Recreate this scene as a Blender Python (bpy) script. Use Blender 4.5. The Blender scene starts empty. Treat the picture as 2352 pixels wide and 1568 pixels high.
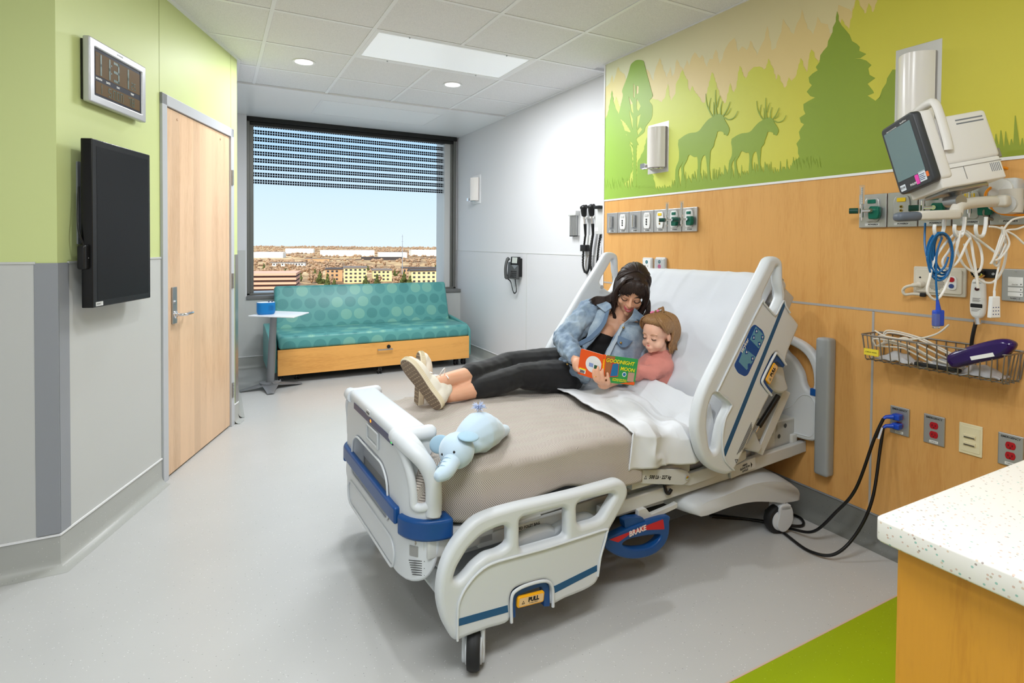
import bpy, bmesh, math, random
from mathutils import Vector, Matrix, noise
random.seed(7)
S = bpy.context.scene
COL = S.collection
V = Vector
PI = math.pi

# ------------------------------------------------------------------ camera
CAM_F, YAW, PITCH, ROLL, CY, EYE = 1285.85, .488294, .0199773, .00758905, 585.11, 1.37
fw = V((math.sin(YAW)*math.cos(PITCH), math.cos(YAW)*math.cos(PITCH), -math.sin(PITCH)))
r0 = V((math.cos(YAW), -math.sin(YAW), 0)); u0 = r0.cross(fw)
cr = r0*math.cos(ROLL) + u0*math.sin(ROLL); cu = u0*math.cos(ROLL) - r0*math.sin(ROLL)
CPOS = V((0, 0, EYE))
cd = bpy.data.cameras.new('camera'); cam = bpy.data.objects.new('camera', cd); COL.objects.link(cam)
cd.sensor_width = 36; cd.lens = CAM_F/2352*36; cd.shift_y = -(784-CY)/2352; cd.clip_end = 6000; cd.clip_start = .05
cam.matrix_world = Matrix(((cr.x, cu.x, -fw.x, 0), (cr.y, cu.y, -fw.y, 0), (cr.z, cu.z, -fw.z, EYE), (0, 0, 0, 1)))
S.camera = cam
# ------------------------------------------------------------------ view, world, sun
S.view_settings.view_transform = 'Standard'; S.view_settings.look = 'None'
S.view_settings.gamma = 1; S.view_settings.use_curve_mapping = False
S.view_settings.exposure = EXPOSURE = 0.24
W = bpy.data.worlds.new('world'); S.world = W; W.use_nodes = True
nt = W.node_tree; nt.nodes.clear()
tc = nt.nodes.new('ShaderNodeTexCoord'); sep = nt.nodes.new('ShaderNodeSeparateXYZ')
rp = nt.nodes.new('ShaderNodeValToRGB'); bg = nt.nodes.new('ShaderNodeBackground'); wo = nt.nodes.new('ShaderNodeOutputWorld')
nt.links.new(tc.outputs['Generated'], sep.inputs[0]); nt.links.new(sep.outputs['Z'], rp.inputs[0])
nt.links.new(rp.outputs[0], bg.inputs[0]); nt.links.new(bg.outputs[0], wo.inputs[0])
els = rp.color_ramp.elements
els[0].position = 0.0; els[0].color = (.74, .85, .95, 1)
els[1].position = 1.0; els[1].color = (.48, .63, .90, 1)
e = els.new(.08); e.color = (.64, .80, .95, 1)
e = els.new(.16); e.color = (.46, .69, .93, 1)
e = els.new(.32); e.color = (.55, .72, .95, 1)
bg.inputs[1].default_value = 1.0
sl = bpy.data.lights.new('sun', 'SUN'); sl.energy = 4.2; sl.angle = .009; sl.color = (1, .93, .82)
sun = bpy.data.objects.new('sun', sl); COL.objects.link(sun)
sun.rotation_euler = (math.radians(50), 0, math.radians(-35))

def area_light(name, loc, size, power, color=(1, .97, .93), sy=None, shape=None, spread=None, rot=(0, 0, 0)):
    l = bpy.data.lights.new(name, 'AREA'); l.energy = power; l.color = color; l.size = size
    l.shape = shape or ('RECTANGLE' if sy else 'DISK')
    if sy: l.size_y = sy
    if spread: l.spread = spread
    o = bpy.data.objects.new(name, l); COL.objects.link(o); o.location = loc; o.rotation_euler = rot
    return o
ZC = 2.745           # ceiling height
LC = (.93, .965, 1)
LIGHTS_DOWN = [(.607, 4.56, 12), (1.83, 4.57, 9), (.45, 1.95, 12), (-.9, .6, 7), (1.9, .0, 4)]  # all but the leading pair are unseen lamps added to light the room
FILL_TROFF = [(-1.2, -.6, 18), (.35, .45, 36)]  # unseen troffers, added as soft fill for bed and room
for x, y, w in LIGHTS_DOWN:
    area_light('downlight_lamp', (x, y, ZC-.012), .125, w, LC)
for x, y, w in FILL_TROFF:
    area_light('troffer_lamp', (x, y, ZC-.014), 1.12, w, LC, sy=.5)  # lamp of an added fill fixture, not the visible troffer
area_light('troffer_lamp', (1.523, 3.937, ZC-.002), 1.06, 42, LC, sy=.40)

# ------------------------------------------------------------------ pixel -> world
def ray(px, py): return fw + cr*((px-1176)/CAM_F) + cu*((CY-py)/CAM_F)
def onz(px, py, z): d = ray(px, py); return CPOS + d*((z-EYE)/d.z)
def onx(px, py, x): d = ray(px, py); return CPOS + d*(x/d.x)
def ony(px, py, y): d = ray(px, py); return CPOS + d*(y/d.y)
def onp(px, py, P, n): d = ray(px, py); return CPOS + d*((V(P)-CPOS).dot(V(n))/d.dot(V(n)))
def at(px, py, depth): return CPOS + ray(px, py)*depth

# ------------------------------------------------------------------ materials
MATS = {}
def lin(c):
    f = lambda v: v/12.92 if v <= .04045 else ((v+.055)/1.055)**2.4
    return tuple(f(v/255) for v in c)
def mat(name, rgb, rough=.5, metal=0, spec=.5, coat=0, emit=None, es=1, trans=0, ior=1.45, alpha=1, sheen=0, linear=False, sss=0):
    if name in MATS: return MATS[name]
    m = bpy.data.materials.new(name); m.use_nodes = True
    b = m.node_tree.nodes['Principled BSDF']
    c = rgb if linear else lin(rgb)
    b.inputs['Base Color'].default_value = (*c, 1); b.inputs['Roughness'].default_value = rough
    b.inputs['Metallic'].default_value = metal; b.inputs['Specular IOR Level'].default_value = spec
    b.inputs['Coat Weight'].default_value = coat; b.inputs['Transmission Weight'].default_value = trans
    b.inputs['IOR'].default_value = ior; b.inputs['Alpha'].default_value = alpha
    b.inputs['Sheen Weight'].default_value = sheen
    if sss:
        b.inputs['Subsurface Weight'].default_value = sss; b.inputs['Subsurface Radius'].default_value = (.012, .005, .003)
        b.inputs['Subsurface Scale'].default_value = 1
    if emit:
        b.inputs['Emission Color'].default_value = (*lin(emit), 1); b.inputs['Emission Strength'].default_value = es
    m.diffuse_color = (*c, 1)
    MATS[name] = m; return m
class NT:
    """small helper to write node graphs"""
    def __init__(s, m): s.m = m; s.t = m.node_tree; s.b = s.t.nodes['Principled BSDF']
    def n(s, kind, **kw):
        x = s.t.nodes.new('ShaderNode'+kind)
        for k, v in kw.items():
            if k.startswith('i_'): x.inputs[int(k[2:])].default_value = v
            else: setattr(x, k, v)
        return x
    def l(s, a, b): s.t.links.new(a, b)
    def math(s, op, a, b=None, c=None):
        x = s.n('Math', operation=op)
        for i, v in enumerate((a, b, c)):
            if v is None: continue
            if isinstance(v, (int, float)): x.inputs[i].default_value = v
            else: s.l(v, x.inputs[i])
        return x.outputs[0]
    def coord(s, scale=(1, 1, 1), rot=(0, 0, 0), kind='Object'):
        c = s.n('TexCoord'); m = s.n('Mapping'); m.inputs['Scale'].default_value = scale; m.inputs['Rotation'].default_value = rot
        s.l(c.outputs[kind], m.inputs[0]); return m.outputs[0]
    def noise(s, vec, scale, detail=3, rough=.5, dist=0):
        x = s.n('TexNoise'); s.l(vec, x.inputs['Vector']); x.inputs['Scale'].default_value = scale
        x.inputs['Detail'].default_value = detail; x.inputs['Roughness'].default_value = rough; x.inputs['Distortion'].default_value = dist
        return x.outputs[0]
    def vor(s, vec, scale, feature='F1', out='Distance'):
        x = s.n('TexVoronoi'); x.feature = feature; s.l(vec, x.inputs['Vector']); x.inputs['Scale'].default_value = scale; return x.outputs[out]
    def ramp(s, fac, stops, interp='LINEAR'):
        x = s.n('ValToRGB'); s.l(fac, x.inputs[0]); e = x.color_ramp.elements; x.color_ramp.interpolation = interp
        while len(e) < len(stops): e.new(.5)
        for k, (p, c) in zip(e, stops): k.position = p; k.color = (*c, 1)
        return x.outputs[0]
    def mix(s, fac, a, b):
        x = s.n('Mix', data_type='RGBA')
        for i, v in ((0, fac), (6, a), (7, b)):
            if hasattr(v, 'is_output'): s.l(v, x.inputs[i])
            elif i == 0: x.inputs[0].default_value = v
            else: x.inputs[i].default_value = (*v, 1)
        return x.outputs[2]
    def base(s, c): s.l(c, s.b.inputs['Base Color'])
    def rough(s, c): s.l(c, s.b.inputs['Roughness'])
    def bump(s, h, strength=.2, dist=.002):
        x = s.n('Bump'); x.inputs['Strength'].default_value = strength; x.inputs['Distance'].default_value = dist
        s.l(h, x.inputs['Height']); s.l(x.outputs[0], s.b.inputs['Normal'])

# ------------------------------------------------------------------ mesh building
ORG = {}     # world origin of every object
class MB:
    def __init__(s): s.v = []; s.f = []; s.m = []; s.cur = 0
    def add(s, vs, fs):
        o = len(s.v); s.v += [V(p) for p in vs]; s.f += [tuple(i+o for i in f) for f in fs]; s.m += [s.cur]*len(fs); return s
    def box(s, lo, hi, M=None, bev=0):
        lo, hi = [min(a, b) for a, b in zip(lo, hi)], [max(a, b) for a, b in zip(lo, hi)]
        if bev:
            b = min(bev, *(0.49*(h-l) for l, h in zip(lo, hi)))
            bm = bmesh.new(); bmesh.ops.create_cube(bm, size=1)
            for v in bm.verts: v.co = V([(l+h)/2+c*(h-l) for l, h, c in zip(lo, hi, v.co)])
            bmesh.ops.bevel(bm, geom=bm.edges[:], offset=b, segments=3, affect='EDGES', profile=.5)
            s.bm(bm, M); return s
        vs = [V((x, y, z)) for z in (lo[2], hi[2]) for y in (lo[1], hi[1]) for x in (lo[0], hi[0])]
        if M: vs = [M @ v for v in vs]
        return s.add(vs, [(0, 2, 3, 1), (4, 5, 7, 6), (0, 1, 5, 4), (2, 6, 7, 3), (0, 4, 6, 2), (1, 3, 7, 5)])
    def bm(s, bm, M=None):
        bm.verts.ensure_lookup_table()
        s.add([(M @ v.co if M else v.co.copy()) for v in bm.verts], [[v.index for v in f.verts] for f in bm.faces]); bm.free(); return s
    def tube(s, pts, r, n=10, cap=True, closed=False, flat=None):
        """tube along a polyline; r number or list; flat=(axis, factor) squashes it"""
        pts = [V(p) for p in pts]; N = len(pts)
        rs = r if isinstance(r, (list, tuple)) else [r]*N
        vs = []; fs = []; up = None
        for i, p in enumerate(pts):
            if closed: t = pts[(i+1) % N]-pts[i-1]
            else: t = pts[min(i+1, N-1)]-pts[max(i-1, 0)]
            if t.length < 1e-9: t = V((0, 0, 1))
            t.normalize()
            if up is None:
                up = V((0, 0, 1)) if abs(t.z) < .9 else V((1, 0, 0))
            up = (up - t*up.dot(t))
            if up.length < 1e-6: up = V((1, 0, 0)) - t*t.x
            up.normalize(); sd = t.cross(up)
            for k in range(n):
                a = 2*PI*k/n; d = (up*math.cos(a)+sd*math.sin(a))*rs[i]
                if flat: d = d - flat[0]*d.dot(flat[0])*(1-flat[1])
                vs.append(p+d)
        R = N if closed else N-1
        for i in range(R):
            j = (i+1) % N
            for k in range(n):
                fs.append((i*n+k, i*n+(k+1) % n, j*n+(k+1) % n, j*n+k))
        if cap and not closed:
            fs.append(tuple(range(n-1, -1, -1))); fs.append(tuple(range((N-1)*n, N*n)))
        return s.add(vs, fs)
    def cyl(s, a, b, r, n=20, r2=None): return s.tube([a, b], [r, r if r2 is None else r2], n)
    def rod(s, a, b, r, n=12):
        """cylinder with rounded ends"""
        a = V(a); b = V(b); d = (b-a).normalized()
        return s.tube([a-d*r*.98+d*0, a-d*r*.8, a-d*r*.45, a, b, b+d*r*.45, b+d*r*.8, b+d*r*.98], [r*.15, r*.6, r*.9, r, r, r*.9, r*.6, r*.15], n)
    def ball(s, c, r, M=None, nu=16, nv=10):
        c = V(c); r = V(r) if hasattr(r, '__len__') else V((r, r, r))
        vs = []; fs = []
        for j in range(1, nv):
            ph = PI*j/nv
            for i in range(nu):
                th = 2*PI*i/nu
                p = V((r.x*math.sin(ph)*math.cos(th), r.y*math.sin(ph)*math.sin(th), r.z*math.cos(ph)))
                vs.append(c + (M @ p if M else p))
        top = V((0, 0, r.z)); vs.append(c+(M @ top if M else top)); vs.append(c-(M @ top if M else top))
        for j in range(nv-2):
            for i in range(nu):
                a = j*nu+i; b = j*nu+(i+1) % nu; fs.append((a, a+nu, b+nu, b))
        T = len(vs)-2
        for i in range(nu):
            fs.append((T, i, (i+1) % nu)); q = (nv-2)*nu; fs.append((T+1, q+(i+1) % nu, q+i))
        return s.add(vs, fs)
    def lathe(s, prof, M=None, n=32, caps=True):
        """prof: (radius, height) pairs around local z"""
        vs = []; fs = []
        for r, h in prof:
            for k in range(n):
                a = 2*PI*k/n; p = V((r*math.cos(a), r*math.sin(a), h)); vs.append(M @ p if M else p)
        for i in range(len(prof)-1):
            for k in range(n):
                fs.append((i*n+k, i*n+(k+1) % n, (i+1)*n+(k+1) % n, (i+1)*n+k))
        if caps:
            fs.append(tuple(range(n-1, -1, -1))); fs.append(tuple(range((len(prof)-1)*n, len(prof)*n)))
        return s.add(vs, fs)
    def grid(s, fn, nu, nv, thick=0, closed_u=False):
        """surface fn(u,v); thick>0 gives it a back side along the normal"""
        vs = [fn(i/nu, j/nv) for j in range(nv+1) for i in range(nu+1)]
        W_ = nu+1; fs = [(j*W_+i, j*W_+i+1, (j+1)*W_+i+1, (j+1)*W_+i) for j in range(nv) for i in range(nu)]
        if thick:
            ns = []
            for j in range(nv+1):
                for i in range(nu+1):
                    a = vs[j*W_+min(i+1, nu)]-vs[j*W_+max(i-1, 0)]; b = vs[min(j+1, nv)*W_+i]-vs[max(j-1, 0)*W_+i]
                    q = a.cross(b); ns.append(q.normalized() if q.length > 1e-12 else V((0, 0, 1)))
            K = len(vs); vs = vs+[v-q*thick for v, q in zip(vs, ns)]
            fs = fs+[tuple(i+K for i in reversed(f)) for f in fs]
            for i in range(nu):
                fs.append((i+1, i, K+i, K+i+1)); q = nv*W_; fs.append((q+i, q+i+1, K+q+i+1, K+q+i))
            for j in range(nv):
                a = j*W_; b = (j+1)*W_; fs.append((a, b, K+b, K+a)); fs.append((b+nu, a+nu, K+a+nu, K+b+nu))
        return s.add(vs, fs)
    def plate(s, loops, M, th=.01, bev=0, res=2):
        """filled outline(s) (further loops are holes), front face at local z=0, going back by th, edges rounded by bev"""
        c = bpy.data.curves.new('t', 'CURVE'); c.dimensions = '2D'; c.fill_mode = 'BOTH'
        c.extrude = max(th/2-bev, 1e-5); c.bevel_depth = bev; c.bevel_resolution = res; c.offset = -bev
        for lp in loops:
            sp = c.splines.new('POLY'); sp.points.add(len(lp)-1); sp.use_cyclic_u = True
            for q, p in zip(sp.points, lp): q.co = (p[0], p[1], 0, 1)
        o = bpy.data.objects.new('t', c); me = bpy.data.meshes.new_from_object(o)
        T = M @ Matrix.Translation((0, 0, -th/2))
        s.add([T @ v.co for v in me.vertices], [tuple(p.vertices) for p in me.polygons])
        bpy.data.objects.remove(o); bpy.data.curves.remove(c); bpy.data.meshes.remove(me); return s
    def text(s, body, M, size=.05, depth=.0006, align='CENTER', shear=0, bold=0, sx=1, valign='CENTER', space=1):
        c = bpy.data.curves.new('t', 'FONT'); c.body = body; c.size = size; c.align_x = align; c.align_y = valign
        c.extrude = depth/2; c.shear = shear; c.offset = bold; c.resolution_u = 2; c.space_character = space
        o = bpy.data.objects.new('t', c); me = bpy.data.meshes.new_from_object(o)
        T = M @ Matrix.Diagonal((sx, 1, 1, 1))
        s.add([T @ v.co for v in me.vertices], [tuple(p.vertices) for p in me.polygons])
        bpy.data.objects.remove(o); bpy.data.curves.remove(c); bpy.data.meshes.remove(me); return s
    def build(s, name, m, parent=None, smooth=False, bevel=0, angle=40, org=None, weld=False):
        """link everything collected as ONE mesh object"""
        me = bpy.data.meshes.new(name)
        o = bpy.data.objects.new(name, me); COL.objects.link(o)
        if parent is not None: og = ORG[parent]
        elif org is not None: og = V(org)
        elif s.v:
            lo = [min(p[i] for p in s.v) for i in range(3)]; hi = [max(p[i] for p in s.v) for i in range(3)]
            og = V(((lo[0]+hi[0])/2, (lo[1]+hi[1])/2, lo[2]))
        else: og = V((0, 0, 0))
        me.from_pydata([p-og for p in s.v], [], s.f)
        ms = m if isinstance(m, (list, tuple)) else [m]
        for q in ms: me.materials.append(q)
        if len(ms) > 1:
            for p, k in zip(me.polygons, s.m): p.material_index = k
        if weld:
            bm = bmesh.new(); bm.from_mesh(me); bmesh.ops.remove_doubles(bm, verts=bm.verts, dist=1e-5)
            bmesh.ops.recalc_face_normals(bm, faces=bm.faces); bm.to_mesh(me); bm.free()
        me.update()
        if bevel:
            b = o.modifiers.new('bevel', 'BEVEL'); b.width = bevel; b.segments = 2; b.limit_method = 'ANGLE'; b.angle_limit = math.radians(50)
        if smooth:
            for p in me.polygons: p.use_smooth = True
            if smooth is True and hasattr(me, 'set_sharp_from_angle'): me.set_sharp_from_angle(angle=math.radians(angle))
        if parent is not None: o.parent = parent; ORG[o] = og
        else: o.location = og; ORG[o] = og
        return o
def tag(o, label, cat, group=None, kind=None):
    if label: o['label'] = label
    if cat: o['category'] = cat
    if group: o['group'] = group
    if kind: o['kind'] = kind
    return o
def struct(o): o['kind'] = 'structure'; return o
def thing(name, label, cat, loc=(0, 0, 0), group=None):
    o = bpy.data.objects.new(name, None); COL.objects.link(o); o.location = loc; ORG[o] = V(loc)
    o.empty_display_size = .05
    return tag(o, label, cat, group)
def dup(root, loc, label=None, rotz=None):
    def rec(o, par):
        c = o.copy(); COL.objects.link(c)
        if par is not None: c.parent = par
        for ch in list(o.children): rec(ch, c)
        return c
    r = rec(root, None); r.location = loc
    if rotz is not None: r.rotation_euler = (0, 0, rotz)
    if label: r['label'] = label
    ORG[r] = V(loc); return r
# planes: local a,b,normal -> world
def plane(o, a, b):
    a = V(a).normalized(); b = V(b).normalized(); n = a.cross(b); o = V(o)
    return Matrix(((a.x, b.x, n.x, o.x), (a.y, b.y, n.y, o.y), (a.z, b.z, n.z, o.z), (0, 0, 0, 1)))
def PY(y): return plane((0, y, 0), (1, 0, 0), (0, 0, 1))        # faces the camera side (-y); local = (x, z)
def PX(x): return plane((x, 0, 0), (0, -1, 0), (0, 0, 1))       # faces -x; local = (-y, z)
def PZ(z): return plane((0, 0, z), (1, 0, 0), (0, 1, 0))        # faces up
def PZd(z): return plane((0, 0, z), (1, 0, 0), (0, -1, 0))      # faces down
def tr(M, a, b, n=0, rot=0): return M @ Matrix.Translation((a, b, n)) @ Matrix.Rotation(rot, 4, 'Z')
def loc2(M, P): q = M.inverted() @ V(P); return (q.x, q.y)
def rrect(w, h, r, cx=0, cy=0, n=5):
    r = min(r, w/2, h/2); out = []
    for sx, sy, a0 in ((1, 1, 0), (-1, 1, 90), (-1, -1, 180), (1, -1, 270)):
        for k in range(n+1):
            a = math.radians(a0+90*k/n); out.append((cx+sx*(w/2-r)+r*math.cos(a), cy+sy*(h/2-r)+r*math.sin(a)))
    return out
def rpoly(pts, r, n=4):
    """polygon with rounded corners; r number or list"""
    out = []; N = len(pts)
    for i in range(N):
        p = V((*pts[i][:2], 0)); a = V((*pts[i-1][:2], 0))-p; b = V((*pts[(i+1) % N][:2], 0))-p
        rr = r[i] if isinstance(r, (list, tuple)) else r
        k = min(rr, a.length*.45, b.length*.45)
        if k < 1e-5: out.append((p.x, p.y)); continue
        A = p+a.normalized()*k; B = p+b.normalized()*k
        for j in range(n+1):
            t = j/n; q = A*(1-t)**2+p*2*t*(1-t)+B*t*t; out.append((q.x, q.y))
    return out
def crom(pts, sub=6, closed=False):
    """Catmull-Rom through the points"""
    P = [V(p) if len(p) == 3 else V((*p, 0)) for p in pts]; N = len(P); out = []
    rng = range(N) if closed else range(N-1)
    for i in rng:
        if closed: a, b, c, d = P[i-1], P[i], P[(i+1) % N], P[(i+2) % N]
        else: a, b, c, d = P[max(i-1, 0)], P[i], P[i+1], P[min(i+2, N-1)]
        for k in range(sub):
            t = k/sub
            out.append(.5*((2*b)+(c-a)*t+(2*a-5*b+4*c-d)*t*t+(3*b-3*c+d-a)*t**3))
    if not closed: out.append(P[-1])
    return out
def crom2(pts, sub=4, closed=True): return [(p.x, p.y) for p in crom(pts, sub, closed)]
def lerp(a, b, t): return a+(b-a)*t
def lens(vals, t):
    """sample list of numbers at t in 0..1"""
    x = t*(len(vals)-1); i = min(int(x), len(vals)-2); return lerp(vals[i], vals[i+1], x-i)
# ================================================================== MATERIALS OF THE ROOM
m_white = mat('white_paint', (216, 216, 218), .55); g = NT(m_white); g.bump(g.noise(g.coord(), 300, 2), .05, .001)
m_wains = mat('grey_wall_panel', (196, 197, 194), .42); g = NT(m_wains); g.bump(g.noise(g.coord(), 400, 2), .08, .001)
m_wainsw = mat('pale_wall_panel', (212, 212, 214), .42)
m_green = mat('green_paint', (205, 216, 148), .5); g = NT(m_green); g.bump(g.noise(g.coord(), 260, 2), .06, .001)
m_guard = mat('grey_corner_guard', (146, 149, 154), .4)
m_trimw = mat('white_trim', (235, 235, 236), .4)
m_metal = mat('satin_metal', (176, 178, 180), .32, metal=.9)
m_chrome = mat('chrome', (225, 225, 228), .12, metal=1)
m_frame = mat('door_frame_paint', (190, 192, 196), .35)
m_alu = mat('window_frame_metal', (112, 112, 107), .4, metal=.35)
m_alud = mat('dark_shade_pocket', (26, 26, 25), .6)
m_black = mat('black_plastic', (18, 18, 19), .4)
m_dark = mat('dark_rubber', (28, 28, 29), .6)

def floor_mat(name, rgb, rough=.3):
    m = mat(name, rgb, rough); g = NT(m); c = g.coord()
    w = g.vor(c, 75); k = g.math('LESS_THAN', w, .13)
    sel = g.vor(c, 75, out='Color'); s = g.n('SeparateColor'); g.l(sel, s.inputs[0])
    isl = g.math('MULTIPLY', k, g.math('GREATER_THAN', s.outputs[0], .55)); isd = g.math('MULTIPLY', k, g.math('LESS_THAN', s.outputs[0], .16))
    b = lin(rgb); n = g.noise(c, 3, 3)
    base = g.mix(n, tuple(x*.96 for x in b), tuple(x*1.04 for x in b))
    l1 = g.mix(g.math('MULTIPLY', isl, .6), base, tuple(min(1, x*1.5+.08) for x in b)); l2 = g.mix(g.math('MULTIPLY', isd, .6), l1, tuple(x*.35 for x in b))
    g.base(l2); g.bump(g.noise(c, 220, 2), .04, .0006); return m
m_floor = floor_mat('speckled_floor', (192, 192, 190), .27)
m_cove = floor_mat('speckled_cove', (172, 173, 168), .35)
m_floorg = floor_mat('green_floor', (150, 170, 8), .35)

def wood_mat(name, c1, c2, scale=1.0, axis='z', rough=.38, stripes=0, spec=.4):
    m = mat(name, c1, rough, spec=spec); g = NT(m)
    sc = {'z': (9, 9, .9), 'x': (.9, 9, 9), 'y': (9, .9, 9)}[axis]
    v = g.coord(tuple(q*scale for q in sc))
    n1 = g.noise(v, 1.1, 5, .55, 1.2); n2 = g.noise(g.coord(tuple(q*scale*6 for q in sc)), 3, 4, .6)
    n3 = g.noise(g.coord((1.3, 1.3, 1.3)), 1.6, 3)
    f = g.math('ADD', g.math('MULTIPLY', n1, .6), g.math('MULTIPLY', n2, .4))
    f = g.math('ADD', g.math('MULTIPLY', f, .8), g.math('MULTIPLY', n3, .2))
    col = g.ramp(f, [(.3, lin(c2)), (.5, lin(c1)), (.7, tuple(min(1, x*1.06) for x in lin(c1)))])
    if stripes:
        u = g.n('SeparateXYZ'); g.l(g.coord(), u.inputs[0])
        fl = g.math('FLOOR', g.math('MULTIPLY', u.outputs[0], stripes)); wn = g.n('TexWhiteNoise'); wn.noise_dimensions = '1D'; g.l(fl, wn.inputs['W'])
        k = g.math('MULTIPLY_ADD', wn.outputs[0], .16, .90); mm = g.n('VectorMath', operation='SCALE'); g.l(col, mm.inputs[0]); g.l(k, mm.inputs['Scale']); col = mm.outputs[0]
    g.base(col); return m
m_maple = wood_mat('maple_panel', (220, 166, 98), (205, 146, 78))
m_maplec = wood_mat('maple_cabinet', (214, 150, 48), (188, 122, 34), rough=.35)
m_maples = wood_mat('maple_drawer', (232, 170, 92), (206, 140, 66), axis='x')
m_doorw = wood_mat('beech_door', (224, 190, 156), (200, 162, 126), .8, stripes=11)

# ================================================================== FLOOR, WALLS
A = V((-.575, 2.925, 0)); E_ = V((.152, 4.748, 0)); dT = (E_-A).normalized(); dN = V((dT.y, -dT.x, 0)); DL = (E_-A).length
XM, XW, YW, YAP, ZS = 2.66, 2.79, 6.82, 6.66, 2.735
O0 = (0, 0, 0)
struct(MB().box((-3.1, -2.1, -.1), (3.0, 7.0, 0)).build('floor', m_floor, org=O0))
struct(MB().plate([[(.2, -2), (2.66, -2), (2.66, 1.203), (.2, 1.203)]], PZ(.0015), .0015).build('floor', m_floorg, org=O0))
struct(MB().box((.2, 1.2, 0), (2.66, 1.206, .002)).build('trim_1', mat('floor_seam', (206, 178, 160), .5), org=O0))
ceil = MB(); ceil.box((-3.1, -2.1, ZC+.02), (3.0, 7.0, ZC+.25))
m_tile = mat('ceiling_tile', (214, 213, 212), .8); g = NT(m_tile); c = g.coord(); nn = g.noise(c, 190, 4, .7)
g.base(g.ramp(nn, [(.35, lin((214, 213, 213))), (.6, lin((234, 233, 233)))])); g.bump(nn, .3, .002)
struct(ceil.build('ceiling', m_tile, org=O0))
# tiles sit slightly proud of the void, the T-bars between them
gx = [-3.0, -2.74, -2.13, -1.52, -.913, -.305, .305, .913, 1.523, 2.133, 2.665]; gy = [-2.0, -1.85, -1.24, -.63, -.02, .59, 1.20, 1.81, 2.415, 3.025, 3.635, 4.24, 4.86, 5.40]
tl = MB(); gb = MB()
troff = [(.913, 2.133, 3.635, 4.24)]
for i in range(len(gx)-1):
    for j in range(len(gy)-1):
        x0, x1, y0, y1 = gx[i], gx[i+1], gy[j], gy[j+1]
        if any(a-.01 < x0 and x1 < b+.01 and c_-.01 < y0 and y1 < d+.01 for a, b, c_, d in troff): continue
        if x1 > 2.6: x1 = 2.79 if y0 > 3.4 else 2.655
        q = .011; tl.box((x0+q, y0+q, ZC+.004), (x1-q, y1-q, ZC+.03), bev=.003)
struct(tl.build('ceiling', m_tile, org=O0))
b = .012
for x in gx[1:-1]:
    if abs(x-1.523) < .01:
        gb.box((x-b, -2, ZC), (x+b, 3.635, ZC+.03)); gb.box((x-b, 4.24, ZC), (x+b, 5.42, ZC+.03))
    else: gb.box((x-b, -2, ZC), (x+b, 5.42, ZC+.03))
for y in gy[1:-1]: gb.box((-3, y-b, ZC+.0005), (2.79, y+b, ZC+.031))
struct(gb.build('ceiling', m_trimw, org=O0))
# soffit over the window
struct(MB().box((.1, 5.415, ZS), (2.95, 7.0, ZS+.06)).build('ceiling', mat('soffit_paint', (236, 236, 236), .3), org=O0))
struct(MB().box((.1, 5.398, ZS-.002), (2.79, 5.42, ZC+.012)).build('trim_2', m_trimw, org=O0))
# walls
struct(MB().box((-3.1, A.y, 0), (A.x, A.y+.12, 2.9)).build('wall_left', m_green, org=O0))
Mw = plane(A, dT, (0, 0, 1))
wall = MB(); D0, D1 = .872, 1.822      # door opening along the angled wall
for s0, s1, z0, z1 in ((0, D0, 0, 2.9), (D1, DL, 0, 2.9), (D0, D1, 2.15, 2.9)):
    wall.plate([[(s0, z0), (s1, z0), (s1, z1), (s0, z1)]], Mw, .12)
struct(wall.build('wall_door', m_green, org=O0))
struct(MB().plate([[(D0-.3, 0), (D1+.2, 0), (D1+.2, 2.4), (D0-.3, 2.4)]], Mw @ Matrix.Translation((0, 0, -.16)), .03).build('wall_behind', m_dark, org=O0))
struct(MB().box((.02, 4.78, 0), (.152, 6.9, 2.9)).build('wall_alcove', m_white, org=O0))
struct(MB().box((.1, YAP, 0), (.305, 7.0, 2.9)).box((.305, YAP, 0), (XW, 7.0, .747)).box((.1, YAP, 2.78), (2.9, 7.0, 2.9)).box((2.765, YW-.02, .7), (XW, 7.0, 2.9)).build('wall_window', m_white, org=O0))
struct(MB().box((XW, 3.3, 0), (XW+.12, 7.0, 2.9)).build('wall_right', m_white, org=O0))
struct(MB().box((XM, -2.1, 0), (XM+.25, 3.492, 2.9)).build('wall_head', m_white, org=O0))
struct(MB().box((-3.1, -2.15, 0), (3, -2.0, 2.9)).build('wall_back', m_white, org=O0))
struct(MB().box((-3.15, -2.1, 0), (-3.0, 3.0, 2.9)).build('wall_far_left', m_white, org=O0))
# wall angle trim along the ceiling
ta = MB()
ta.box((XM-.022, -2, ZC-.001), (XM, 3.50, ZC+.012)); ta.box((XW-.022, 3.49, ZC-.001), (XW, 5.42, ZC+.012))
ta.plate([[(-.02, ZC-.002), (DL+.02, ZC-.002), (DL+.02, ZC+.014), (-.02, ZC+.014)]], Mw @ Matrix.Translation((0, 0, .022)), .022)
ta.box((.152, 4.74, ZC-.001), (.176, 5.42, ZC+.012)); ta.box((-3, A.y-.022, ZC-.001), (A.x+.01, A.y, ZC+.012))
struct(ta.build('trim_3', m_trimw, org=O0))

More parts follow.
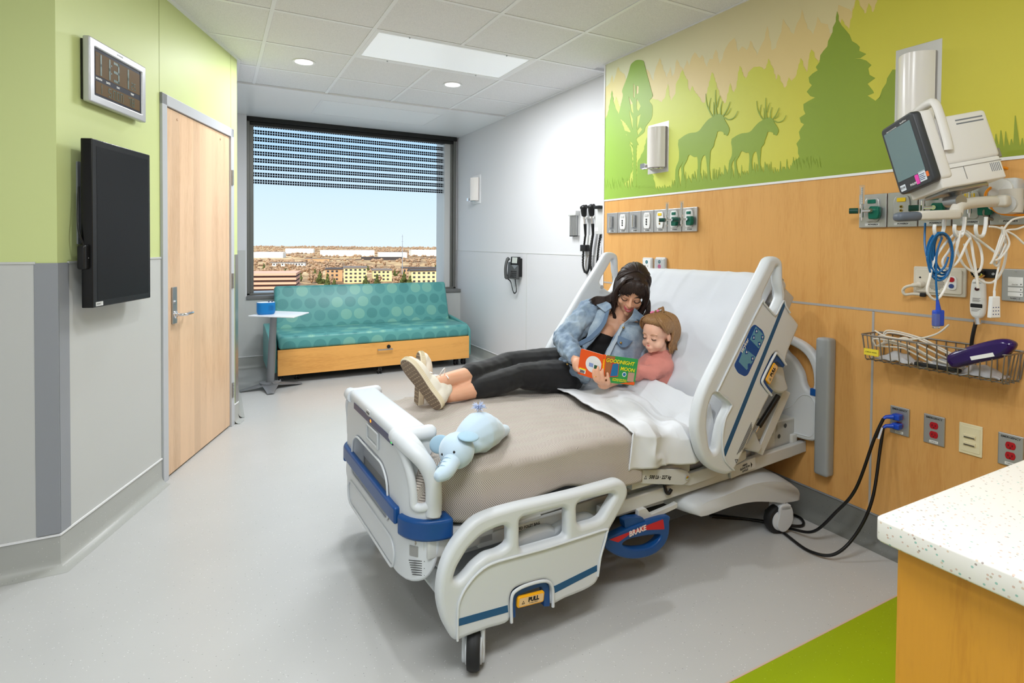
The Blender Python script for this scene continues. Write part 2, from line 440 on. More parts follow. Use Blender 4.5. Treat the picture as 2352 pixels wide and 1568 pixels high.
# wainscot, head wall panels
wn = MB(); zr = 1.272
wn.box((-3, A.y-.004, .14), (A.x-.07, A.y, zr))
wn.plate([[(.06, .14), (D0-.052, .14), (D0-.052, zr), (.06, zr)]], Mw @ Matrix.Translation((0, 0, .004)), .004)
wn.box((.155, YAP-.004, .12), (.2915, YAP, zr)); wn.box((.292, YAP-.004, .12), (XW-.004, YAP, .747))
struct(wn.build('trim_4', m_wains, org=O0))
struct(MB().box((XW-.004, 4.926, .14), (XW, 6.8, zr)).box((XW-.004, 3.5, .14), (XW, 4.922, zr)).build('trim_5', m_wainsw, org=O0))
cap = MB(); cap.box((-3, A.y-.008, zr), (A.x-.07, A.y, zr+.009))
cap.plate([[(.06, zr), (D0-.052, zr), (D0-.052, zr+.009), (.06, zr+.009)]], Mw @ Matrix.Translation((0, 0, .008)), .008)
cap.box((XW-.007, 3.5, zr), (XW, 6.8, zr+.006)); cap.box((XW-.007, 4.921, .14), (XW, 4.928, zr)); cap.box((.155, YAP-.007, zr), (.292, YAP, zr+.006))
struct(cap.build('trim_6', mat('panel_cap', (200, 201, 199), .4), org=O0))
# corner guards
gd = MB(); gd.plate([[(.0, .15), (.062, .15), (.062, zr+.004), (.0, zr+.004)]], Mw @ Matrix.Translation((0, 0, .006)), .006)
gd.box((A.x-.075, A.y-.007, .15), (A.x+.004, A.y, zr+.004))
struct(gd.build('trim_7', m_guard, org=O0, bevel=.002))
gd = MB(); gd.plate([[(DL-.055, .15), (DL+.003, .15), (DL+.003, zr), (DL-.055, zr)]], Mw @ Matrix.Translation((0, 0, .005)), .005)
gd.box((.150, 4.744, .15), (.156, 4.80, zr))
struct(gd.build('trim_8', m_metal, org=O0))
# seams in the green wall over the door
struct(MB().plate([[(D0-.049, 2.2), (D0-.046, 2.2), (D0-.046, ZC), (D0-.049, ZC)]], Mw @ Matrix.Translation((0, 0, .0008)), .001).plate([[(D1+.02, 2.2), (D1+.023, 2.2), (D1+.023, ZC), (D1+.02, ZC)]], Mw @ Matrix.Translation((0, 0, .0008)), .001).build('trim_9', mat('seam', (150, 160, 96), .6), org=O0))

# coved baseboards
def cove(name, pts, h=.14, m=m_cove, captop=True):
    """pts: wall foot line, room on the right-hand side when walking along it"""
    prof = [(.052, .0005), (.034, .004), (.02, .012), (.010, .026), (.006, .044), (.004, h), (0, h)]
    P = [V((p[0], p[1], 0)) for p in pts]; mb = MB(); cp = MB(); rows = []
    for i, p in enumerate(P):
        t1 = (P[i]-P[i-1]).normalized() if i else (P[1]-P[0]).normalized(); t2 = (P[i+1]-P[i]).normalized() if i < len(P)-1 else t1
        n1 = V((t1.y, -t1.x, 0)); n2 = V((t2.y, -t2.x, 0)); n = (n1+n2).normalized(); n = n/max(.3, n.dot(n1)); rows.append((p, n))
    def strip(q, prof):
        vs = [p+n*d+V((0, 0, z)) for p, n in rows for d, z in prof]; K = len(prof)
        q.add(vs, [(i*K+k, (i+1)*K+k, (i+1)*K+k+1, i*K+k+1) for i in range(len(P)-1) for k in range(K-1)])
    strip(mb, prof); strip(cp, [(.004, h), (.009, h), (.009, h+.008), (0, h+.008)])
    struct(mb.build(name, m, org=O0, smooth=True)); struct(cp.build(name, m_trimw if captop is True else captop, org=O0))
pt = lambda s: (A+dT*s)[:2]
cove('baseboard_left', [(-3, A.y), (A.x, A.y), pt(D0-.05)])
cove('baseboard_door', [pt(D1+.05), pt(DL)])
cove('baseboard_window', [(.152, 4.8), (.152, YAP), (XW, YAP), (XW, 3.5)], .125)
cove('baseboard_head', [(XM, 3.49), (XM, -2)], .146, floor_mat('speckled_cove_dark', (120, 122, 118), .45), m_guard)

# ================================================================== DOOR
dr = MB().plate([[(D0+.012, .012), (D1-.012, .012), (D1-.012, 2.135), (D0+.012, 2.135)]], Mw @ Matrix.Translation((0, 0, .0)), .045, .002)
ORGD = tuple(A+dT*D0)
# object coordinates of the door run along the wall, so that its grain stripes do too
me_door = dr.build('door_1', m_doorw, org=ORGD)
rotz = math.atan2(dT.y, dT.x)
me_door.data.transform(Matrix.Rotation(-rotz, 4, 'Z')); me_door.rotation_euler = (0, 0, rotz); struct(me_door); ORG[me_door] = A+dT*D0
fr = MB()
for lo, hi in (((D0-.045, 0), (D0+.010, 2.2)), ((D1-.010, 0), (D1+.045, 2.2)), ((D0-.045, 2.138), (D1+.045, 2.2))):
    fr.plate([[(lo[0], lo[1]), (hi[0], lo[1]), (hi[0], hi[1]), (lo[0], hi[1])]], Mw @ Matrix.Translation((0, 0, .014)), .13, .002)
struct(fr.build('door_1', m_frame, org=O0))
def on_door(px, py, off=0): return loc2(Mw, onp(px, py, A+dN*off, dN))
def door_part(mb, name, m, **kw):
    """part of the door: its mesh is turned into the door's own frame"""
    o = mb.build(name, m, None, org=ORG[me_door], **kw)
    o.data.transform(Matrix.Rotation(-rotz, 4, 'Z')); o.location = (0, 0, 0); o.parent = me_door; return o
a0 = on_door(389, 660); a1 = on_door(407, 741)
cx, cz = (a0[0]+a1[0])/2, (a0[1]+a1[1])/2
hp = door_part(MB().plate([rrect(.052, .215, .003, cx, cz)], Mw @ Matrix.Translation((0, 0, .01)), .01, .002), 'door_handle', m_metal, smooth=True)
lv = [Mw @ V(p) for p in crom([(cx, cz-.055, .008), (cx, cz-.055, .045), (cx+.015, cz-.055, .062), (cx+.05, cz-.055, .064), (cx+.1, cz-.055, .062), (cx+.125, cz-.055, .050), (cx+.128, cz-.055, .03)], 5)]
for q, nm in ((MB().tube(lv, .009, 12).lathe([(.022, 0), (.022, .008), (.012, .012)], Mw @ Matrix.Translation((cx, cz-.055, .008)), 24), 'lever'), (MB().cyl(Mw @ V((cx-.002, cz+.02, .008)), Mw @ V((cx-.002, cz+.02, .017)), .009), 'lock_cylinder')):
    o = door_part(q, nm, m_chrome, smooth=True); o.parent = hp
for k, z in enumerate((.27, 1.08, 1.84)):
    q = MB().plate([[(D1-.010, z-.055), (D1+.018, z-.055), (D1+.018, z+.055), (D1-.010, z+.055)]], Mw @ Matrix.Translation((0, 0, .017)), .003)
    for j in range(5): q.cyl(Mw @ V((D1+.003, z-.055+j*.0222, .02)), Mw @ V((D1+.003, z-.0342+j*.0222, .02)), .0075)
    door_part(q, 'hinge', m_metal, smooth=True)
for k, (px, py) in enumerate(((407, 275), (506, 319))):
    s_, z_ = on_door(px, py)
    door_part(MB().lathe([(.008, 0), (.007, .003), (.001, .0045)], Mw @ Matrix.Translation((s_, z_, 0)), 16), 'screw_cap', mat('tan_cap', (205, 170, 140), .4), smooth=True)

# ================================================================== WINDOW
wf = MB(); x0, x1, z0, z1 = .305, 2.765, .785, ZS
yf = YW-.06
for lo, hi in (((x0, yf, z0), (x0+.035, YW+.03, z1)), ((x0+.035, yf+.03, z0+.02), (x0+.075, YW+.05, z1)), ((x1-.035, yf, z0), (x1, YW+.03, z1)), ((x1-.06, yf+.03, z0), (x1-.035, YW+.05, z1)), ((x0, yf, z0-.004), (x1, YW+.05, z0+.018))):
    wf.box(lo, hi)
struct(wf.build('window_1', m_alu, org=O0, bevel=.003))
struct(MB().box((x0+.01, yf-.02, z1-.05), (x1, YW+.03, z1)).box((x0+.04, yf+.01, z1-.085), (x1-.03, YW+.03, z1-.05)).build('window_1', m_alud, org=O0, bevel=.003))
# exterior return beside the glass (pale) and mullion
struct(MB().box((2.630, YW+.0, z0), (x1-.03, YW+.30, z1)).box((x0, YW+.06, z0-.05), (x1, YW+.30, z0+.015)).build('window_1', mat('outer_reveal', (206, 206, 204), .5), org=O0))
# glass with a printed frit of small dark squares in paired rows
m_glass = bpy.data.materials.new('window_glass'); m_glass.use_nodes = True; t = m_glass.node_tree; t.nodes.clear()
g = NT.__new__(NT); g.m = m_glass; g.t = t
out = g.n('OutputMaterial'); tr_ = g.n('BsdfTransparent'); tr_.inputs[0].default_value = (.97, .985, .98, 1)
gl = g.n('BsdfGlossy'); gl.inputs['Roughness'].default_value = .01; fz = g.n('LayerWeight'); fz.inputs[0].default_value = .1
mx = g.n('MixShader'); g.l(g.math('MULTIPLY', fz.outputs['Fresnel'], .25), mx.inputs[0]); g.l(tr_.outputs[0], mx.inputs[1]); g.l(gl.outputs[0], mx.inputs[2])
df = g.n('BsdfDiffuse'); df.inputs[0].default_value = (.012, .013, .016, 1)
u = g.n('SeparateXYZ'); g.l(g.coord(), u.inputs[0]); P_ = .0262
fx = g.math('FRACT', g.math('DIVIDE', u.outputs[0], P_)); zz = g.math('DIVIDE', g.math('SUBTRACT', 2.70, u.outputs[2]), P_)
fz2 = g.math('FRACT', zz); row = g.math('MODULO', g.math('FLOOR', zz), 3)
on = g.math('MULTIPLY', g.math('GREATER_THAN', fx, .2), g.math('GREATER_THAN', fz2, .2))
on = g.math('MULTIPLY', on, g.math('LESS_THAN', row, 1.5)); on = g.math('MULTIPLY', on, g.math('LESS_THAN', zz, 26.0))
mx2 = g.n('MixShader'); g.l(on, mx2.inputs[0]); g.l(mx.outputs[0], mx2.inputs[1]); g.l(df.outputs[0], mx2.inputs[2]); g.l(mx2.outputs[0], out.inputs[0])
struct(MB().box((x0+.03, YW+.056, z0), (2.632, YW+.060, z1)).build('window_1', m_glass, org=O0))
sl_ = MB().box((.300, YAP-.022, .745), (XW-.002, YW-.02, .785), bev=.004)
struct(sl_.build('trim_10', mat('window_sill', (118, 118, 116), .35), org=O0, smooth=True))

# ================================================================== CEILING FIXTURES
m_lamp = mat('lamp_diffuser', (255, 255, 255), .4, emit=(255, 252, 245), es=1.3)
dl_where = ['round recessed ceiling light on the left, nearer the green door wall', 'round recessed ceiling light on the right, over the white wall side']
for k, (x, y, _w) in enumerate(LIGHTS_DOWN):
    if k > 1: lab = None
    t_ = thing('recessed_light', dl_where[k] if k < 2 else ['','','round recessed ceiling light out of view near the foot of the bed','round recessed ceiling light out of view at the far left','round recessed ceiling light out of view over the sink counter'][k], 'ceiling light', (x, y, ZC), 'round recessed ceiling lights')
    MB().lathe([(.066, 0), (.083, -.002), (.083, .003), (.066, .003)], Matrix.Translation((x, y, ZC)), 32, caps=False).build('trim_ring', m_trimw, t_, smooth=True)
    MB().lathe([(.066, 0), (.03, 0), (.001, 0)], Matrix.Translation((x, y, ZC-.001)), 32, caps=False).build('lens', m_lamp, t_)
m_prism = mat('prismatic_lens', (235, 238, 240), .28, emit=(235, 240, 245), es=.25); g = NT(m_prism)
cc = g.coord((60, 60, 60), (0, 0, PI/4)); g.bump(g.noise(cc, 2, 1), .2, .001)
def troffer(x0, x1, y0, y1, label, z=ZC, m=m_prism):
    t_ = thing('ceiling_troffer', label, 'ceiling light', ((x0+x1)/2, (y0+y1)/2, z))
    f = MB(); w = .03
    f.box((x0+.012, y0+.012, z-.001), (x0+.012+w, y1-.012, z+.02)).box((x1-.012-w, y0+.012, z-.001), (x1-.012, y1-.012, z+.02)).box((x0+.04, y0+.012, z-.001), (x1-.04, y0+.012+w, z+.02)).box((x0+.04, y1-.012-w, z-.001), (x1-.04, y1-.012, z+.02))
    f.build('frame', m_trimw, t_, bevel=.003)
    MB().box((x0+.04, y0+.04, z+.004), (x1-.04, y1-.04, z+.008)).build('lens', m, t_)
    for sx in (.2, .8):
        for yy in (y0+.027, y1-.027):
            MB().lathe([(.006, 0), (.006, -.006), (.003, -.008)], Matrix.Translation((lerp(x0, x1, sx), yy, z)), 12).build('latch', m_metal, t_, smooth=True)
    return t_
troffer(.913, 2.133, 3.635, 4.24, 'large rectangular ceiling light with clear prismatic lens between the ceiling tiles')
for k, (x, y, _w) in enumerate(FILL_TROFF): troffer(x-.6, x+.6, y-.3, y+.3, ['rectangular ceiling light out of view at the far left behind the camera', 'rectangular ceiling light out of view between the sink and the bed foot'][k], ZC-.004)  # housings for the added, unseen fill lamps
pa = MB().plate([[(.905, -5.63), (2.16, -5.63), (2.16, -6.265), (.905, -6.265)], [(.925, -5.65), (.925, -6.245), (2.14, -6.245), (2.14, -5.65)]], PZd(ZS-.003), .003)
ap = thing('access_panel', 'flat white access panel in the soffit over the window', 'access panel', (1.53, 5.95, ZS))
pa.build('frame', m_trimw, ap); MB().box((.927, 5.652, ZS-.0015), (2.138, 6.243, ZS-.0005)).build('panel', mat('panel_white', (238, 238, 238), .6), ap)
# ================================================================== HEAD WALL: maple panels, trims, printed mural
MH = PX(XM)
def mx_(px, py, off=0): return loc2(MH, onx(px, py, XM-off))
ZM = 1.706; yE = -3.492
hw = MB()
hw.plate([[(yE+.012, 1.084), (1.95, 1.084), (1.95, ZM-.004), (yE+.012, ZM-.004)]], MH @ Matrix.Translation((0, 0, .010)), .010)
hw.plate([[(-1.470, .155), (1.95, .155), (1.95, 1.075), (-1.470, 1.075)]], MH @ Matrix.Translation((0, 0, .010)), .010)
hw.plate([[(yE+.012, .155), (-1.478, .155), (-1.478, 1.075), (yE+.012, 1.075)]], MH @ Matrix.Translation((0, 0, .010)), .010)
struct(hw.build('wall_head', m_maple, org=O0))
tt = MB()
tt.plate([[(yE+.004, ZM-.006), (1.95, ZM-.006), (1.95, ZM+.006), (yE+.004, ZM+.006)]], MH @ Matrix.Translation((0, 0, .014)), .012)
tt.plate([[(yE, .15), (yE+.014, .15), (yE+.014, ZC), (yE, ZC)]], MH @ Matrix.Translation((0, 0, .016)), .016)
struct(tt.build('trim_11', m_trimw, org=O0))
t2 = MB()
t2.plate([[(yE+.01, 1.074), (1.95, 1.074), (1.95, 1.085), (yE+.01, 1.085)]], MH @ Matrix.Translation((0, 0, .0115)), .010)
t2.plate([[(-1.479, .15), (-1.469, .15), (-1.469, 1.076), (-1.479, 1.076)]], MH @ Matrix.Translation((0, 0, .0115)), .010)
struct(t2.build('trim_12', mat('panel_joint', (172, 168, 164), .35), org=O0))

# mural print: a flat printed panel, its silhouettes cut as thin films on the panel
mural = thing('mural', 'green and cream printed forest mural with two antlered moose on the head wall', 'mural', onx(1388, 461, XM))
def pr_mat(name, stops, rough=.45):
    m = mat(name, (200, 200, 120), rough); g = NT(m); c = g.n('TexCoord'); sp = g.n('SeparateXYZ')
    ge = g.n('NewGeometry'); g.l(ge.outputs['Position'], sp.inputs[0])
    f = g.math('DIVIDE', g.math('SUBTRACT', 3.49, sp.outputs[1]), 3.0)
    g.base(g.ramp(f, [(p, lin(c_)) for p, c_ in stops])); return m
m_mb = pr_mat('mural_sky', [(0, (222, 224, 190)), (.35, (226, 216, 176)), (.55, (222, 208, 160)), (1, (226, 208, 150))])
m_mt = pr_mat('mural_far_trees', [(0, (226, 214, 146)), (.3, (230, 208, 150)), (.6, (226, 200, 138)), (1, (224, 200, 120))])
m_ml = pr_mat('mural_mid_trees', [(0, (206, 216, 110)), (.3, (206, 214, 82)), (.55, (208, 202, 74)), (.8, (208, 198, 66)), (1, (204, 194, 66))])
m_md = pr_mat('mural_near_trees', [(0, (150, 188, 74)), (.25, (142, 172, 58)), (.6, (138, 160, 50)), (1, (142, 150, 44))])
def mc(x, y): return mx_(1380+x/3.36, y/3.36)
ZT = ZC-.001
L0 = -3.478
film = lambda k: MH @ Matrix.Translation((0, 0, .010+.0006*k))
MB().plate([[(L0, ZM+.006), (1.95, ZM+.006), (1.95, ZT), (L0, ZT)]], film(0), .0098).build('printed_panel', m_mb, mural)
def clampz(pts): return [(max(a, L0), min(max(z, ZM+.006), ZT)) for a, z in pts]
rj = random.Random(3)
def jag(pts, amp=.006, step=.016, droop=True):
    """conifer-like ragged edge between the traced points"""
    out = []
    for i in range(len(pts)-1):
        a = V((*pts[i], 0)); b = V((*pts[i+1], 0)); L = (b-a).length; n = max(1, int(L/step)); d = (b-a)/max(L, 1e-6); nn = V((-d.y, d.x, 0))
        for k in range(n):
            p = a.lerp(b, k/n)
            if k: p = p+nn*(amp if k % 2 else -amp*.6)*rj.uniform(.4, 1.3)+V((0, -amp*.5 if k % 2 else amp*.3, 0))
            out.append((p.x, p.y))
    out.append(pts[-1]); return out
tan = [(35, 690), (80, 640), (95, 580), (105, 640), (130, 560), (143, 515), (155, 550), (190, 570), (200, 610), (230, 600), (300, 500), (370, 540), (385, 560), (415, 640), (430, 540), (463, 450), (495, 545), (520, 600), (545, 520), (560, 590), (580, 560), (595, 460), (620, 510), (650, 540), (675, 465), (690, 510), (705, 460), (735, 405), (760, 440), (775, 450), (790, 425), (820, 500), (830, 520), (850, 455), (875, 460), (897, 385), (920, 460), (925, 510), (950, 450), (975, 370), (1000, 330), (1040, 295), (1055, 360), (1070, 400), (1100, 360), (1135, 390), (1150, 370), (1165, 315), (1195, 380), (1215, 430), (1235, 380), (1260, 330), (1280, 290), (1295, 205), (1310, 290), (1320, 360), (1330, 390), (1365, 370), (1385, 290), (1410, 230), (1417, 150), (1440, 190), (1475, 250), (1500, 265), (1515, 210), (1550, 140), (1562, 80), (1585, 160), (1600, 220), (1650, 270), (1670, 200), (1685, 135), (1710, 180), (1760, 190), (1765, 260), (1800, 260), (1835, 150), (1845, 40), (1890, 60), (1950, 100), (1990, -60)]
lime = [(35, 910), (110, 830), (125, 745), (150, 820), (200, 830), (300, 780), (400, 760), (440, 770), (480, 790), (510, 740), (527, 650), (535, 730), (555, 780), (575, 740), (600, 700), (590, 650), (620, 590), (640, 540), (655, 580), (680, 630), (670, 660), (690, 690), (700, 710), (715, 665), (740, 720), (770, 750), (790, 790), (810, 810), (835, 700), (850, 650), (868, 560), (890, 620), (910, 680), (930, 740), (960, 800), (980, 790), (1000, 700), (1008, 645), (1025, 700), (1045, 720), (1060, 650), (1075, 580), (1083, 510), (1105, 580), (1130, 620), (1150, 560), (1190, 520), (1235, 515), (1270, 540), (1290, 520), (1305, 455), (1330, 510), (1350, 600), (1365, 640), (1378, 575), (1400, 630), (1430, 680), (1455, 650), (1462, 600), (1480, 640), (1510, 600), (1530, 560), (1553, 450), (1580, 520), (1600, 580), (1620, 480), (1637, 385), (1665, 450), (1690, 490), (1750, 400), (1820, 260), (1860, 200), (1870, 150), (1890, 190), (1930, 230), (1960, 100), (1985, -10), (2020, 60), (2040, 110), (2065, 100), (2080, 30), (2110, 100), (2130, 60), (2150, -20), (2250, -40)]
def skyline(top, k, mb=None, right=None):
    """film filled from a traced skyline down to the trim"""
    t_ = clampz(top)
    if right is not None: t_ = t_+[(right, t_[-1][1])]
    mb = mb or MB(); M = film(k); a0 = max(L0, min(p[0] for p in t_)); a1 = max(p[0] for p in t_); st_ = .0025; n = int((a1-a0)/st_)
    H = [ZM+.006]*(n+1)
    for (xa, za), (xb, zb) in zip(t_, t_[1:]):
        if xb < xa: xa, za, xb, zb = xb, zb, xa, za
        for i in range(max(0, int((xa-a0)/st_)), min(n, int((xb-a0)/st_)+1)+1):
            x = min(max(a0+i*st_, xa), xb); z = za if xb-xa < 1e-7 else lerp(za, zb, (x-xa)/(xb-xa)); H[i] = max(H[i], z) if abs(a0+i*st_-x) < st_ else H[i]
    vs = [M @ V((a0+i*st_, z, 0)) for i in range(n+1) for z in (ZM+.006, H[i])]
    mb.add(vs, [(2*i, 2*i+2, 2*i+3, 2*i+1) for i in range(n) if H[i] > ZM+.007 or H[i+1] > ZM+.007])
    return mb
skyline(jag([mc(*p) for p in tan], .005, .02), 1, right=1.95).build('far_tree_print', m_mt, mural)
skyline(jag([mc(*p) for p in lime], .006, .014), 2, right=1.95).build('middle_tree_print', m_ml, mural)
dk = MB()
# left spruce and the tall rounded tree with its trunk, holes left between the branches
dk.plate([jag([mc(*p) for p in [(30, 940), (60, 890), (78, 800), (95, 700), (112, 800), (130, 850), (150, 890), (190, 1000), (225, 1080), (250, 1180), (255, 1290), (235, 1370), (190, 1420), (150, 1450), (35, 1470), (30, 940)]], .006, .02)], film(3), .0008)
tree = [(262, 480), (290, 465), (335, 470), (348, 500), (365, 570), (385, 640), (400, 700), (410, 745), (385, 780), (408, 820), (405, 900), (385, 940), (355, 980), (345, 1020), (310, 1050), (285, 1075), (300, 1120), (285, 1150), (283, 1470), (258, 1470), (258, 1150), (235, 1110), (215, 1050), (195, 1010), (240, 1020), (200, 950), (150, 900), (158, 840), (180, 740), (175, 700), (205, 620), (225, 560), (240, 505)]
hole1 = [(262, 640), (268, 680), (272, 760), (262, 800), (235, 740), (222, 765), (255, 850), (245, 890), (215, 830), (240, 790), (225, 745), (262, 780)]
tq = crom2([mc(*p) for p in tree], 4)
holes = [[mc(*p) for p in h] for h in ([(262, 645), (270, 660), (271, 760), (262, 750)], [(286, 660), (302, 670), (300, 720), (284, 730)], [(225, 745), (256, 800), (262, 880), (245, 860), (236, 800)], [(288, 760), (318, 820), (300, 860), (286, 840)], [(228, 850), (258, 920), (256, 1000), (243, 940)], [(290, 900), (318, 880), (300, 960), (288, 1000)], [(290, 1010), (312, 980), (330, 1000), (296, 1045)], [(236, 1090), (256, 1110), (256, 1140), (240, 1120)])]
dk.plate([jag(tq+[tq[0]], .004, .012)]+[h for h in holes], film(4), .0008)
# lower trees left and right of that trunk
dk.plate([jag([mc(*p) for p in [(285, 1470), (290, 1260), (345, 1150), (365, 1060), (385, 1150), (395, 1300), (425, 1400), (430, 1450), (400, 1470), (285, 1470)]], .006, .02)], film(3), .0008)
# big spruce
big = [(1835, 90), (1846, 160), (1870, 200), (1905, 240), (1930, 270), (1950, 320), (2010, 365), (2005, 395), (2060, 420), (1970, 455), (2060, 470), (2100, 505), (2075, 530), (2085, 580), (2130, 605), (2070, 650), (2110, 700), (2120, 720), (2070, 740), (2130, 780), (2175, 740), (2200, 700), (2155, 770), (2170, 730), (2250, 560), (2262, 540), (2290, 540), (2290, 900), (2240, 1000), (2190, 1040), (2200, 1100), (2260, 1080), (2900, 1080), (2900, 1500), (1600, 1500), (1560, 1310), (1500, 1280), (1490, 1250), (1545, 1215), (1520, 1110), (1550, 1070), (1540, 1020), (1580, 960), (1545, 910), (1590, 880), (1575, 805), (1665, 755), (1600, 710), (1640, 660), (1615, 600), (1685, 545), (1670, 520), (1700, 480), (1705, 430), (1760, 360), (1765, 320), (1800, 250), (1825, 170), (1835, 90)]
dk.plate([jag(clampz([mc(*p) for p in big]), .006, .022)], film(3), .0008)
# ground with grass blades along the traced rise
gr = [(30, 1450), (130, 1455), (250, 1450), (430, 1455), (590, 1440), (680, 1410), (760, 1395), (850, 1390), (900, 1395), (960, 1350), (1000, 1330), (1040, 1360), (1120, 1370), (1160, 1335), (1250, 1330), (1330, 1335), (1430, 1320), (1480, 1300), (1560, 1300), (1700, 1290), (2900, 1250)]
gp = []
for i in range(len(gr)-1):
    a, b = gr[i], gr[i+1]; n = max(1, int((b[0]-a[0])/9))
    for k in range(n):
        x = lerp(a[0], b[0], k/n); y = lerp(a[1], b[1], k/n); h = rj.uniform(15, 95)*(.25 if 250 < x < 560 else 1)*(0 if x > 1700 else 1)
        gp += [mc(x, y+rj.uniform(0, 18)), mc(x+rj.uniform(-4, 8), y-h)]
gp.append(mc(*gr[-1]))
skyline(gp, 5, dk, 1.95)
# grass right of the monitor
g2 = []
for i in range(26):
    px = 2262+i*12; g2 += [mx_(px, 345-(8 if i % 2 else 0)), mx_(px+rj.uniform(2, 8), rj.uniform(262, 322))]
skyline(g2, 4, dk)
dk.build('near_tree_print', m_md, mural)
moose = [(610, 1095), (612, 1080), (625, 1070), (660, 1045), (700, 1028), (745, 1022), (775, 1005), (805, 965), (840, 925), (870, 905), (890, 885), (925, 880), (955, 893), (962, 915), (985, 955), (1000, 985), (1003, 1010), (990, 1045), (975, 1045), (970, 1033), (962, 1042), (955, 1020), (915, 1015), (905, 1050), (890, 1090), (882, 1130), (858, 1165), (855, 1215), (850, 1280), (852, 1340), (858, 1385), (838, 1385), (832, 1300), (820, 1205), (800, 1208), (785, 1250), (780, 1320), (776, 1395), (757, 1395), (760, 1310), (757, 1215), (730, 1212), (693, 1195), (675, 1240), (650, 1290), (655, 1350), (668, 1445), (645, 1445), (636, 1350), (632, 1290), (648, 1245), (632, 1275), (612, 1320), (605, 1445), (588, 1445), (588, 1310), (612, 1240), (615, 1170), (608, 1120)]
ant = [([(878, 905), (850, 860), (828, 800), (821, 725)], 9), ([(846, 850), (851, 800), (861, 757)], 6), ([(884, 895), (884, 830), (882, 790)], 8), ([(905, 890), (899, 830), (896, 760), (898, 695)], 9), ([(908, 830), (918, 780), (932, 740)], 6), ([(935, 885), (938, 830), (949, 783)], 8), ([(958, 895), (988, 845), (1011, 787)], 8), ([(975, 890), (1000, 868), (1015, 835)], 6), ([(962, 908), (1000, 925), (1045, 905), (1070, 858)], 9)]
def moose_print(T, name):
    mb = MB(); pl = lambda p: mc(*T(p))
    mb.plate([crom2([pl(p) for p in moose], 3)], film(6), .0008)
    for k, (ln, w) in enumerate(ant):
        c_ = crom(ln, 5); L_ = []; R_ = []
        for i, p in enumerate(c_):
            d = (c_[min(i+1, len(c_)-1)]-c_[max(i-1, 0)]).normalized(); n = V((-d.y, d.x, 0)); ww = w*(1-.75*i/(len(c_)-1))*.6
            L_.append(p+n*ww); R_.append(p-n*ww)
        mb.plate([[pl((p.x, p.y)) for p in L_+R_[::-1]]], film(7+k*.3), .0008)
    return mb.build(name, m_md, mural)
moose_print(lambda p: p, 'moose_print')
moose_print(lambda p: (1000+(p[0]-588)*.923, 757+(p[1]-695)*.82), 'moose_print')

# ================================================================== WALL SCONCES
m_frost = mat('frosted_diffuser', (228, 224, 220), .2, emit=(255, 240, 225), es=.06)
m_plate = mat('brushed_back_plate', (196, 194, 190), .4, metal=.5)
def sconce(M, w, h, label, clip=True, m_p=m_plate):
    """M: plane at wall, origin at plate centre"""
    s_ = thing('wall_sconce', label, 'wall lamp', M.translation)
    MB().plate([rrect(w, h, .002)], M @ Matrix.Translation((0, 0, .012)), .012, .001).build('back_plate', m_p, s_)
    dw, dh_ = w*.80, h*.80; K = 18; vs = MB()
    def fn(u, v): return M @ V((-dw/2+dw*u, -dh_/2+dh_*v, .022+.065*math.sin(PI*u)**.75))
    vs.grid(fn, K, 4, .003)
    for v in (0, 1):   # end caps
        vs.add([fn(i/K, v) for i in range(K+1)]+[M @ V((-dw/2+dw*i/K, -dh_/2+dh_*v, .012)) for i in range(K+1)], [(i, i+1, K+2+i, K+1+i) for i in range(K)])
    vs.build('diffuser', m_frost, s_, smooth=True)
    if clip:
        q = MB()
        for zz in (-dh_/2-.006,):
            q.plate([rrect(.045, .035, .002, -dw/2+.02, zz+.02)], M @ Matrix.Translation((0, 0, .095)), .006)
            q.tube([M @ V(p) for p in crom([(-dw/2+.02, zz, .09), (0, zz, .085), (dw/2-.02, zz, .04), (dw/2-.02, zz, .012)], 5)], .006, 8)
            q.plate([rrect(.03, .03, .002, -dw/2+.02, zz+.02)], M @ Matrix.Translation((0, 0, .09)), .04)
        q.build('clip', m_chrome, s_, smooth=True)
    return s_
sconce(tr(MH, -2.893, 2.022, .0), .20, .335, 'small curved wall lamp on the mural, left of the moose')
o_ = sconce(tr(MH, -1.312, 2.0, .0), .178, .46, 'tall curved wall lamp high on the mural above the patient monitor', False)
sconce(tr(PX(XW), -6.16, 2.018, 0), .22, .34, 'small curved wall lamp alone on the white wall beside the window', True, m_trimw)
